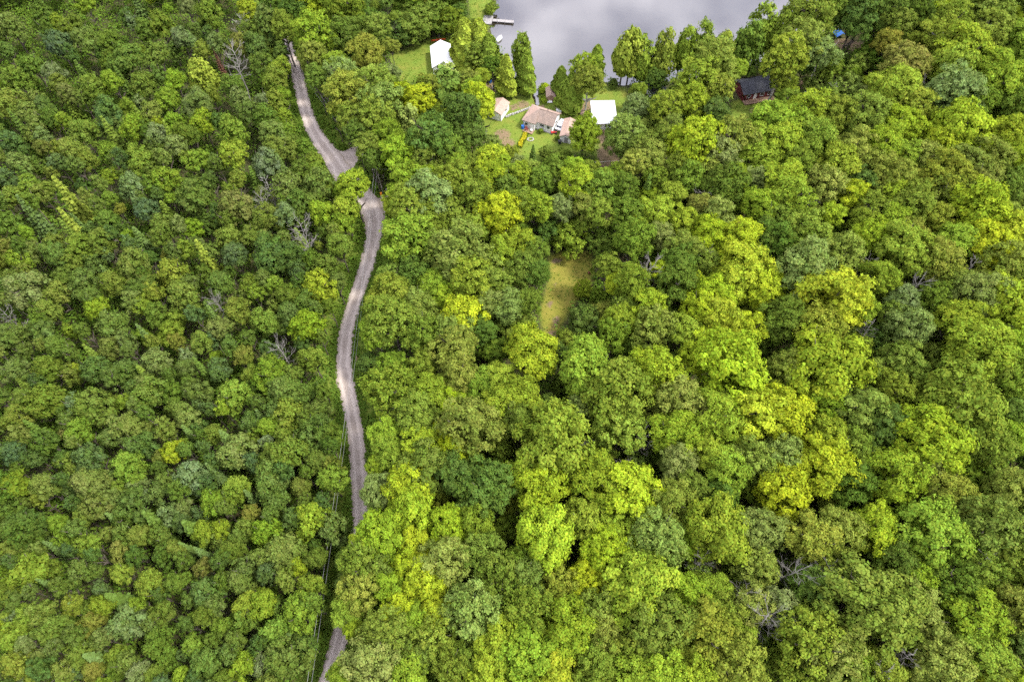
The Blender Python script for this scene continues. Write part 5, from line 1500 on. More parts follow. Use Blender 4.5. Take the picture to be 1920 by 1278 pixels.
class MB:
    """collects boxes, polygons and tubes, then builds ONE mesh"""
    def __init__(s): s.v = []; s.f = []
    def add(s, v, f):
        n = len(s.v); s.v += [tuple(p) for p in v]; s.f += [tuple(i + n for i in q) for q in f]; return s
    def box(s, c, d, rz=0.0, rx=0.0, ry=0.0):
        M = Matrix.Rotation(rz, 3, 'Z') @ Matrix.Rotation(ry, 3, 'Y') @ Matrix.Rotation(rx, 3, 'X')
        v = []
        for z in (-.5, .5):
            for y in (-.5, .5):
                for x in (-.5, .5):
                    v.append(M @ Vector((x * d[0], y * d[1], z * d[2])) + Vector(c))
        return s.add(v, [(0, 2, 3, 1), (4, 5, 7, 6), (0, 1, 5, 4), (2, 6, 7, 3), (0, 4, 6, 2), (1, 3, 7, 5)])
    def slab(s, pts, t):
        """polygon pts thickened downwards by t"""
        n = len(pts); v = list(pts) + [(p[0], p[1], p[2] - t) for p in pts]
        f = [tuple(range(n)), tuple(range(2 * n - 1, n - 1, -1))] + [(i, i + n, (i + 1) % n + n, (i + 1) % n) for i in range(n)]
        return s.add(v, f)
    def prism(s, prof, axis, a, b):
        """profile (list of 2d) extruded along axis 'x' or 'y' from a to b"""
        n = len(prof)
        P = lambda p, t: (t, p[0], p[1]) if axis == 'x' else (p[0], t, p[1])
        v = [P(p, a) for p in prof] + [P(p, b) for p in prof]
        f = [tuple(range(n - 1, -1, -1)), tuple(range(n, 2 * n))] + [(i, (i + 1) % n, (i + 1) % n + n, i + n) for i in range(n)]
        return s.add(v, f)
    def tube(s, pts, rad, n=6, cap=True):
        pts = [Vector(p) for p in pts]
        if not hasattr(rad, '__len__'): rad = [rad] * len(pts)
        base = len(s.v)
        for i, p in enumerate(pts):
            d = (pts[min(i + 1, len(pts) - 1)] - pts[max(i - 1, 0)]).normalized()
            a = Vector((0, 0, 1)) if abs(d.z) < 0.9 else Vector((1, 0, 0))
            u = d.cross(a).normalized(); w = d.cross(u)
            for k in range(n):
                t = 2 * math.pi * k / n
                s.v.append(tuple(p + (u * math.cos(t) + w * math.sin(t)) * rad[i]))
        for i in range(len(pts) - 1):
            for k in range(n):
                a = base + i * n + k; b = base + i * n + (k + 1) % n
                s.f.append((a, b, b + n, a + n))
        if cap:
            s.f.append(tuple(base + k for k in range(n - 1, -1, -1)))
            s.f.append(tuple(base + (len(pts) - 1) * n + k for k in range(n)))
        return s
    def mesh(s, name):
        me = bpy.data.meshes.new(name)
        me.from_pydata(s.v, [], s.f); me.update()
        return me
    def build(s, name, mat, parent=None, bevel=0.0, smooth=False):
        me = s.mesh(name)
        if smooth:
            me.polygons.foreach_set('use_smooth', [True] * len(me.polygons))
        o = mesh_obj(name, me, mat, parent)
        if bevel:
            m = o.modifiers.new('edge', 'BEVEL'); m.width = bevel; m.segments = 2; m.limit_method = 'ANGLE'
        return o

# ------------------------------------------------------------------ materials
def mat_new(name):
    m = bpy.data.materials.new(name); m.use_nodes = True
    t = m.node_tree
    return m, t, t.nodes['Principled BSDF'], t.nodes['Material Output']
def node(t, ty, **k):
    n = t.nodes.new(ty)
    for a, b in k.items(): setattr(n, a, b)
    return n
def noise(t, scale, detail=4, rough=0.55, coord='Object'):
    c = node(t, 'ShaderNodeTexCoord'); n = node(t, 'ShaderNodeTexNoise')
    n.inputs['Scale'].default_value = scale; n.inputs['Detail'].default_value = detail; n.inputs['Roughness'].default_value = rough
    t.links.new(c.outputs[coord], n.inputs['Vector'])
    return n
def ramp(t, fac, stops):
    r = node(t, 'ShaderNodeValToRGB')
    while len(r.color_ramp.elements) < len(stops): r.color_ramp.elements.new(0.5)
    for e, (p, c) in zip(r.color_ramp.elements, stops):
        e.position = p; e.color = (*c, 1)
    t.links.new(fac, r.inputs[0])
    return r
def mixc(t, fac, a, b, mode='MIX'):
    m = node(t, 'ShaderNodeMix', data_type='RGBA', blend_type=mode)
    for s, v in (('Factor', fac), ('A', a), ('B', b)):
        if isinstance(v, bpy.types.NodeSocket): t.links.new(v, m.inputs[s])
        elif s == 'Factor': m.inputs[s].default_value = v
        else: m.inputs[s].default_value = (*v, 1)
    return m.outputs['Result']
def maths(t, op, a, b=0.0):
    m = node(t, 'ShaderNodeMath', operation=op)
    for i, v in enumerate((a, b)):
        if isinstance(v, bpy.types.NodeSocket): t.links.new(v, m.inputs[i])
        else: m.inputs[i].default_value = v
    return m.outputs[0]
def bump(t, bsdf, height, strength=0.4, dist=0.05):
    b = node(t, 'ShaderNodeBump'); b.inputs['Strength'].default_value = strength; b.inputs['Distance'].default_value = dist
    t.links.new(height, b.inputs['Height']); t.links.new(b.outputs[0], bsdf.inputs['Normal'])
def simple(name, c0, c1, scale=3.0, rough=0.7, bmp=0.3, metal=0.0):
    m, t, b, o = mat_new(name)
    n = noise(t, scale)
    r = ramp(t, n.outputs['Fac'], [(0.32, c0), (0.68, c1)])
    t.links.new(r.outputs[0], b.inputs['Base Color'])
    b.inputs['Roughness'].default_value = rough; b.inputs['Metallic'].default_value = metal
    if bmp:
        n2 = noise(t, scale * 6); bump(t, b, n2.outputs['Fac'], bmp, 0.02)
    return m
def siding(name, c0, c1, pitch=0.18):
    """horizontal lap boards: relief plus slight weathering"""
    m, t, b, o = mat_new(name)
    n = noise(t, 1.2); r = ramp(t, n.outputs['Fac'], [(0.3, c0), (0.7, c1)])
    c = node(t, 'ShaderNodeTexCoord'); s = node(t, 'ShaderNodeSeparateXYZ'); t.links.new(c.outputs['Object'], s.inputs[0])
    f = maths(t, 'FRACT', maths(t, 'DIVIDE', s.outputs['Z'], pitch))
    t.links.new(r.outputs[0], b.inputs['Base Color']); b.inputs['Roughness'].default_value = 0.6
    bump(t, b, f, 0.5, 0.03)
    return m
def shingles(name, c0, c1, c2):
    m, t, b, o = mat_new(name)
    c = node(t, 'ShaderNodeTexCoord'); br = node(t, 'ShaderNodeTexBrick')
    br.inputs['Scale'].default_value = 1.0; br.inputs['Brick Width'].default_value = 0.4; br.inputs['Row Height'].default_value = 0.2; br.inputs['Mortar Size'].default_value = 0.012
    br.inputs['Color1'].default_value = (*c0, 1); br.inputs['Color2'].default_value = (*c1, 1); br.inputs['Mortar'].default_value = (*[v * 0.55 for v in c0], 1)
    t.links.new(c.outputs['Object'], br.inputs['Vector'])
    n = noise(t, 0.9); n2 = noise(t, 7)
    w = ramp(t, n.outputs['Fac'], [(0.4, (0, 0, 0)), (0.72, (1, 1, 1))])
    col = mixc(t, maths(t, 'MULTIPLY', w.outputs[0], 0.65), br.outputs['Color'], c2)
    t.links.new(col, b.inputs['Base Color']); b.inputs['Roughness'].default_value = 0.9
    bump(t, b, n2.outputs['Fac'], 0.4, 0.02)
    return m

LEAFCOL = {'Y': (0.320, 0.398, 0.020), 'L': (0.226, 0.308, 0.023), 'O': (0.194, 0.234, 0.030), 'G': (0.136, 0.188, 0.024), 'D': (0.082, 0.130, 0.022),
           'B': (0.098, 0.148, 0.036), 'P': (0.196, 0.242, 0.058), 'R': (0.215, 0.212, 0.032), 'X': (0.15, 0.05, 0.02)}
def leaf_material(name, own=None, trans=0.34, spread=1.0):
    """leaf colour = the tree's own colour, varied leaf by leaf and spray by spray"""
    m, t, b, o = mat_new(name)
    if own is None:
        oi = node(t, 'ShaderNodeObjectInfo'); base = oi.outputs['Color']
    else:
        oi = node(t, 'ShaderNodeObjectInfo')
        base = ramp(t, oi.outputs['Random'], own).outputs[0]
    g = node(t, 'ShaderNodeNewGeometry')
    at = node(t, 'ShaderNodeAttribute', attribute_name='tone')
    # sprays differ: some keep the plain green of the wood, some turn towards the tree's own tint
    base = mixc(t, maths(t, 'MULTIPLY', maths(t, 'SUBTRACT', 1.0, at.outputs['Fac']), 0.58 * spread), base, (0.115, 0.185, 0.018))
    h = node(t, 'ShaderNodeHueSaturation')
    hue = maths(t, 'ADD', 0.5, maths(t, 'MULTIPLY', maths(t, 'SUBTRACT', g.outputs['Random Per Island'], 0.5), 0.035 * spread))
    val = maths(t, 'ADD', 0.68, maths(t, 'ADD', maths(t, 'MULTIPLY', at.outputs['Fac'], 0.35), maths(t, 'MULTIPLY', g.outputs['Random Per Island'], 0.35)))
    t.links.new(hue, h.inputs['Hue']); t.links.new(val, h.inputs['Value']); t.links.new(base, h.inputs['Color'])
    df = node(t, 'ShaderNodeBsdfDiffuse'); t.links.new(h.outputs[0], df.inputs['Color'])
    tr = node(t, 'ShaderNodeBsdfTranslucent'); t.links.new(h.outputs[0], tr.inputs['Color'])
    t.nodes.remove(b)
    mxs = node(t, 'ShaderNodeMixShader'); mxs.inputs[0].default_value = trans
    t.links.new(df.outputs[0], mxs.inputs[1]); t.links.new(tr.outputs[0], mxs.inputs[2]); t.links.new(mxs.outputs[0], o.inputs['Surface'])
    return m

M = {}
M['leaf'] = leaf_material('leaves')
M['needle'] = leaf_material('needles', trans=0.12, spread=0.6)
M['under'] = leaf_material('undergrowth_leaves', own=[(0.0, (0.11, 0.18, 0.025)), (1.0, (0.11, 0.18, 0.025))])
M['wood'] = leaf_material('forest_leaves', own=[(0.0, (0.05, 0.10, 0.016)), (0.35, (0.09, 0.15, 0.02)), (0.7, (0.17, 0.22, 0.03)), (1.0, (0.26, 0.32, 0.02))])
M['yellow_flower'] = leaf_material('yellow_flowers', own=[(0.0, (0.44, 0.38, 0.02)), (1.0, (0.44, 0.38, 0.02))])
M['bark'] = simple('bark', (0.055, 0.042, 0.032), (0.14, 0.115, 0.09), 4, 0.95, 0.8)
M['pale_bark'] = simple('pale_bark', (0.22, 0.20, 0.18), (0.42, 0.40, 0.36), 3, 0.9, 0.6)
M['dead_wood'] = simple('dead_wood', (0.15, 0.135, 0.12), (0.28, 0.26, 0.24), 2, 0.95, 0.5)
M['rust_needle'] = simple('rust_needles', (0.07, 0.03, 0.018), (0.14, 0.06, 0.03), 3, 0.9, 0.3)
M['white_siding'] = siding('white_siding', (0.70, 0.69, 0.66), (0.82, 0.81, 0.79))
M['red_siding'] = siding('red_siding', (0.10, 0.018, 0.022), (0.17, 0.03, 0.034), 0.22)
M['tan_shingle'] = shingles('tan_shingles', (0.33, 0.225, 0.175), (0.40, 0.28, 0.22), (0.25, 0.175, 0.14))
M['brown_shingle'] = shingles('brown_shingles', (0.20, 0.145, 0.115), (0.27, 0.20, 0.16), (0.13, 0.105, 0.09))
M['dark_shingle'] = shingles('dark_shingles', (0.030, 0.032, 0.040), (0.055, 0.058, 0.070), (0.075, 0.078, 0.09))
M['white_metal'] = simple('white_metal', (0.74, 0.74, 0.75), (0.84, 0.84, 0.84), 0.7, 0.45, 0.05)
M['white_trim'] = simple('white_trim', (0.72, 0.72, 0.70), (0.82, 0.82, 0.80), 2, 0.5, 0.1)
M['grey_metal'] = simple('grey_metal', (0.28, 0.29, 0.31), (0.42, 0.43, 0.45), 3, 0.5, 0.1, 0.6)
M['black'] = simple('black_rubber', (0.015, 0.015, 0.016), (0.035, 0.035, 0.037), 5, 0.7, 0.2)
M['glass'], _t, _b, _o = mat_new('window_glass')
_b.inputs['Base Color'].default_value = (0.02, 0.024, 0.03, 1); _b.inputs['Roughness'].default_value = 0.08
_n = noise(_t, 2.0); bump(_t, _b, _n.outputs['Fac'], 0.05, 0.01)
M['deck_wood'] = simple('deck_wood', (0.20, 0.12, 0.075), (0.33, 0.22, 0.15), 2.5, 0.85, 0.5)
M['grey_wood'] = simple('weathered_wood', (0.20, 0.185, 0.18), (0.30, 0.285, 0.275), 2.5, 0.9, 0.5)
M['pole_wood'] = simple('pole_wood', (0.28, 0.25, 0.21), (0.40, 0.36, 0.31), 3, 0.9, 0.5)
M['stone'] = simple('stone', (0.24, 0.23, 0.22), (0.42, 0.40, 0.38), 2.5, 0.95, 0.9)
M['blue_plastic'] = simple('blue_plastic', (0.015, 0.11, 0.42), (0.03, 0.17, 0.55), 2, 0.4, 0.05)
M['blue_tarp'] = simple('blue_tarp', (0.012, 0.08, 0.32), (0.025, 0.14, 0.45), 2, 0.5, 0.5)
M['red_paint'] = simple('red_paint', (0.42, 0.02, 0.025), (0.55, 0.035, 0.03), 3, 0.35, 0.05)
M['dark_red'] = simple('dark_red_paint', (0.15, 0.03, 0.025), (0.22, 0.05, 0.04), 3, 0.6, 0.2)
M['orange'] = simple('orange_paint', (0.75, 0.22, 0.02), (0.85, 0.30, 0.03), 3, 0.4, 0.05)
M['kayak_red'] = simple('kayak_red', (0.62, 0.07, 0.02), (0.75, 0.14, 0.03), 2, 0.35, 0.05)
M['car_white'] = simple('car_white', (0.72, 0.73, 0.75), (0.78, 0.79, 0.80), 1, 0.22, 0.0)
M['wire'] = simple('wire', (0.16, 0.16, 0.16), (0.25, 0.25, 0.25), 3, 0.5, 0.1)
M['bright_wire'] = simple('service_wire', (0.28, 0.28, 0.28), (0.38, 0.38, 0.38), 3, 0.5, 0.1)

# ================================================================== ground, lake, road
rng = np.random.default_rng(11)
def pip(P, X, Y):
    """points in polygon, vectorised"""
    X = np.asarray(X, float); Y = np.asarray(Y, float); r = np.zeros(X.shape, bool)
    n = len(P)
    for i in range(n):
        x1, y1 = P[i]; x2, y2 = P[i - 1]
        if y1 == y2: continue
        c = ((y1 > Y) != (y2 > Y)) & (X < (x2 - x1) * (Y - y1) / (y2 - y1) + x1)
        r ^= c
    return r
def dist_line(pts, X, Y):
    X = np.asarray(X, float); Y = np.asarray(Y, float); d = np.full(X.shape, 1e9)
    for (x1, y1), (x2, y2) in zip(pts[:-1], pts[1:]):
        L = (x2 - x1) ** 2 + (y2 - y1) ** 2
        if L == 0: continue
        t = np.clip(((X - x1) * (x2 - x1) + (Y - y1) * (y2 - y1)) / L, 0, 1)
        d = np.minimum(d, np.hypot(X - x1 - t * (x2 - x1), Y - y1 - t * (y2 - y1)))
    return d
def sdf(P, X, Y):
    """signed distance, negative inside"""
    d = dist_line(list(P) + [P[0]], X, Y)
    return np.where(pip(P, X, Y), -d, d)
CREEK = [(6.4, 158.5), (6.0, 155.0), (6.3, 151.8), (6.6, 149.3)]
def ground_z(X, Y):
    X = np.asarray(X, float); Y = np.asarray(Y, float)
    z = 0.10 * np.sin(X * 0.21 + 1.3) * np.cos(Y * 0.17) + 0.08 * np.sin(X * 0.09 - Y * 0.13)
    s = sdf(LAKE, X, Y)
    k = np.clip((3.0 - s) / 7.0, 0, 1); k = k * k * (3 - 2 * k)
    z = z * (1 - k) - 1.9 * k
    cd = dist_line(CREEK, X, Y)
    z = z - 0.9 * np.clip(1 - cd / 2.0, 0, 1)
    return z
def gz(x, y): return float(ground_z(np.array([x]), np.array([y]))[0])

def axis(lo, hi, step, far):
    a = list(np.arange(lo, hi + 1e-6, step)); s = step
    L = []; x = lo
    while x > -far: s *= 1.35; x -= s; L.append(x)
    s = step; U = []; x = hi
    while x < far: s *= 1.35; x += s; U.append(x)
    return np.array(L[::-1] + a + U)
gx = axis(-170, 170, 1.3, 3000); gy = axis(-4, 250, 1.3, 3000)
GX, GY = np.meshgrid(gx, gy)
near = (np.abs(GX) < 320) & (GY > -120) & (GY < 1000)
GZ = np.zeros_like(GX)
GZ[near] = ground_z(GX[near], GY[near])
nx, ny = len(gx), len(gy)
idx = np.arange(nx * ny).reshape(ny, nx)
Fq = np.stack([idx[:-1, :-1], idx[:-1, 1:], idx[1:, 1:], idx[1:, :-1]], -1).reshape(-1, 4)
gme = fast_mesh('ground', np.stack([GX, GY, GZ], -1).reshape(-1, 3), Fq, smooth=True)
# ground cover map: r lawn, g bare soil, b roadside weeds
xs, ys = GX.ravel(), GY.ravel()
nearf = (np.abs(xs) < 175) & (ys > -6) & (ys < 255)
xn, yn = xs[nearf], ys[nearf]
def soft(P, w=1.6): return np.clip(0.5 - sdf(P, xn, yn) / (2 * w), 0, 1)
lawn = np.zeros(xn.shape); soil = np.zeros(xn.shape)
for k in ('clearing', 'lawn_tent', 'lawn_shore', 'yard', 'cabin_yard'): lawn = np.maximum(lawn, soft(POLYS[k]))
for k in ('brown_yard', 'tent_yard', 'bare_a', 'bare_b', 'drive', 'turn', 'bare_c'): soil = np.maximum(soil, soft(POLYS[k], 1.2))
def spot(x, y, r): return np.clip(1.3 - np.hypot(xn - x, (yn - y)) / r, 0, 1)
for x, y, r in ((9.2, 80, 1.3), (8.4, 76.5, 1.6), (8.0, 84, 1.0), (9.0, 89, 0.9), (10.0, 96, 1.3), (15.5, 99.5, 1.5), (-5.5, 156, 3.4), (-2, 149, 1.6), (14, 148, 3.2), (20, 148, 2.6), (22.5, 136, 3.0), (24, 131, 3.0), (25, 126, 3.2), (-2.5, 137, 2.6), (-1, 133.5, 2.4), (3, 148.5, 2.0), (0.5, 147.3, 1.4), (7.5, 147.5, 1.6), (64, 146, 2), (66, 143, 1.6)):
    soil = np.maximum(soil, spot(x, y, r))
RL = [(a, b) for a, b, c in ROAD]
rd = dist_line(RL, xn, yn)
weeds = np.clip(1.5 - np.abs(rd - 3.2) / 2.0, 0, 1)
weeds = np.maximum(weeds, soft(POLYS['verge'], 1.0))
gravel = np.clip(1.25 - np.maximum(rd - 2.0, 0) / 0.7, 0, 1)
cv = np.zeros((nx * ny, 4), np.float32); cv[:, 3] = 0
cv[nearf, 0] = lawn; cv[nearf, 1] = soil; cv[nearf, 2] = weeds; cv[nearf, 3] = soft(POLYS['clearing'], 1.0)
ca = gme.color_attributes.new('cover', 'FLOAT_COLOR', 'POINT'); ca.data.foreach_set('color', cv.ravel())
m, t, b, o_ = mat_new('forest_floor')
cvn = node(t, 'ShaderNodeAttribute', attribute_name='cover'); sp = node(t, 'ShaderNodeSeparateColor'); t.links.new(cvn.outputs['Color'], sp.inputs[0])
n1 = noise(t, 0.35, 6, 0.65); n2 = noise(t, 1.6, 6, 0.7); n3 = noise(t, 9.0, 4, 0.6)
floor_c = ramp(t, n2.outputs['Fac'], [(0.25, (0.030, 0.045, 0.014)), (0.5, (0.055, 0.06, 0.022)), (0.75, (0.095, 0.062, 0.034))]).outputs[0]
lawn_c = ramp(t, n1.outputs['Fac'], [(0.30, (0.095, 0.180, 0.016)), (0.54, (0.140, 0.190, 0.020)), (0.78, (0.215, 0.185, 0.036))]).outputs[0]
lawn_c = mixc(t, 0.35, lawn_c, ramp(t, n3.outputs['Fac'], [(0.3, (0.06, 0.10, 0.015)), (0.7, (0.20, 0.21, 0.05))]).outputs[0])
dry_c = ramp(t, n1.outputs['Fac'], [(0.3, (0.20, 0.185, 0.026)), (0.7, (0.29, 0.225, 0.050))]).outputs[0]
lawn_c = mixc(t, maths(t, 'MULTIPLY', cvn.outputs['Alpha'], 0.7), lawn_c, dry_c)
soil_c = ramp(t, n2.outputs['Fac'], [(0.3, (0.115, 0.080, 0.045)), (0.7, (0.235, 0.170, 0.105))]).outputs[0]
weed_c = ramp(t, n2.outputs['Fac'], [(0.3, (0.06, 0.12, 0.012)), (0.7, (0.17, 0.20, 0.03))]).outputs[0]
def edge(fac, amt=0.9):
    return maths(t, 'MULTIPLY', node_clip(maths(t, 'ADD', maths(t, 'MULTIPLY', maths(t, 'SUBTRACT', fac, 0.5), 3.0), maths(t, 'ADD', 0.5, maths(t, 'MULTIPLY', maths(t, 'SUBTRACT', n2.outputs['Fac'], 0.5), 2.4)))), amt)
def node_clip(s):
    c = node(t, 'ShaderNodeClamp'); t.links.new(s, c.inputs[0]); return c.outputs[0]
col = mixc(t, edge(sp.outputs[2]), floor_c, weed_c)
col = mixc(t, edge(sp.outputs[0]), col, lawn_c)
col = mixc(t, edge(sp.outputs[1], 0.95), col, soil_c)
t.links.new(col, b.inputs['Base Color']); b.inputs['Roughness'].default_value = 0.95; b.inputs['Specular IOR Level'].default_value = 0.1
bump(t, b, n3.outputs['Fac'], 0.8, 0.08)
tag(mesh_obj('ground', gme, m), kind='structure')

# lake water: one flat sheet lying in the basin
m, t, b, o_ = mat_new('lake_water')
b.inputs['Base Color'].default_value = (0.020, 0.016, 0.010, 1); b.inputs['Roughness'].default_value = 0.045
b.inputs['IOR'].default_value = 2.35; b.inputs['Specular IOR Level'].default_value = 0.5
n1 = noise(t, 0.8, 3, 0.5); n2 = noise(t, 0.07, 2); 
bump(t, b, maths(t, 'ADD', n1.outputs['Fac'], maths(t, 'MULTIPLY', n2.outputs['Fac'], 2.0)), 0.05, 0.04)
M['water'] = m
wz = -0.55
me = bpy.data.meshes.new('lake')
P = [(-260, 146), (420, 146), (700, 900), (-300, 900)]
me.from_pydata([(x, y, wz) for x, y in P], [], [(0, 1, 2, 3)]); me.update()
lk = tag(mesh_obj('lake', me, m), kind='structure')
cb = MB()
cp = [(x, y) for x, y in CREEK]
cb.add([(cp[0][0] - 1.2, cp[0][1], wz + 0.03), (cp[0][0] + 1.2, cp[0][1], wz + 0.03), (cp[1][0] + 1.0, cp[1][1], wz + 0.03), (cp[1][0] - 1.0, cp[1][1], wz + 0.03),
        (cp[2][0] + 0.8, cp[2][1], wz + 0.03), (cp[2][0] - 0.8, cp[2][1], wz + 0.03), (cp[3][0] + 0.5, cp[3][1], wz + 0.03), (cp[3][0] - 0.5, cp[3][1], wz + 0.03)],
       [(3, 2, 1, 0), (5, 4, 2, 3), (7, 6, 4, 5)])
tag(cb.build('creek_water', M['water']), kind='structure')

# gravel road: crowned strip with wheel tracks worn into it
def resample(P, step):
    P = np.array(P); d = np.r_[0, np.cumsum(np.hypot(*np.diff(P[:, :2], axis=0).T))]
    s = np.arange(0, d[-1], step); Q = np.stack([np.interp(s, d, P[:, i]) for i in range(P.shape[1])], 1)
    k = np.ones(7) / 7; S = Q.copy()
    for i in range(Q.shape[1]): S[3:-3, i] = np.convolve(Q[:, i], k, 'valid')
    return S
RS = resample(ROAD, 0.8)
T = np.gradient(RS[:, :2], axis=0); T /= np.linalg.norm(T, axis=1)[:, None]; Nn = np.stack([-T[:, 1], T[:, 0]], 1)
across = np.linspace(-1, 1, 13)
wob = 1 + 0.09 * np.sin(np.arange(len(RS)) * 0.37) * np.cos(np.arange(len(RS)) * 0.11) + rng.normal(0, 0.03, len(RS))
RX = RS[:, None, 0] + Nn[:, None, 0] * across[None] * (RS[:, 2] / 2 * wob)[:, None]
RY = RS[:, None, 1] + Nn[:, None, 1] * across[None] * (RS[:, 2] / 2 * wob)[:, None]
RZ = ground_z(RX, RY) + 0.03 + 0.07 * (1 - across[None] ** 2)
nr, na = RX.shape
ri = np.arange(nr * na).reshape(nr, na)
rme = fast_mesh('gravel_road', np.stack([RX, RY, RZ], -1).reshape(-1, 3), np.stack([ri[:-1, :-1], ri[1:, :-1], ri[1:, 1:], ri[:-1, 1:]], -1).reshape(-1, 4)[:, ::-1], smooth=True)
ua = rme.attributes.new('across', 'FLOAT', 'POINT'); ua.data.foreach_set('value', np.repeat(across[None], nr, 0).ravel().astype(np.float32))
def gravel_mat(name, tracks):
    m, t, b, o_ = mat_new(name)
    n1 = noise(t, 0.5, 5, 0.6); n2 = noise(t, 14, 3, 0.7); n3 = noise(t, 2.2, 4, 0.6)
    c = ramp(t, n1.outputs['Fac'], [(0.3, (0.34, 0.285, 0.245)), (0.7, (0.45, 0.385, 0.34))]).outputs[0]
    c = mixc(t, 0.5, c, ramp(t, n2.outputs['Fac'], [(0.3, (0.29, 0.235, 0.20)), (0.7, (0.56, 0.48, 0.42))]).outputs[0])
    n4 = noise(t, 0.22, 4, 0.6)
    c = mixc(t, maths(t, 'MULTIPLY', ramp(t, n4.outputs['Fac'], [(0.45, (0, 0, 0)), (0.62, (1, 1, 1))]).outputs[0], 0.45), c, (0.24, 0.19, 0.155))
    if tracks:
        a = node(t, 'ShaderNodeAttribute', attribute_name='across')
        u = maths(t, 'ADD', a.outputs['Fac'], maths(t, 'MULTIPLY', maths(t, 'SUBTRACT', n1.outputs['Fac'], 0.5), 0.5))
        w = maths(t, 'ABSOLUTE', maths(t, 'SUBTRACT', maths(t, 'ABSOLUTE', u), 0.42))
        tr = ramp(t, w, [(0.05, (1, 1, 1)), (0.24, (0, 0, 0))]).outputs[0]
        c = mixc(t, maths(t, 'MULTIPLY', tr, 0.55), c, (0.60, 0.52, 0.46))
        ed = ramp(t, maths(t, 'ADD', maths(t, 'ABSOLUTE', a.outputs['Fac']), maths(t, 'MULTIPLY', maths(t, 'SUBTRACT', n3.outputs['Fac'], 0.5), 0.5)), [(0.80, (0, 0, 0)), (1.0, (1, 1, 1))]).outputs[0]
        c = mixc(t, maths(t, 'MULTIPLY', ed, 0.75), c, (0.17, 0.135, 0.085))
    t.links.new(c, b.inputs['Base Color']); b.inputs['Roughness'].default_value = 0.95; b.inputs['Specular IOR Level'].default_value = 0.15
    bump(t, b, n2.outputs['Fac'], 0.6, 0.04)
    return m
M['gravel'] = gravel_mat('road_gravel', True); M['gravel_plain'] = gravel_mat('driveway_gravel', False)
tag(mesh_obj('gravel_road', rme, M['gravel']), kind='structure')
def sheet(name, P, mat, dz, step=0.9):
    P = [Vector((x, y, 0)) for x, y in P]
    n = 40; cx = sum(p.x for p in P) / len(P); cy = sum(p.y for p in P) / len(P)
    ring = []
    Q = P + [P[0]]
    L = [0]
    for a, b2 in zip(Q[:-1], Q[1:]): L.append(L[-1] + (b2 - a).length)
    for k in range(n):
        s = L[-1] * k / n
        for i in range(len(P)):
            if L[i] <= s < L[i + 1]:
                ring.append(Q[i].lerp(Q[i + 1], (s - L[i]) / (L[i + 1] - L[i]))); break
    v = []; f = []
    for j in range(5):
        q = 1 - j / 5
        for p in ring:
            w = 1 + (0.05 * random.uniform(-1, 1) if j == 0 else 0)
            x, y = cx + (p.x - cx) * q * w, cy + (p.y - cy) * q * w
            v.append((x, y, gz(x, y) + dz))
    v.append((cx, cy, gz(cx, cy) + dz))
    for j in range(4):
        for k in range(n):
            f.append((j * n + k, j * n + (k + 1) % n, (j + 1) * n + (k + 1) % n, (j + 1) * n + k))
    for k in range(n): f.append((4 * n + k, 4 * n + (k + 1) % n, 5 * n))
    me = bpy.data.meshes.new(name); me.from_pydata(v, [], f); me.update()
    return tag(mesh_obj(name, me, mat), kind='structure')
random.seed(3)
sheet('driveway', POLYS['apron_upper'], M['gravel_plain'], 0.022)
sheet('driveway', POLYS['apron_lower'], M['gravel_plain'], 0.020)

# ================================================================== trees
def unit(a): return a / np.maximum(np.linalg.norm(a, axis=-1, keepdims=True), 1e-9)
def leaf_quads(P, N, size, g, length=1.25, fold=0.22):
    """one folded kite per leaf spray: P positions, N normals, size per leaf"""
    n = len(P); r = g.normal(size=(n, 3)); Tn = unit(np.cross(N, r)); Bn = np.cross(N, Tn)
    s = np.asarray(size)[:, None] * np.ones((n, 1))
    a = P - Tn * s * 0.5 * length; c = P + Tn * s * 0.5 * length
    b = P + Bn * s * 0.5 - N * s * fold; d = P - Bn * s * 0.5 - N * s * fold
    V = np.stack([a, b, c, d], 1).reshape(-1, 3)
    return V, np.arange(4 * n).reshape(-1, 4)
def fib(n, g, zmin=-0.4):
    i = np.arange(n) + 0.5; z = zmin + (1 - zmin) * i / n; z = np.clip(z + g.normal(0, 0.05, n), zmin, 1)
    a = np.pi * (3 - 5 ** 0.5) * i + g.normal(0, 0.25, n); q = np.sqrt(np.maximum(0, 1 - z * z))
    return np.stack([q * np.cos(a), q * np.sin(a), z], 1)
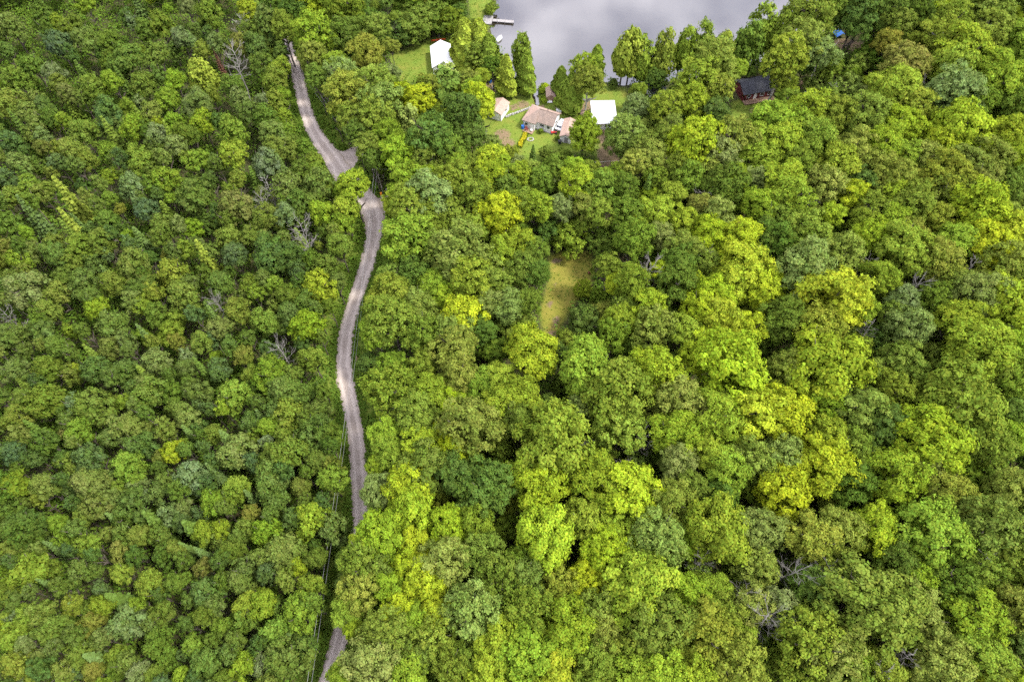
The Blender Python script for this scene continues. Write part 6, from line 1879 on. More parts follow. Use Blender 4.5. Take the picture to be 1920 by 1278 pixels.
def crown(name, seed, lobes=46, tufts=11, leaves=15, leaf=0.075, lobe_r=(0.15, 0.30), spread=0.062, lumpy=0.16, zmin=-0.5, cone=0.0, heads=4, rough=0.09):
    """unit crown: a few leaders, each carrying boughs; every bough a flattened shell of leaf sprays, with gaps between"""
    g = np.random.default_rng(seed)
    hd = fib(heads, g, 0.1) * np.array([0.40, 0.40, 0.34]) + np.array([0, 0, -0.06])   # leader centres
    hr = g.uniform(0.50, 0.68, heads)
    D = fib(lobes, g, zmin); g.shuffle(D)
    ph = g.uniform(0, 6.28, 4)
    LC = []; LD = []
    for i, d in enumerate(D):
        # reach of the crown along d: the farthest leader sphere
        best = 0.0
        for c, r in zip(hd, hr):
            bq = d @ c; disc = bq * bq - (c @ c - r * r)
            if disc > 0: best = max(best, bq + disc ** 0.5)
        if best <= 0: best = 0.45
        az = math.atan2(d[1], d[0])
        q = best * (1 + lumpy * (0.5 * math.sin(2 * az + ph[0]) + 0.5 * math.sin(5 * az + ph[1] + 3 * d[2]))) + g.normal(0, rough)
        if g.uniform() < 2 * rough: q *= 0.72
        LC.append(d * min(q, 1.0)); LD.append(unit(d * 0.8 + np.array([0, 0, 0.45])))
    LC = np.array(LC); LD = np.array(LD)
    LR = g.uniform(*lobe_r, lobes)
    if cone:
        k = 1 - cone * np.clip((LC[:, 2] + 0.6) / 1.6, 0, 1); LC[:, 0] *= k; LC[:, 1] *= k; LR *= (0.55 + 0.45 * k)
    P = []; N = []; Tn = []; S = []
    for c, r, d in zip(LC, LR, LD):
        lt = g.uniform(0, 1)
        nt_ = max(4, int(tufts * (r / 0.22) ** 2))
        td = unit(g.normal(size=(nt_ * 4, 3)) + d * 0.55)
        td = td[(td @ d > -0.25)][:nt_]
        for q in td:
            tt = 0.6 * lt + 0.4 * g.uniform(0, 1)
            pc = c + q * r * g.uniform(0.70, 1.18) * np.array([1.1, 1.1, 0.75])
            m_ = max(4, int(leaves * g.uniform(0.6, 1.3)))
            off = g.normal(size=(m_, 3)) * spread * np.array([1, 1, 0.5])
            P.append(pc + off)
            N.append(unit(q * 0.75 + np.array([0, 0, 0.35]) + off * 4.0 + g.normal(size=(m_, 3)) * 0.36))
            Tn.append(np.full(m_, tt)); S.append(leaf * (0.45 + 1.0 * g.uniform(0, 1, m_) ** 1.6))
    # inner leaves so that the crown is not hollow
    k = int(lobes * 14); q = unit(g.normal(size=(k, 3))) * (g.uniform(0, 1, (k, 1)) ** 0.5) * 0.55; q[:, 2] = q[:, 2] * 0.8 - 0.08
    P.append(q); N.append(unit(g.normal(size=(k, 3)) + np.array([0, 0, 0.7]))); Tn.append(np.full(k, 0.35)); S.append(np.full(k, leaf * 1.8))
    P = np.concatenate(P); N = np.concatenate(N)
    V, F4 = leaf_quads(P, N, np.concatenate(S), g)
    return fast_mesh(name, V, F4, np.concatenate(Tn))
def spruce(name, seed, tiers=15, droop=0.35, n0=11, plume=False):
    """unit conifer: z 0..1, radius 1; whorls of needle boughs"""
    g = np.random.default_rng(seed); P = []; N = []; S = []; Tn = []; Dv = []
    for i in range(tiers):
        f = (i + 0.5) / tiers; z = 0.10 + 0.88 * f
        Lr = (1 - f) ** (0.75 if plume else 0.95) * g.uniform(0.8, 1.1) + 0.03
        nb = max(4, int(n0 * (0.55 + 0.45 * (1 - f))))
        a0 = g.uniform(0, 6.28)
        for k in range(nb):
            a = a0 + 6.283 * k / nb + g.normal(0, 0.15); l = Lr * g.uniform(0.7, 1.12); tt = g.uniform(0, 1)
            m_ = max(4, int(5 + 20 * l)); u = np.linspace(0.12, 1, m_)
            zz = z - droop * 0.09 * (l * u) * 2.0 + (0.045 * u ** 2 * l if plume else 0.02 * u ** 3)
            for side in (-1, 0, 1):
                w = side * 0.16 * l * (1 - 0.55 * u) + g.normal(0, 0.02, m_)
                P.append(np.stack([np.cos(a) * l * u - np.sin(a) * w, np.sin(a) * l * u + np.cos(a) * w, zz + g.normal(0, 0.006, m_)], 1))
                N.append(unit(np.stack([np.cos(a) * 0.35 + g.normal(0, 0.25, m_), np.sin(a) * 0.35 + g.normal(0, 0.25, m_), np.ones(m_) * (0.35 if plume else 1.0)], 1)))
                S.append(np.full(m_, 0.16) * g.uniform(0.7, 1.2, m_)); Tn.append(np.full(m_, tt))
    P = np.concatenate(P); N = np.concatenate(N); S = np.concatenate(S)
    n = len(P); r = g.normal(size=(n, 3)); T1 = unit(np.cross(N, r)); B1 = np.cross(N, T1); s = S[:, None]
    sc = np.array([1, 1, 0.22])
    V = np.stack([P - T1 * s * 0.75 * sc, P + B1 * s * 0.35 * sc, P + T1 * s * 0.75 * sc, P - B1 * s * 0.35 * sc], 1).reshape(-1, 3)
    return fast_mesh(name, V, np.arange(4 * n).reshape(-1, 4), np.concatenate(Tn))
def cedar(name, seed):
    g = np.random.default_rng(seed); n = 5200
    z = g.uniform(0, 1, n) ** 1.15; a = g.uniform(0, 6.28, n)
    prof = (1 - z) ** 0.55 * (0.85 + 0.15 * np.sin(a * 3 + seed)) * (0.9 + 0.14 * np.sin(z * 24 + a * 2 + g.uniform(0, 1))) * np.minimum(1, 0.5 + z * 4)
    r = prof * g.uniform(0.72, 1.06, n)
    P = np.stack([r * np.cos(a), r * np.sin(a), 0.06 + 0.94 * z], 1)
    N = unit(np.stack([np.cos(a), np.sin(a), np.full(n, 0.5)], 1) + g.normal(size=(n, 3)) * 0.45)
    tone = 0.5 + 0.5 * np.sin(a * 4 + z * 17 + seed) * 0.6 + g.uniform(-0.2, 0.2, n)
    T1 = unit(np.cross(N, g.normal(size=(n, 3)))); B1 = np.cross(N, T1); s = g.uniform(0.10, 0.18, (n, 1)); sc = np.array([1, 1, 0.3])
    V = np.stack([P - T1 * s * sc, P + B1 * s * .6 * sc, P + T1 * s * sc, P - B1 * s * .6 * sc], 1).reshape(-1, 3)
    return fast_mesh(name, V, np.arange(4 * n).reshape(-1, 4), np.clip(tone, 0, 1))
def trunk_mesh(name, seed, limbs=7):
    """unit trunk: height 1, crown radius 1; limbs reach up and out into the crown"""
    g = random.Random(seed); b = MB()
    pts = []; x = y = 0
    for i in range(7):
        pts.append((x, y, i / 6)); x += g.uniform(-.05, .05); y += g.uniform(-.05, .05)
    b.tube(pts, [0.075, 0.060, 0.054, 0.048, 0.040, 0.030, 0.015], 7)
    for k in range(limbs):
        i = g.randint(2, 5); p = Vector(pts[i]); a = 6.283 * k / limbs + g.uniform(-.4, .4)
        q = p + Vector((math.cos(a) * g.uniform(.4, .7), math.sin(a) * g.uniform(.4, .7), g.uniform(.08, .22)))
        e = q + Vector((math.cos(a) * .12, math.sin(a) * .12, g.uniform(.05, .12)))
        b.tube([p, (p + q) / 2 + Vector((0, 0, .02)), q, e], [0.030, 0.024, 0.014, 0.006], 5)
    return b.mesh(name)
def pole_trunk(name):
    return MB().tube([(0, 0, 0), (0.01, 0, .5), (0, 0, 1)], [0.085, 0.055, 0.01], 7).mesh(name)
def dead_mesh(name, seed, spread=1.0, first=0.42):
    """bare branching skeleton, height 1"""
    g = random.Random(seed); limbs = []; twigs = MB(); bole = MB()
    top = Vector((g.uniform(-.06, .06), g.uniform(-.06, .06), 0.95))
    P = [Vector((0, 0, 0)).lerp(top, i / 7) + Vector((g.uniform(-.012, .012), g.uniform(-.012, .012), 0)) for i in range(8)]
    bole.tube(P, [0.012, .011, .010, .009, .0075, .006, .004, .0018], 7)
    def grow(p, d, l, r, lev):
        q1 = p + d * l * .5 + Vector((g.uniform(-1, 1), g.uniform(-1, 1), g.uniform(-.2, 1))) * l * .09
        q2 = p + d * l + Vector((g.uniform(-1, 1), g.uniform(-1, 1), g.uniform(-.2, 1))) * l * .14
        twigs.tube([p, q1, q2], [r, r * .72, r * .34], 4, cap=False)
        if lev:
            for _ in range(g.randint(3, 5)):
                f = g.uniform(.3, 1); s = p.lerp(q1, f * 2) if f < .5 else q1.lerp(q2, f * 2 - 1)
                nd = (d + Vector((g.uniform(-1, 1), g.uniform(-1, 1), g.uniform(-.3, .8))) * .85).normalized()
                grow(s, nd, l * g.uniform(.4, .62), r * .55, lev - 1)
    for k in range(19):
        f = first + (0.97 - first) * k / 18; i = min(6, int(f * 7)); p = P[i].lerp(P[i + 1], f * 7 - i)
        a = k * 2.4 + g.uniform(-.4, .4); up = g.uniform(.15, .75)
        d = Vector((math.cos(a), math.sin(a), up)).normalized()
        grow(p, d, spread * (0.24 - 0.17 * (f - first)) * g.uniform(.5, 1.1), 0.0046 * (1.25 - f * .7), 2)
    return bole.mesh(name + '_bole'), twigs.mesh(name + '_branches')

CROWN = {'m': [crown('maple_crown', 100 + i, lobes=42 + 4 * i, leaves=24, leaf=0.074, heads=3 + i % 4, lumpy=0.14 + 0.03 * (i % 3)) for i in range(9)],
         'b': [crown('broadleaf_crown', 200 + i, lobes=54 + 4 * i, tufts=9, leaves=24, leaf=0.066, lobe_r=(0.13, 0.26), spread=0.055, lumpy=0.12 + 0.03 * (i % 3), cone=0.15 * (i % 2), heads=3 + i % 4) for i in range(9)],
         'y': [crown('young_crown', 300 + i, lobes=28 + 2 * i, tufts=9, leaves=17, leaf=0.105, lobe_r=(0.15, 0.32), spread=0.08, lumpy=0.18, cone=0.26 * (i % 3), zmin=-0.6, heads=2 + i % 3) for i in range(9)],
         'v': [crown('slender_crown', 350 + i, lobes=30, tufts=8, leaves=15, leaf=0.11, lobe_r=(0.14, 0.27), spread=0.08, lumpy=0.2, cone=0.35 + 0.1 * (i % 3), zmin=-0.7, heads=2) for i in range(6)]}
CROWN['u'] = CROWN['y']
CONE = {'s': [spruce('spruce_boughs', 400 + i) for i in range(2)], 'p': [crown('pine_boughs', 420 + i, lobes=74, tufts=8, leaves=15, leaf=0.085, lobe_r=(0.12, 0.24), spread=0.06, lumpy=0.16, zmin=-0.92, cone=0.55, heads=1, rough=0.03) for i in range(3)], 'c': [cedar('cedar_foliage', 440 + i) for i in range(2)]}
CONE['e'] = CONE['s']
TRUNK = [trunk_mesh('tree_trunk', 500 + i) for i in range(4)]
STEM = pole_trunk('conifer_stem')
DEAD = [dead_mesh('dead', 600 + i, spread=(1.0, 1.25, 0.85, 1.1)[i], first=(.45, .35, .3, .5)[i]) for i in range(4)]
for k in 'mbyv':
    for me in CROWN[k]: me.materials.append(M['leaf'])
for k in 'spc':
    for me in CONE[k]: me.materials.append(M['needle'])
for me in TRUNK: me.materials.append(M['bark'])
STEM.materials.append(M['bark'])
for a, b_ in DEAD: a.materials.append(M['dead_wood']); b_.materials.append(M['dead_wood'])
RUST = CONE['s'][0].copy(); RUST.materials.clear(); RUST.materials.append(M['rust_needle'])

KINDS = {'m': ('maple_tree', 'maple', 'maples of the tall forest'), 'b': ('broadleaf_tree', 'broadleaf tree', 'broadleaf trees of the tall forest'),
         'y': ('young_broadleaf_tree', 'young broadleaf tree', 'young broadleaf trees across the road'), 'u': ('understory_tree', 'small understory tree', 'small trees between the tall crowns'),
         'v': ('slender_tree', 'slender young tree', 'slender young trees across the road'), 's': ('spruce_tree', 'pointed spruce', 'pointed spruces'), 'p': ('pine_tree', 'tall layered conifer', 'tall conifers'), 'c': ('cedar_tree', 'dense columnar conifer', 'columnar conifers by the lake'),
         'd': ('dead_tree', 'grey leafless dead tree', 'leafless dead trees'), 'e': ('dead_spruce_tree', 'rust-red dead spruce', None)}
WORDS = {'Y': 'bright yellow-green', 'L': 'lime green', 'O': 'olive green', 'G': 'mid green', 'D': 'dark green', 'B': 'bluish green', 'P': 'pale grey-green', 'R': 'yellow-orange tinged'}
ORD = 'first second third fourth fifth sixth seventh eighth ninth tenth eleventh twelfth thirteenth fourteenth fifteenth sixteenth seventeenth eighteenth nineteenth twentieth twenty-first twenty-second twenty-third twenty-fourth'.split()
def tree_label(k, C, place, i, n):
    w = KINDS[k][1] if k in 'de' else WORDS[C] + ' ' + KINDS[k][1]
    ph = PLACES[place]
    w += (' ' if ph.split()[0] in ('round', 'beside', 'near', 'around', 'at', 'by', 'on') else ', ') + ph
    if n > 1: w += ', leftmost' if i == 0 else ', rightmost' if i == n - 1 else ', ' + ORD[min(i, 23)] + ' from left'
    return w
g_ = random.Random(77)
def part(name, me, parent):
    o = bpy.data.objects.new(name, me); COL.objects.link(o); o.parent = parent; return o
for ti, (k, C, x, y, h, rr, rz, zc, place, i, n) in enumerate(TREES):
    nm, kw, grp = KINDS[k]
    t_ = bpy.data.objects.new(nm, None); COL.objects.link(t_); t_.empty_display_size = 0.5
    t_.location = (x, y, gz(x, y) - 0.05); t_.rotation_euler = (0, 0, g_.uniform(0, 6.283))
    tag(t_, tree_label(k, C, place, i, n), 'tree', grp)
    if k in 'mbyuv':
        c_ = part('crown', g_.choice(CROWN[k]), t_)
        sq = g_.uniform(0.90, 1.11)
        c_.location = (0, 0, zc); c_.scale = (rr * 1.03 * sq, rr * 1.03 / sq, rz * 1.0); c_.rotation_euler = (g_.uniform(-.14, .14), g_.uniform(-.14, .14), g_.uniform(0, 6.28))
        base = LEAFCOL[C]; j = g_.uniform(0.86, 1.14) * (0.72 if k in 'yv' else 1.0); q = g_.uniform(0.90, 1.12)
        c_.color = (base[0] * j * q * (0.96 if k in 'yv' else 1.0), base[1] * j, base[2] * g_.uniform(.8, 1.5), 1)
        b_ = part('trunk', TRUNK[ti % 4], t_); b_.scale = (rr, rr, zc + rz * 0.45)
        if h > 12 and x > -2 and 135 < y < 160 and k == 'b':
            b_.material_slots[0].link = 'OBJECT'; b_.material_slots[0].material = M['pale_bark']
    elif k in 'spce':
        c_ = part('crown', RUST if k == 'e' else g_.choice(CONE[k]), t_)
        if k == 'p': c_.scale = (rr * 1.75, rr * 1.75, h * .56); c_.location = (0, 0, h * .50)
        else: c_.scale = (rr * (1.5 if k == 'c' else 1.3),) * 2 + (h,)
        base = LEAFCOL[C]; j = g_.uniform(0.85, 1.1)
        q = 1.15 if k in 'cp' else 0.95
        c_.color = (base[0] * j * q, base[1] * j * q, base[2] * 1.1, 1)
        b_ = part('trunk', STEM, t_); b_.scale = (rr * .9, rr * .9, h * .97)
    else:
        v = g_.randrange(4); sc = h
        lean = g_.uniform(0, .12)
        t_.rotation_euler = (lean, 0, g_.uniform(0, 6.28))
        wide = min(1.15, max(0.7, rr / (0.24 * h)))
        b_ = part('trunk', DEAD[v][0], t_); b_.scale = (sc, sc, sc)
        c_ = part('branches', DEAD[v][1], t_); c_.scale = (sc * wide, sc * wide, sc)

# forest that carries on past the frame, one mass of uncounted trees
def gn_scatter(name, pts, scales, objs, kind_label):
    me = bpy.data.meshes.new(name); me.from_pydata([tuple(p) for p in pts], [], [])
    a = me.attributes.new('size', 'FLOAT', 'POINT'); a.data.foreach_set('value', np.asarray(scales, np.float32))
    o = link(bpy.data.objects.new(name, me))
    src = bpy.data.collections.new(name + '_source')
    for q in objs: src.objects.link(q)
    ng = bpy.data.node_groups.new(name, 'GeometryNodeTree')
    ng.interface.new_socket('Geometry', in_out='INPUT', socket_type='NodeSocketGeometry'); ng.interface.new_socket('Geometry', in_out='OUTPUT', socket_type='NodeSocketGeometry')
    N = ng.nodes.new
    gi = N('NodeGroupInput'); go = N('NodeGroupOutput'); ip = N('GeometryNodeInstanceOnPoints'); ci = N('GeometryNodeCollectionInfo'); na = N('GeometryNodeInputNamedAttribute'); rv = N('FunctionNodeRandomValue')
    ci.inputs['Collection'].default_value = src; ci.inputs['Separate Children'].default_value = True; ci.inputs['Reset Children'].default_value = True
    na.data_type = 'FLOAT'; na.inputs['Name'].default_value = 'size'
    rv.data_type = 'FLOAT_VECTOR'; rv.inputs[1].default_value = (0.1, 0.1, 6.28); rv.inputs[0].default_value = (-0.1, -0.1, 0)
    L = ng.links.new
    L(gi.outputs[0], ip.inputs['Points']); L(ci.outputs[0], ip.inputs['Instance']); ip.inputs['Pick Instance'].default_value = True
    L(rv.outputs['Value'], ip.inputs['Rotation']); L(na.outputs['Attribute'], ip.inputs['Scale']); L(ip.outputs[0], go.inputs[0])
    md = o.modifiers.new('scatter', 'NODES'); md.node_group = ng
    return tag(o, kind='stuff')
srcs = []
for i, me in enumerate(CROWN['y'][:4] + CROWN['b'][:2]):
    q = me.copy(); q.materials.clear(); q.materials.append(M['wood']); srcs.append(bpy.data.objects.new('forest_crown', q))
pts = []; sz = []
cs, sn = math.cos(R(58)), math.sin(R(58))
g2 = random.Random(9)
for _ in range(5200):
    x = g2.uniform(-240, 240); y = g2.uniform(-45, 290); r_ = g2.uniform(2.6, 4.6); z = (7 if x < -35 else 10) + g2.uniform(0, 4)
    d = y * cs + (120 - z) * sn; u = x / d * 1280; v = (y * sn + (z - 120) * cs) / d * 1280
    m_ = r_ * 1280 / d * 0.8
    if abs(u) < 960 + m_ and abs(v) < 639 + m_: continue
    if any((x - p[0]) ** 2 + (y - p[1]) ** 2 < (0.75 * (r_ + s_)) ** 2 for p, s_ in zip(pts, sz)): continue
    pts.append((x, y, z)); sz.append(r_)
pa = np.array(pts); keep = (sdf(LAKE, pa[:, 0], pa[:, 1]) > 6) & (dist_line(RL, pa[:, 0], pa[:, 1]) > 5)
gn_scatter('surrounding_forest', pa[keep], np.array(sz)[keep], srcs, '')

# undergrowth: leafy clumps, saplings and roadside weeds, nobody could count them
g = np.random.default_rng(21)
n = 24000
ux = g.uniform(-165, 165, n); uy = g.uniform(4, 205, n)
rdd = dist_line(RL, ux, uy)
ok = (sdf(LAKE, ux, uy) > 1.0) & (rdd > 3.0)
for k, P in POLYS.items():
    if k not in ('verge',): ok &= sdf(P, ux, uy) > 0.6
ok &= (np.abs(ux) < 20 + 0.82 * (uy * cs + 120 * sn))
# keep the sight lines of the buildings free
for bx_, by_, br in ((7.8, 141.3, 7), (-3.5, 144.5, 5), (23.3, 142.5, 6), (14, 137, 5), (-19, 166, 9), (64, 153, 8)): ok &= np.hypot(ux - bx_, uy - by_) > br
ux, uy, rdd = ux[ok], uy[ok], rdd[ok]
# roadside weeds
i_ = g.integers(0, len(RS), 4200); sgn = g.choice([-1, 1], 4200); off = RS[i_, 2] / 2 - 0.05 + g.exponential(0.75, 4200)
wx = RS[i_, 0] + Nn[i_, 0] * sgn * off; wy = RS[i_, 1] + Nn[i_, 1] * sgn * off
okw = np.ones(len(wx), bool)
for k in ('apron_upper', 'apron_lower'): okw &= sdf(POLYS[k], wx, wy) > 0.2
wx, wy = wx[okw], wy[okw]
def clumps(X, Y, hgt, rad, per, leaf, seed):
    g = np.random.default_rng(seed); n = len(X); Z = ground_z(X, Y)
    d = unit(g.normal(size=(n, per, 3)) + np.array([0, 0, 0.5])); q = g.uniform(0.55, 1.0, (n, per, 1))
    P = np.stack([X, Y, Z], 1)[:, None] + d * q * np.stack([rad, rad, hgt * 0.55], 1)[:, None] + np.array([0, 0, 1.0]) * (hgt * 0.5)[:, None, None]
    N = unit(d * 0.6 + np.array([0, 0, 0.6]) + g.normal(size=(n, per, 3)) * 0.4)
    S = (g.uniform(0.7, 1.3, (n, per)) * leaf).ravel()
    tone = np.repeat(np.clip(g.normal(0.45, 0.25, n), 0, 1), per)
    V, F4 = leaf_quads(P.reshape(-1, 3), N.reshape(-1, 3), S, g)
    return V, F4, tone
hg = g.uniform(0.8, 4.2, len(ux)); hg = np.where(rdd < 6, np.minimum(hg, 1.6), hg)
V1, F1, T1 = clumps(ux, uy, hg, hg * 0.62 + 0.3, 26, 0.42, 31)
hw = g.uniform(0.15, 0.75, len(wx))
V2, F2, T2 = clumps(wx, wy, hw, hw * 0.8 + 0.1, 14, 0.26, 32)
tag(mesh_obj('undergrowth', fast_mesh('undergrowth', np.r_[V1, V2], np.r_[F1, F2 + len(V1)], np.r_[T1, T2 * 0.5 + 0.5]), M['under']), kind='stuff')

# grass tufts and weeds on the lawns
gx_ = []; gy_ = []
for k in ('clearing', 'lawn_tent', 'lawn_shore', 'yard', 'cabin_yard', 'verge'):
    P = np.array(POLYS[k]); m_ = int(520 if k in ('yard', 'lawn_tent') else 300)
    x_ = g.uniform(P[:, 0].min(), P[:, 0].max(), m_); y_ = g.uniform(P[:, 1].min(), P[:, 1].max(), m_)
    q = pip(P, x_, y_)
    for bx_, by_, br in ((7.8, 141.3, 5.5), (-4, 144.5, 4), (23.3, 142.5, 5), (14, 137, 4), (-18, 166, 7), (6.3, 153, 2.5)): q &= np.hypot(x_ - bx_, y_ - by_) > br
    gx_.append(x_[q]); gy_.append(y_[q])
gx_ = np.concatenate(gx_); gy_ = np.concatenate(gy_); hw = g.uniform(0.08, 0.30, len(gx_)) ** 1.2
V3, F3, T3 = clumps(gx_, gy_, hw, hw * 1.1 + 0.12, 7, 0.14, 33)
tag(mesh_obj('grass', fast_mesh('grass', V3, F3, T3 * 0.3 + 0.7), M['under']), kind='stuff')

# ================================================================== buildings
def place(name, x, y, deg, label, cat, dz=0.0, group=None):
    o = empty(name, (x, y, gz(x, y) + dz), R(deg)); return tag(o, label, cat, group)
def window(root, c, w, h, face, mat=None):
    """window in a wall; face '-y','+x' or '-x' is the outward side"""
    ax = {'-y': (1, 0, 0), '+x': (0, 1, 0), '-x': (0, 1, 0)}[face]
    out = {'-y': Vector((0, -1, 0)), '+x': Vector((1, 0, 0)), '-x': Vector((-1, 0, 0))}[face]
    a = Vector(ax); c = Vector(c)
    def bx(b, cc, ww, hh, dd):
        d = (ww, dd, hh) if face == '-y' else (dd, ww, hh)
        return b.box(cc, d)
    win = bx(MB(), c + out * 0.012, w, h, 0.05).build('window', M['white_trim'], root)
    fr = MB()
    for s in (-1, 1):
        bx(fr, c + a * s * (w / 2 + .02) + out * 0.05, .06, h + .12, .09)
        bx(fr, c + Vector((0, 0, s * (h / 2 + .02))) + out * 0.05, w - .02, .06, .09)
    fr.build('frame', mat or M['white_trim'], win)
    for s in (-1, 1):
        bx(MB(), c + a * s * w * .245 + out * 0.045, w * .45, h * .92, .03).build('pane', M['glass'], win)
    return win
def door(root, c, w, h, mat, face='-y'):
    out = Vector((0, -1, 0)) if face == '-y' else Vector((1, 0, 0)); c = Vector(c)
    d = MB().box(c + out * .03, (w, .07, h) if face == '-y' else (.07, w, h)).build('door', mat, root, bevel=.01)
    MB().box(c + out * .09 + (Vector((w * .38, 0, 0)) if face == '-y' else Vector((0, w * .38, 0))), (.05, .05, .12)).build('handle', M['black'], d)
def gable(root, w, d, e, p, wall, roof_l, roof_r, over=.3, along='y', t=.14):
    """rectangular house with a gable roof; ridge along local y or x"""
    if along == 'y':
        MB().prism([(-w/2, 0), (w/2, 0), (w/2, e), (0, p), (-w/2, e)], 'y', -d/2, d/2).build('wall', wall, root)
        s = (p - e) / (w / 2); ez = e - s * over; W = w/2 + over; D = d/2 + over; up = .13
        a = MB().slab([(-W, -D, ez + up), (0, -D, p + up), (0, D, p + up), (-W, D, ez + up)], t).build('roof_slope', roof_l, root)
        b = MB().slab([(0.004, -D, p + up), (W, -D, ez + up), (W, D, ez + up), (0.004, D, p + up)], t).build('roof_slope', roof_r, root)
        MB().prism([(-.14, p + up - .03), (.14, p + up - .03), (0, p + up + .05)], 'y', -D - .01, D + .01).build('ridge_cap', roof_l, root)
    else:
        MB().prism([(-d/2, 0), (d/2, 0), (d/2, e), (0, p), (-d/2, e)], 'x', -w/2, w/2).build('wall', wall, root)
        s = (p - e) / (d / 2); ez = e - s * over; D = d/2 + over; W = w/2 + over; up = .13
        a = MB().slab([(-W, -D, ez + up), (W, -D, ez + up), (W, 0, p + up), (-W, 0, p + up)], t).build('roof_slope', roof_l, root)
        b = MB().slab([(-W, 0.004, p + up), (W, 0.004, p + up), (W, D, ez + up), (-W, D, ez + up)], t).build('roof_slope', roof_r, root)
        MB().prism([(-.14, p + up - .03), (.14, p + up - .03), (0, p + up + .05)], 'x', -W - .01, W + .01).build('ridge_cap', roof_l, root)
    return a, b

# --- bungalow: half-hipped tan and brown roof, front wing
h = place('bungalow', 7.8, 141.3, -25, 'white bungalow with tan and brown shingled hipped roof in the yard', 'house')
e, p = 2.45, 4.25
MB().prism([(-2.5, 0), (2.5, 0), (2.5, e), (0, p - .12), (-2.5, e)], 'x', 1.0, 3.75).build('wall', M['white_siding'], h)
MB().box((-1.38, 0, e / 2), (4.75, 5.0, e)).build('wall', M['white_siding'], h)
MB().box((-2.2, -2.99, e / 2 - .002), (3.1, 1.0, e - .01)).build('wall', M['white_siding'], h)
w4, v2 = 4.15, 2.85
rf = MB().slab([(-w4, v2, e), (w4, v2, e), (w4, 0, p), (-.9, 0, p)][::-1], .13).build('roof_slope', M['tan_shingle'], h)
rf['label'] = 'light tan newer shingles on the rear slope'
MB().slab([(-w4, -3.8, e + .003), (-w4, v2, e + .003), (-.9, 0, p + .003)][::-1], .13).build('roof_slope', M['tan_shingle'], h)
r3 = MB().slab([(-w4, -3.8, e), (-.9, 0, p), (-.3, -3.8, e)][::-1], .13).build('roof_slope', M['brown_shingle'], h)
r3['label'] = 'weathered brown shingles over the front wing'
MB().slab([(-.9, 0, p - .004), (w4, 0, p - .004), (w4, -v2, e - .004), (-.3, -v2, e - .004)][::-1], .13).build('roof_slope', M['brown_shingle'], h)
MB().slab([(-.9, 0, p - .008), (-.3, -v2, e - .008), (-.3, -3.8, e - .008)][::-1], .13).build('roof_slope', M['brown_shingle'], h)
MB().tube([(1.2, .6, 3.9), (1.2, .6, 4.7)], .09, 8).build('vent_pipe', M['black'], h)
MB().tube([(-.9, 0, p + .03), (w4, 0, p + .03)], .07, 6).build('ridge_cap', M['brown_shingle'], h)
window(h, (-2.9, -3.5, 1.45), .8, .8, '-y'); window(h, (1.0, -2.5, 1.55), 1.1, .7, '-y'); window(h, (2.7, -2.5, 1.5), .8, .8, '-y')
door(h, (-1.5, -3.5, 1.05), .85, 2.0, M['white_trim']); window(h, (3.75, 0.2, 1.6), 1.0, .8, '+x')
MB().box((1.75, -2.65, .12), (4.1, .3, .3)).build('foundation', M['stone'], h)

# --- small white shed with tan roof, beside the trees
w, d = 3.7, 5.0; c24, s24 = math.cos(R(-24)), math.sin(R(-24))
fx, fy = w / 2, -d / 2
h = place('shed', -2.8 - (fx * c24 - fy * s24), 142.0 - (fx * s24 + fy * c24), -24, 'small white shed with plain tan gable roof near the stone wall', 'shed')
gable(h, w, d, 2.2, 2.95, M['white_siding'], M['tan_shingle'], M['tan_shingle'], .22)
window(h, (-.6, -2.5, 1.35), .9, .7, '-y'); window(h, (1.85, .4, 1.5), .9, .6, '+x'); door(h, (.85, -2.5, 1.0), .8, 1.9, M['white_trim'])

# --- cabin with flat white metal roof
h = place('cabin', 23.5, 142.3, 1.5, 'white cabin with flat bright white metal roof', 'cabin')
MB().add([(-2.9, -3.5, 0), (2.9, -3.5, 0), (2.9, 3.6, 0), (-2.9, 3.6, 0), (-2.9, -3.5, 2.25), (2.9, -3.5, 2.25), (2.9, 3.6, 3.0), (-2.9, 3.6, 3.0)],
         [(3, 2, 1, 0), (4, 5, 6, 7), (0, 1, 5, 4), (1, 2, 6, 5), (2, 3, 7, 6), (3, 0, 4, 7)]).build('wall', M['white_siding'], h)
rf = MB().slab([(-3.15, -3.9, 2.36), (3.15, -3.9, 2.36), (3.15, 3.9, 3.18), (-3.15, 3.9, 3.18)], .12).build('roof', M['white_metal'], h)
for i in range(7):
    x = -3.0 + i
    MB().add([(x - .03, -3.9, 2.36), (x + .03, -3.9, 2.36), (x + .03, 3.9, 3.18), (x - .03, 3.9, 3.18), (x - .02, -3.9, 2.41), (x + .02, -3.9, 2.41), (x + .02, 3.9, 3.23), (x - .02, 3.9, 3.23)],
             [(4, 5, 6, 7), (0, 1, 5, 4), (1, 2, 6, 5), (2, 3, 7, 6), (3, 0, 4, 7)]).build('seam', M['white_metal'], rf)
MB().tube([(-.9, -2.9, 2.4), (-.9, -2.9, 3.9)], .11, 8).build('stove_pipe', M['grey_metal'], h)
window(h, (.3, -3.5, 1.35), .6, .9, '-y'); window(h, (1.75, -3.5, 1.4), 1.6, .7, '-y'); window(h, (-1.8, -3.5, 1.4), 1.0, .8, '-y')
st = MB()
for i in range(3): st.box((-.6, -3.9 - .3 * i, .36 - .14 * i), (1.4, .28, .06))
st.build('front_step', M['deck_wood'], h)

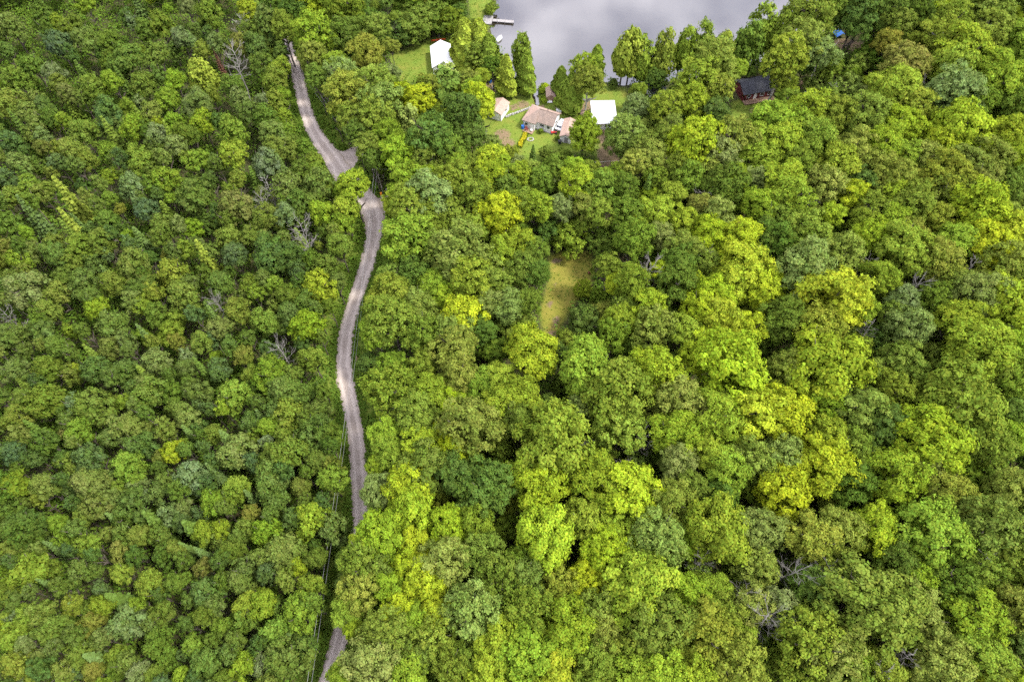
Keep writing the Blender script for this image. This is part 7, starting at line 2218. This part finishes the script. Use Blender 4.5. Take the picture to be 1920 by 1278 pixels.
# --- long narrow shed with tan roof
h = place('storage_shed', 14.1, 137.0, -13, 'narrow white storage shed with long tan roof beside the bungalow', 'shed')
gable(h, 2.7, 6.4, 2.0, 2.6, M['white_siding'], M['tan_shingle'], M['tan_shingle'], .2)
door(h, (.2, -3.2, .95), .9, 1.8, M['grey_wood']); window(h, (-1.35, .5, 1.3), .7, .5, '-x')

# --- big building with white gable roof on the upper lawn
h = place('white_roof_building', -19.2, 165.6, 7, 'large building with brilliant white gable roof on the upper lawn', 'building')
gable(h, 5.5, 8.9, 2.4, 3.9, M['white_siding'], M['white_metal'], M['white_metal'], .3)
MB().slab([(2.9, -2.2, 2.1), (5.6, -2.2, 1.8), (5.6, 3.4, 1.8), (2.9, 3.4, 2.1)], .1).build('lean_to_roof', M['white_metal'], h)
MB().box((4.2, .6, .84), (2.4, 5.2, 1.68)).build('lean_to_wall', M['white_siding'], h)
window(h, (0, -4.45, 1.5), 1.6, 1.0, '-y'); window(h, (-2.75, -1.8, 1.4), 1.0, .8, '-x'); window(h, (-2.75, 1.6, 1.4), 1.0, .8, '-x')

# --- dark red cabin in the trees
h = place('red_cabin', 64.6, 153.6, 14, 'dark red cabin with charcoal roof and white window trim among trees', 'cabin')
gable(h, 8.8, 5.6, 2.4, 3.7, M['red_siding'], M['dark_shingle'], M['dark_shingle'], .35, along='x')
window(h, (.9, -2.8, 1.4), 1.1, 1.0, '-y'); window(h, (3.1, -2.8, 1.4), 1.1, 1.0, '-y'); window(h, (-2.9, -2.8, 1.4), 1.0, 1.0, '-y')
door(h, (-1.0, -2.8, 1.05), .9, 2.0, M['white_trim'])
MB().box((0, -3.7, .30), (8.8, 1.7, .14)).build('deck', M['deck_wood'], h)
rl = MB().box((0, -4.5, 1.25), (8.8, .08, .08)).build('railing', M['deck_wood'], h)
for i in range(9): MB().box((-4.3 + i * 1.075, -4.5, .79), (.09, .09, .84)).build('baluster', M['deck_wood'], rl)
MB().tube([(2.6, .8, 3.2), (2.6, .8, 4.1)], .11, 8).build('vent_pipe', M['white_trim'], h)

# --- little cottage half hidden by trees
h = place('cottage', 38.7, 152.0, 20, 'small white-trimmed cottage with dark roof mostly hidden by lakeside trees', 'cottage')
gable(h, 4.2, 5.0, 2.1, 3.3, M['white_siding'], M['dark_shingle'], M['dark_shingle'], .3)
for s in (-1, 1): MB().add([(s * 2.4, -2.83, 2.0), (s * 2.4, -2.83, 2.2), (0, -2.83, 3.57), (0, -2.83, 3.37), (s * 2.4, -2.88, 2.0), (s * 2.4, -2.88, 2.2), (0, -2.88, 3.57), (0, -2.88, 3.37)],
    [(0, 1, 2, 3), (7, 6, 5, 4), (1, 5, 6, 2), (0, 3, 7, 4), (0, 4, 5, 1)]).build('barge_board', M['white_trim'], h)
window(h, (0, -2.5, 1.3), 1.2, .9, '-y')

# --- boathouse of weathered wood by the water, little shed behind the birches
h = place('boathouse', 10.2, 151.6, 2, 'small weathered wooden hut with pinkish tan roof by the lake', 'hut')
gable(h, 2.2, 3.6, 1.5, 2.1, M['deck_wood'], M['tan_shingle'], M['tan_shingle'], .15)
MB().box((-.3, -2.2, .35), (1.3, .8, .1)).build('front_step', M['white_trim'], h)
door(h, (.3, -1.8, .7), .7, 1.3, M['deck_wood'])
h = place('kennel', 18.6, 144.4, -8, 'tiny tan-roofed kennel at the foot of the twin trunks', 'kennel')
gable(h, 1.3, 1.5, .8, 1.15, M['deck_wood'], M['tan_shingle'], M['tan_shingle'], .1)

# ================================================================== yard things
def car(x, y, deg, label):
    r = place('parked_car', x, y, deg, label, 'car')
    prof = [(-2.1, .35), (2.1, .35), (2.18, .62), (2.0, .86), (1.05, .95), (-1.85, 1.0), (-2.15, .8)]
    MB().prism(prof, 'y', -.86, .86).build('body', M['car_white'], r, bevel=.06)
    gh = [(-1.75, .98), (.95, .94), (.25, 1.46), (-1.35, 1.48)]
    v = [(a, s * (.80 if z < 1.2 else .62), z) for s in (-1, 1) for a, z in gh]
    MB().add(v, [(0, 1, 2, 3), (7, 6, 5, 4), (0, 4, 5, 1), (1, 5, 6, 2), (3, 2, 6, 7), (0, 3, 7, 4)]).build('cabin', M['car_white'], r, bevel=.04)
    MB().add([(.93, -.66, 1.0), (.93, .66, 1.0), (.33, .54, 1.44), (.33, -.54, 1.44)], [(0, 1, 2, 3)]).build('windscreen', M['glass'], r).location = (.03, 0, .02)
    MB().add([(-1.72, .66, 1.04), (-1.72, -.66, 1.04), (-1.42, -.54, 1.42), (-1.42, .54, 1.42)], [(0, 1, 2, 3)]).build('rear_window', M['glass'], r).location = (-.03, 0, .01)
    for s in (-1, 1):
        MB().add([(-1.55, s * .80, 1.03), (.7, s * .80, 1.0), (.2, s * .66, 1.40), (-1.3, s * .66, 1.42)], [(0, 1, 2, 3)] if s < 0 else [(3, 2, 1, 0)]).build('side_window', M['glass'], r).location = (0, s * .015, 0)
        MB().box((2.1, s * .62, .72), (.12, .34, .14)).build('headlight', M['glass'], r)
        for q in (-1.3, 1.3):
            wh = MB().tube([(q, s * .70, .33), (q, s * .90, .33)], .33, 16).build('wheel', M['black'], r)
            MB().tube([(q, s * .895, .33), (q, s * .915, .33)], .19, 12).build('rim', M['grey_metal'], wh)
    return r
car(12.6, 140.0, 66, 'white car parked between the bungalow and the narrow shed')
car(79.1, 152.2, 35, 'white car with dark windscreen parked under trees past the red cabin')
def barrel(x, y, label, rad=.42, hh=1.0):
    r = place('blue_barrel', x, y, 0, label, 'barrel')
    MB().tube([(0, 0, 0), (0, 0, .12), (0, 0, .3), (0, 0, .34), (0, 0, .64), (0, 0, .68), (0, 0, .9), (0, 0, hh)], [rad * .9, rad, rad, rad * 1.04, rad * 1.04, rad, rad * .98, rad * .86], 16).build('drum', M['blue_plastic'], r, smooth=False)
    MB().tube([(0, 0, hh), (0, 0, hh + .06)], rad * .8, 16).build('lid', M['blue_plastic'], r)
barrel(2.75, 139.3, 'blue barrel at the corner of the bungalow')
barrel(-5.9, 157.6, 'blue barrel on bare soil by the lake edge', .36, .95)
# red garden tractor
r = place('garden_tractor', 10.6, 137.4, 200, 'small red garden tractor beside the bungalow gable', 'tractor')
MB().box((.35, 0, .55), (.75, .48, .34)).build('hood', M['red_paint'], r, bevel=.06)
MB().box((-.45, 0, .45), (.7, .62, .2)).build('fender', M['red_paint'], r, bevel=.04)
MB().box((-.5, 0, .66), (.4, .4, .1)).box((-.68, 0, .86), (.1, .4, .34)).build('seat', M['black'], r, bevel=.03)
MB().tube([(.05, 0, .6), (-.12, 0, .95)], .03, 6).tube([(-.12 + .0, .16, .95), (-.12, -.16, .95)], .03, 6).build('steering_wheel', M['black'], r)
for s in (-1, 1):
    MB().tube([(-.5, s * .32, .28), (-.5, s * .52, .28)], .28, 14).build('wheel', M['black'], r)
    MB().tube([(.55, s * .26, .2), (.55, s * .4, .2)], .2, 12).build('wheel', M['black'], r)
# porch with two chairs
r = place('porch', 4.2, 138.1, -25, 'brown wooden porch platform before the bungalow wing', 'porch')
for i in range(9): MB().box((-1.2 + i * .3, 0, .3), (.28, 1.5, .06)).build('plank', M['deck_wood'], r)
MB().box((0, .6, .13), (2.6, .1, .26)).box((0, -.6, .13), (2.6, .1, .26)).build('joist', M['deck_wood'], r)
def chair(x, y, z, deg, mat, label, name='garden_chair'):
    r = empty(name, (x, y, z), R(deg)); tag(r, label, 'chair')
    MB().box((0, 0, .42), (.5, .5, .06), rx=-.08).build('seat', mat, r)
    b = MB()
    for i in range(4): b.box((-.19 + i * .127, .26, .76), (.11, .04, .72), rx=-.25)
    b.build('backrest', mat, r)
    for sx in (-1, 1):
        MB().box((sx * .27, 0, .62), (.09, .55, .04)).build('armrest', mat, r)
        for sy in (-1, 1): MB().box((sx * .26, sy * .22, .3), (.06, .06, .6)).build('leg', mat, r)
chair(3.7, 138.2, gz(3.7, 138.2) + .34, 10, M['dark_red'], 'reddish wooden chair on the bungalow porch')
chair(5.0, 137.8, gz(5, 137.8) + .34, -40, M['white_trim'], 'white chair on the bungalow porch')
chair(17.0, 92.3, gz(17, 92.3), 200, M['dark_red'], 'dark red chair at the edge of the grassy clearing')
chair(-4.9, 155.0, gz(-4.9, 155), 30, M['white_trim'], 'white chair on bare soil by the lake trees')
# white chest behind the bungalow
r = place('storage_chest', 12.3, 145.6, -20, 'white storage chest behind the bungalow', 'chest')
MB().box((0, 0, .38), (1.35, .75, .76)).build('body', M['white_trim'], r, bevel=.03)
MB().prism([(-.42, .76), (.42, .76), (.3, .93), (-.3, .93)], 'x', -.72, .72).build('lid', M['white_metal'], r, bevel=.02)
# dark waste bin by the narrow shed
r = place('waste_bin', 12.0, 133.6, 15, 'dark waste bin at the front corner of the narrow shed', 'bin')
v = [(-.28, -.3, .1), (.28, -.3, .1), (.28, .3, .1), (-.28, .3, .1), (-.34, -.38, 1), (.34, -.38, 1), (.34, .38, 1), (-.34, .38, 1)]
MB().add(v, [(3, 2, 1, 0), (4, 5, 6, 7), (0, 1, 5, 4), (1, 2, 6, 5), (2, 3, 7, 6), (3, 0, 4, 7)]).build('body', M['black'], r)
MB().box((0, 0, 1.04), (.74, .82, .08)).build('lid', M['black'], r, bevel=.02)
for s in (-1, 1): MB().tube([(s * .2, .34, .1), (s * .3, .34, .1)], .1, 10).build('wheel', M['black'], r)

# yellow flower bed, shrubs
def plant(name, x, y, hh, rad, n, mat, label, cat, leaf=.22, sx=1.0, deg=0, colr=None, seed=1):
    g = np.random.default_rng(seed); r = place(name, x, y, deg, label, cat)
    d = unit(g.normal(size=(n, 3)) + np.array([0, 0, .5])); q = g.uniform(.45, 1, (n, 1))
    P = d * q * np.array([rad, rad * sx, hh * .5]) + np.array([0, 0, hh * .5]) + np.stack([.15 * rad * np.sin(7 * d[:, 1] + seed), np.zeros(n), np.zeros(n)], 1)
    V, F4 = leaf_quads(P, unit(d + g.normal(size=(n, 3)) * .4), g.uniform(.7, 1.3, n) * leaf, g)
    o = mesh_obj('foliage', fast_mesh(name + '_foliage', V, F4, g.uniform(0, 1, n)), mat, r)
    if colr: o.color = (*LEAFCOL[colr], 1)
    st = MB()
    for k in range(4):
        a = k * 1.57; st.tube([(.04 * math.cos(a), .04 * math.sin(a), 0), (rad * .3 * math.cos(a), rad * .3 * math.sin(a), hh * .6)], [.025, .012], 5)
    st.build('stems', M['bark'], r)
    return r
g = np.random.default_rng(5); nb = 1500
r = place('flower_bed', 2.7, 134.9, -20, 'long strip of yellow flowers in front of the bungalow', 'flower bed')
px_ = g.uniform(-.5, .5, nb); py_ = g.uniform(-2.6, 2.6, nb); pz_ = g.uniform(.12, .7, nb) * (1 - .35 * np.abs(px_))
V, F4 = leaf_quads(np.stack([px_ + .15 * np.sin(py_ * 2), py_, pz_], 1), unit(g.normal(size=(nb, 3)) * .5 + np.array([0, 0, 1])), g.uniform(.16, .3, nb), g)
mesh_obj('blossoms', fast_mesh('blossoms', V, F4, g.uniform(0.4, 1, nb)), M['yellow_flower'], r)
nb = 900
P = np.stack([g.uniform(-.75, .75, nb), g.uniform(-3, 3, nb), g.uniform(.03, .45, nb)], 1)
V, F4 = leaf_quads(P, unit(g.normal(size=(nb, 3)) + np.array([0, 0, .6])), g.uniform(.15, .28, nb), g)
lf = mesh_obj('foliage', fast_mesh('flower_foliage', V, F4, g.uniform(0, 1, nb)), M['leaf'], r); lf.color = (*LEAFCOL['G'], 1)
plant('shrub', 7.3, 137.6, 1.3, .75, 420, M['leaf'], 'round green shrub against the bungalow front wall', 'shrub', colr='G', seed=3)
plant('shrub', 11.3, 134.9, 1.2, .6, 320, M['leaf'], 'dark green shrub beside the narrow shed door', 'shrub', colr='D', seed=4)
plant('shrub', 8.2, 154.0, 1.1, 1.5, 700, M['leaf'], 'low lime shrub on the creek bank', 'shrub', colr='L', seed=5, leaf=.28)
plant('shrub', 8.6, 150.2, .9, 1.2, 600, M['leaf'], 'bright green ground shrub in front of the lakeside hut', 'shrub', colr='L', seed=6, leaf=.26, sx=1.5)
plant('shrub', 8.9, 156.5, .8, 1.3, 500, M['leaf'], 'yellow-green shrub right at the water beside the creek mouth', 'shrub', colr='Y', seed=7, leaf=.28)
# ring of stones on the lawn
def rock(name, parent, c, s, seed, mat=None):
    g = random.Random(seed); b = MB(); v = []
    t = (1 + 5 ** .5) / 2
    for p in ((-1, t, 0), (1, t, 0), (-1, -t, 0), (1, -t, 0), (0, -1, t), (0, 1, t), (0, -1, -t), (0, 1, -t), (t, 0, -1), (t, 0, 1), (-t, 0, -1), (-t, 0, 1)):
        q = Vector(p).normalized() * g.uniform(.8, 1.2); v.append((c[0] + q.x * s[0], c[1] + q.y * s[1], c[2] + q.z * s[2]))
    f = [(0, 11, 5), (0, 5, 1), (0, 1, 7), (0, 7, 10), (0, 10, 11), (1, 5, 9), (5, 11, 4), (11, 10, 2), (10, 7, 6), (7, 1, 8), (3, 9, 4), (3, 4, 2), (3, 2, 6), (3, 6, 8), (3, 8, 9), (4, 9, 5), (2, 4, 11), (6, 2, 10), (8, 6, 7), (9, 8, 1)]
    return b.add(v, f).build(name, mat or M['stone'], parent)
r = place('fire_pit', 4.7, 135.2, 0, 'ring of grey stones on the lawn before the bungalow', 'fire pit')
for k in range(11):
    a = k * .571; rock('stone', r, (.75 * math.cos(a), .6 * math.sin(a), .12), (.2, .18, .15), k)
# low stone wall along the ditch
r = place('stone_wall', 1.4, 145.1, 28, 'low grey stone wall running from the shed to the bungalow', 'wall')
gg = random.Random(4)
for j in range(2):
    x = -3.6
    while x < 3.6:
        l = gg.uniform(.5, .8); rock('stone', r, (x + l / 2, gg.uniform(-.06, .06), .18 + j * .28), (l * .55, .26, .19), gg.randrange(999)); x += l
# grey boulder and orange-white post by the roadside pole
b_ = rock('boulder', None, (0, 0, .45), (.75, .6, .6), 12); b_.location = (-29.6, 117.2, gz(-29.6, 117.2)); tag(b_, 'grey boulder beside the roadside utility pole', 'boulder')
r = place('marker_post', -31.1, 115.6, 0, 'orange and white marker at the foot of the roadside pole', 'marker')
MB().tube([(0, 0, 0), (0, 0, .55)], .3, 12).build('white_band', M['white_trim'], r)
MB().tube([(0, 0, .55), (0, 0, 1.15)], [.3, .26], 12).build('orange_band', M['orange'], r)
# brush pile and fallen log
r = place('brush_pile', 17.9, 88.6, 0, 'pile of cut brown branches at the clearing edge', 'brush pile')
for k in range(22):
    a = gg.uniform(0, 6.28); l = gg.uniform(.5, 1.1); z = gg.uniform(.05, .4)
    MB().tube([(-l * math.cos(a), -l * math.sin(a), z), (l * math.cos(a), l * math.sin(a), z + gg.uniform(-.05, .2))], [.05, .02], 5).build('branch', M['bark'] if k % 3 else M['dead_wood'], r)
r = tag(empty('fallen_log', (-31.0, 68.4, gz(-31, 68.4) + .2), 0), 'thin brown log lying along the right side of the road', 'log')
MB().tube([(-.9, 3.2, 0), (-.25, 1.0, .05), (.35, -1.3, 0), (.75, -3.0, .02)], [.17, .15, .12, .08], 8).build('stem', M['deck_wood'], r)
MB().tube([(-.25, 1.0, .05), (.3, 1.6, .35)], [.06, .02], 5).build('stub', M['deck_wood'], r)

# ================================================================== shore things
r = tag(empty('dock', (-7.2, 186.2, 0), R(-8)), 'grey wooden dock with square platform and narrow walkway on the lake', 'dock')
for i in range(14): MB().box((-1.25 + i * .2, 0, -.12), (.185, 4.2, .06)).build('plank', M['grey_wood'], r)
for i in range(26): MB().box((1.62 + i * .24, .1, -.12), (.22, 1.25, .06)).build('plank', M['grey_wood'], r)
MB().box((4.5, -.45, -.22), (6.2, .08, .12)).box((4.5, .65, -.22), (6.2, .08, .12)).box((0, -1.9, -.22), (2.6, .08, .12)).box((0, 1.9, -.22), (2.6, .08, .12)).build('joist', M['grey_wood'], r)
for x_, y_ in ((3, -.55), (3, .75), (5.2, -.55), (5.2, .75), (7.4, -.55), (7.4, .75), (-1.2, -1.95), (1.2, -1.95)):
    MB().tube([(x_, y_, -1.9), (x_, y_, .35)], .06, 6).build('post', M['grey_wood'], r)
def boat(name, x, y, z, deg, L, W, D, mat, label, cat):
    r = tag(empty(name, (x, y, z), R(deg)), label, cat); n = 13; V = []; F = []
    rows = []
    for i in range(n):
        u = i / (n - 1) * 2 - 1; w = W / 2 * (1 - abs(u) ** 2.6); up = D * .35 * abs(u) ** 3
        rows.append([(u * L / 2, -w, D + up), (u * L / 2, -w * .75, D * .35 + up * .7), (u * L / 2, 0, up * .6), (u * L / 2, w * .75, D * .35 + up * .7), (u * L / 2, w, D + up),
                     (u * L / 2, w * .86, D + up), (u * L / 2, w * .6, D * .42 + up * .7), (u * L / 2, 0, D * .15 + up * .6), (u * L / 2, -w * .6, D * .42 + up * .7), (u * L / 2, -w * .86, D + up)])
    k = 10
    for q in rows: V += q
    for i in range(n - 1):
        for j in range(k): F.append((i * k + j, i * k + (j + 1) % k, (i + 1) * k + (j + 1) % k, (i + 1) * k + j))
    MB().add(V, F).build('hull', mat, r)
    for q in (-.22, .2): MB().box((L * q, 0, D * .8), (.22, W * .8, .04)).build('seat', M['grey_wood'], r)
boat('kayak', -21.0, 176.0, gz(-21, 176), 12, 4.2, .8, .35, M['kayak_red'], 'orange-red kayak lying behind the white-roofed building', 'kayak')
boat('rowing_boat', 1.7, 157.4, gz(1.7, 157.4) + .02, 82, 3.4, 1.2, .5, M['white_trim'], 'white rowing boat between the two columnar shore trees', 'boat')
boat('rowing_boat', -3.6, 177.4, wz - .1, 70, 3.0, 1.3, .5, M['white_trim'], 'white rowing boat floating at the wooded shore below the dock', 'boat')
# blue tarp shelter
r = place('tarp_shelter', 93.6, 177.9, 20, 'bright blue tarp shelter under the dark trees', 'tarp')
MB().slab([(-1.5, -1.2, 1.0), (0, -1.25, 1.9), (0.02, 1.25, 1.95), (-1.5, 1.2, 1.05)], .03).slab([(0.02, -1.25, 1.9), (1.5, -1.2, .9), (1.5, 1.2, .95), (0.04, 1.25, 1.95)], .03).build('sheet', M['blue_tarp'], r)
for x_ in (-1.45, 1.45):
    for y_ in (-1.1, 1.1): MB().tube([(x_, y_, 0), (x_, y_, .98)], .035, 6).build('pole', M['grey_wood'], r)

# ================================================================== power line
def utility_pole(x, y, hh, lx, ly, label, transformer):
    r = tag(empty('utility_pole', (x, y, gz(x, y) - .1)), label, 'utility pole', 'poles of the road power line')
    MB().tube([(0, 0, 0), (lx * .5, ly * .5, hh * .5), (lx, ly, hh)], [.17, .14, .11], 10).build('shaft', M['pole_wood'], r)
    MB().box((lx, ly - .14, hh - .5), (2.0, .1, .12), rz=.5).build('crossarm', M['pole_wood'], r)
    for q in (-.85, 0, .85):
        cx_, cy_ = lx + q * math.cos(.5), ly - .14 + q * math.sin(.5)
        MB().tube([(cx_, cy_, hh - .44), (cx_, cy_, hh - .3), (cx_, cy_, hh - .22)], [.05, .07, .03], 8).build('insulator', M['white_trim'], r)
    if transformer:
        tb = MB().tube([(lx * .8 + .42, ly * .8 - .1, hh - 2.6), (lx * .8 + .42, ly * .8 - .1, hh - 2.5), (lx * .8 + .42, ly * .8 - .1, hh - 1.6), (lx * .8 + .42, ly * .8 - .1, hh - 1.5)], [.26, .3, .3, .24], 14).build('transformer', M['grey_metal'], r)
        MB().tube([(lx * .8 + .42, ly * .8 - .1, hh - 1.5), (lx * .8 + .42, ly * .8 - .1, hh - 1.25)], .05, 6).build('bushing', M['black'], tb)
    return Vector((x + lx, y + ly, gz(x, y) + hh - .3))
pA = utility_pole(-59.6, 161.6, 9.4, -.5, -.2, 'utility pole with grey transformer beside the far end of the road', True)
pB = utility_pole(-30.8, 116.6, 8.6, -.35, 0, 'utility pole standing by the lower road junction', False)
pC = Vector((-29.6, 8.0, 9.0)); pD = Vector((-92.0, 212.0, 9.0)); pE = Vector((34, 121.5, 7.0))
def wire(a, b, sag, label, mat, rad=.016, off=0.0):
    d = (b - a); nrm = Vector((-d.y, d.x, 0)).normalized() * off
    pts = [a.lerp(b, i / 24) + nrm - Vector((0, 0, sag * 4 * (i / 24) * (1 - i / 24))) for i in range(25)]
    o = MB().tube(pts, rad, 5).build('power_wire', mat); return tag(o, label, 'wire', 'wires of the road power line')
for q, w_ in ((-.75, 'upper'), (.0, 'middle'), (.75, 'lower')):
    wire(pA, pB, 1.0, w_ + ' of three wires from the transformer pole to the junction pole', M['wire'], off=q)
for q, w_ in ((-.3, 'thinner left'), (.35, 'right')):
    wire(pB, pC, 2.0 if q < 0 else 2.4, w_ + ' wire of the pair hanging along the lower road', M['bright_wire'] if q > 0 else M['wire'], .018, off=-q)
wire(pB + Vector((0, 0, -.6)), pE, 1.2, 'long service wire from the junction pole towards the white-roofed cabin', M['bright_wire'], .018)
wire(pA, pD, 1.0, 'wire running on past the transformer pole into the far trees', M['wire'], .016)
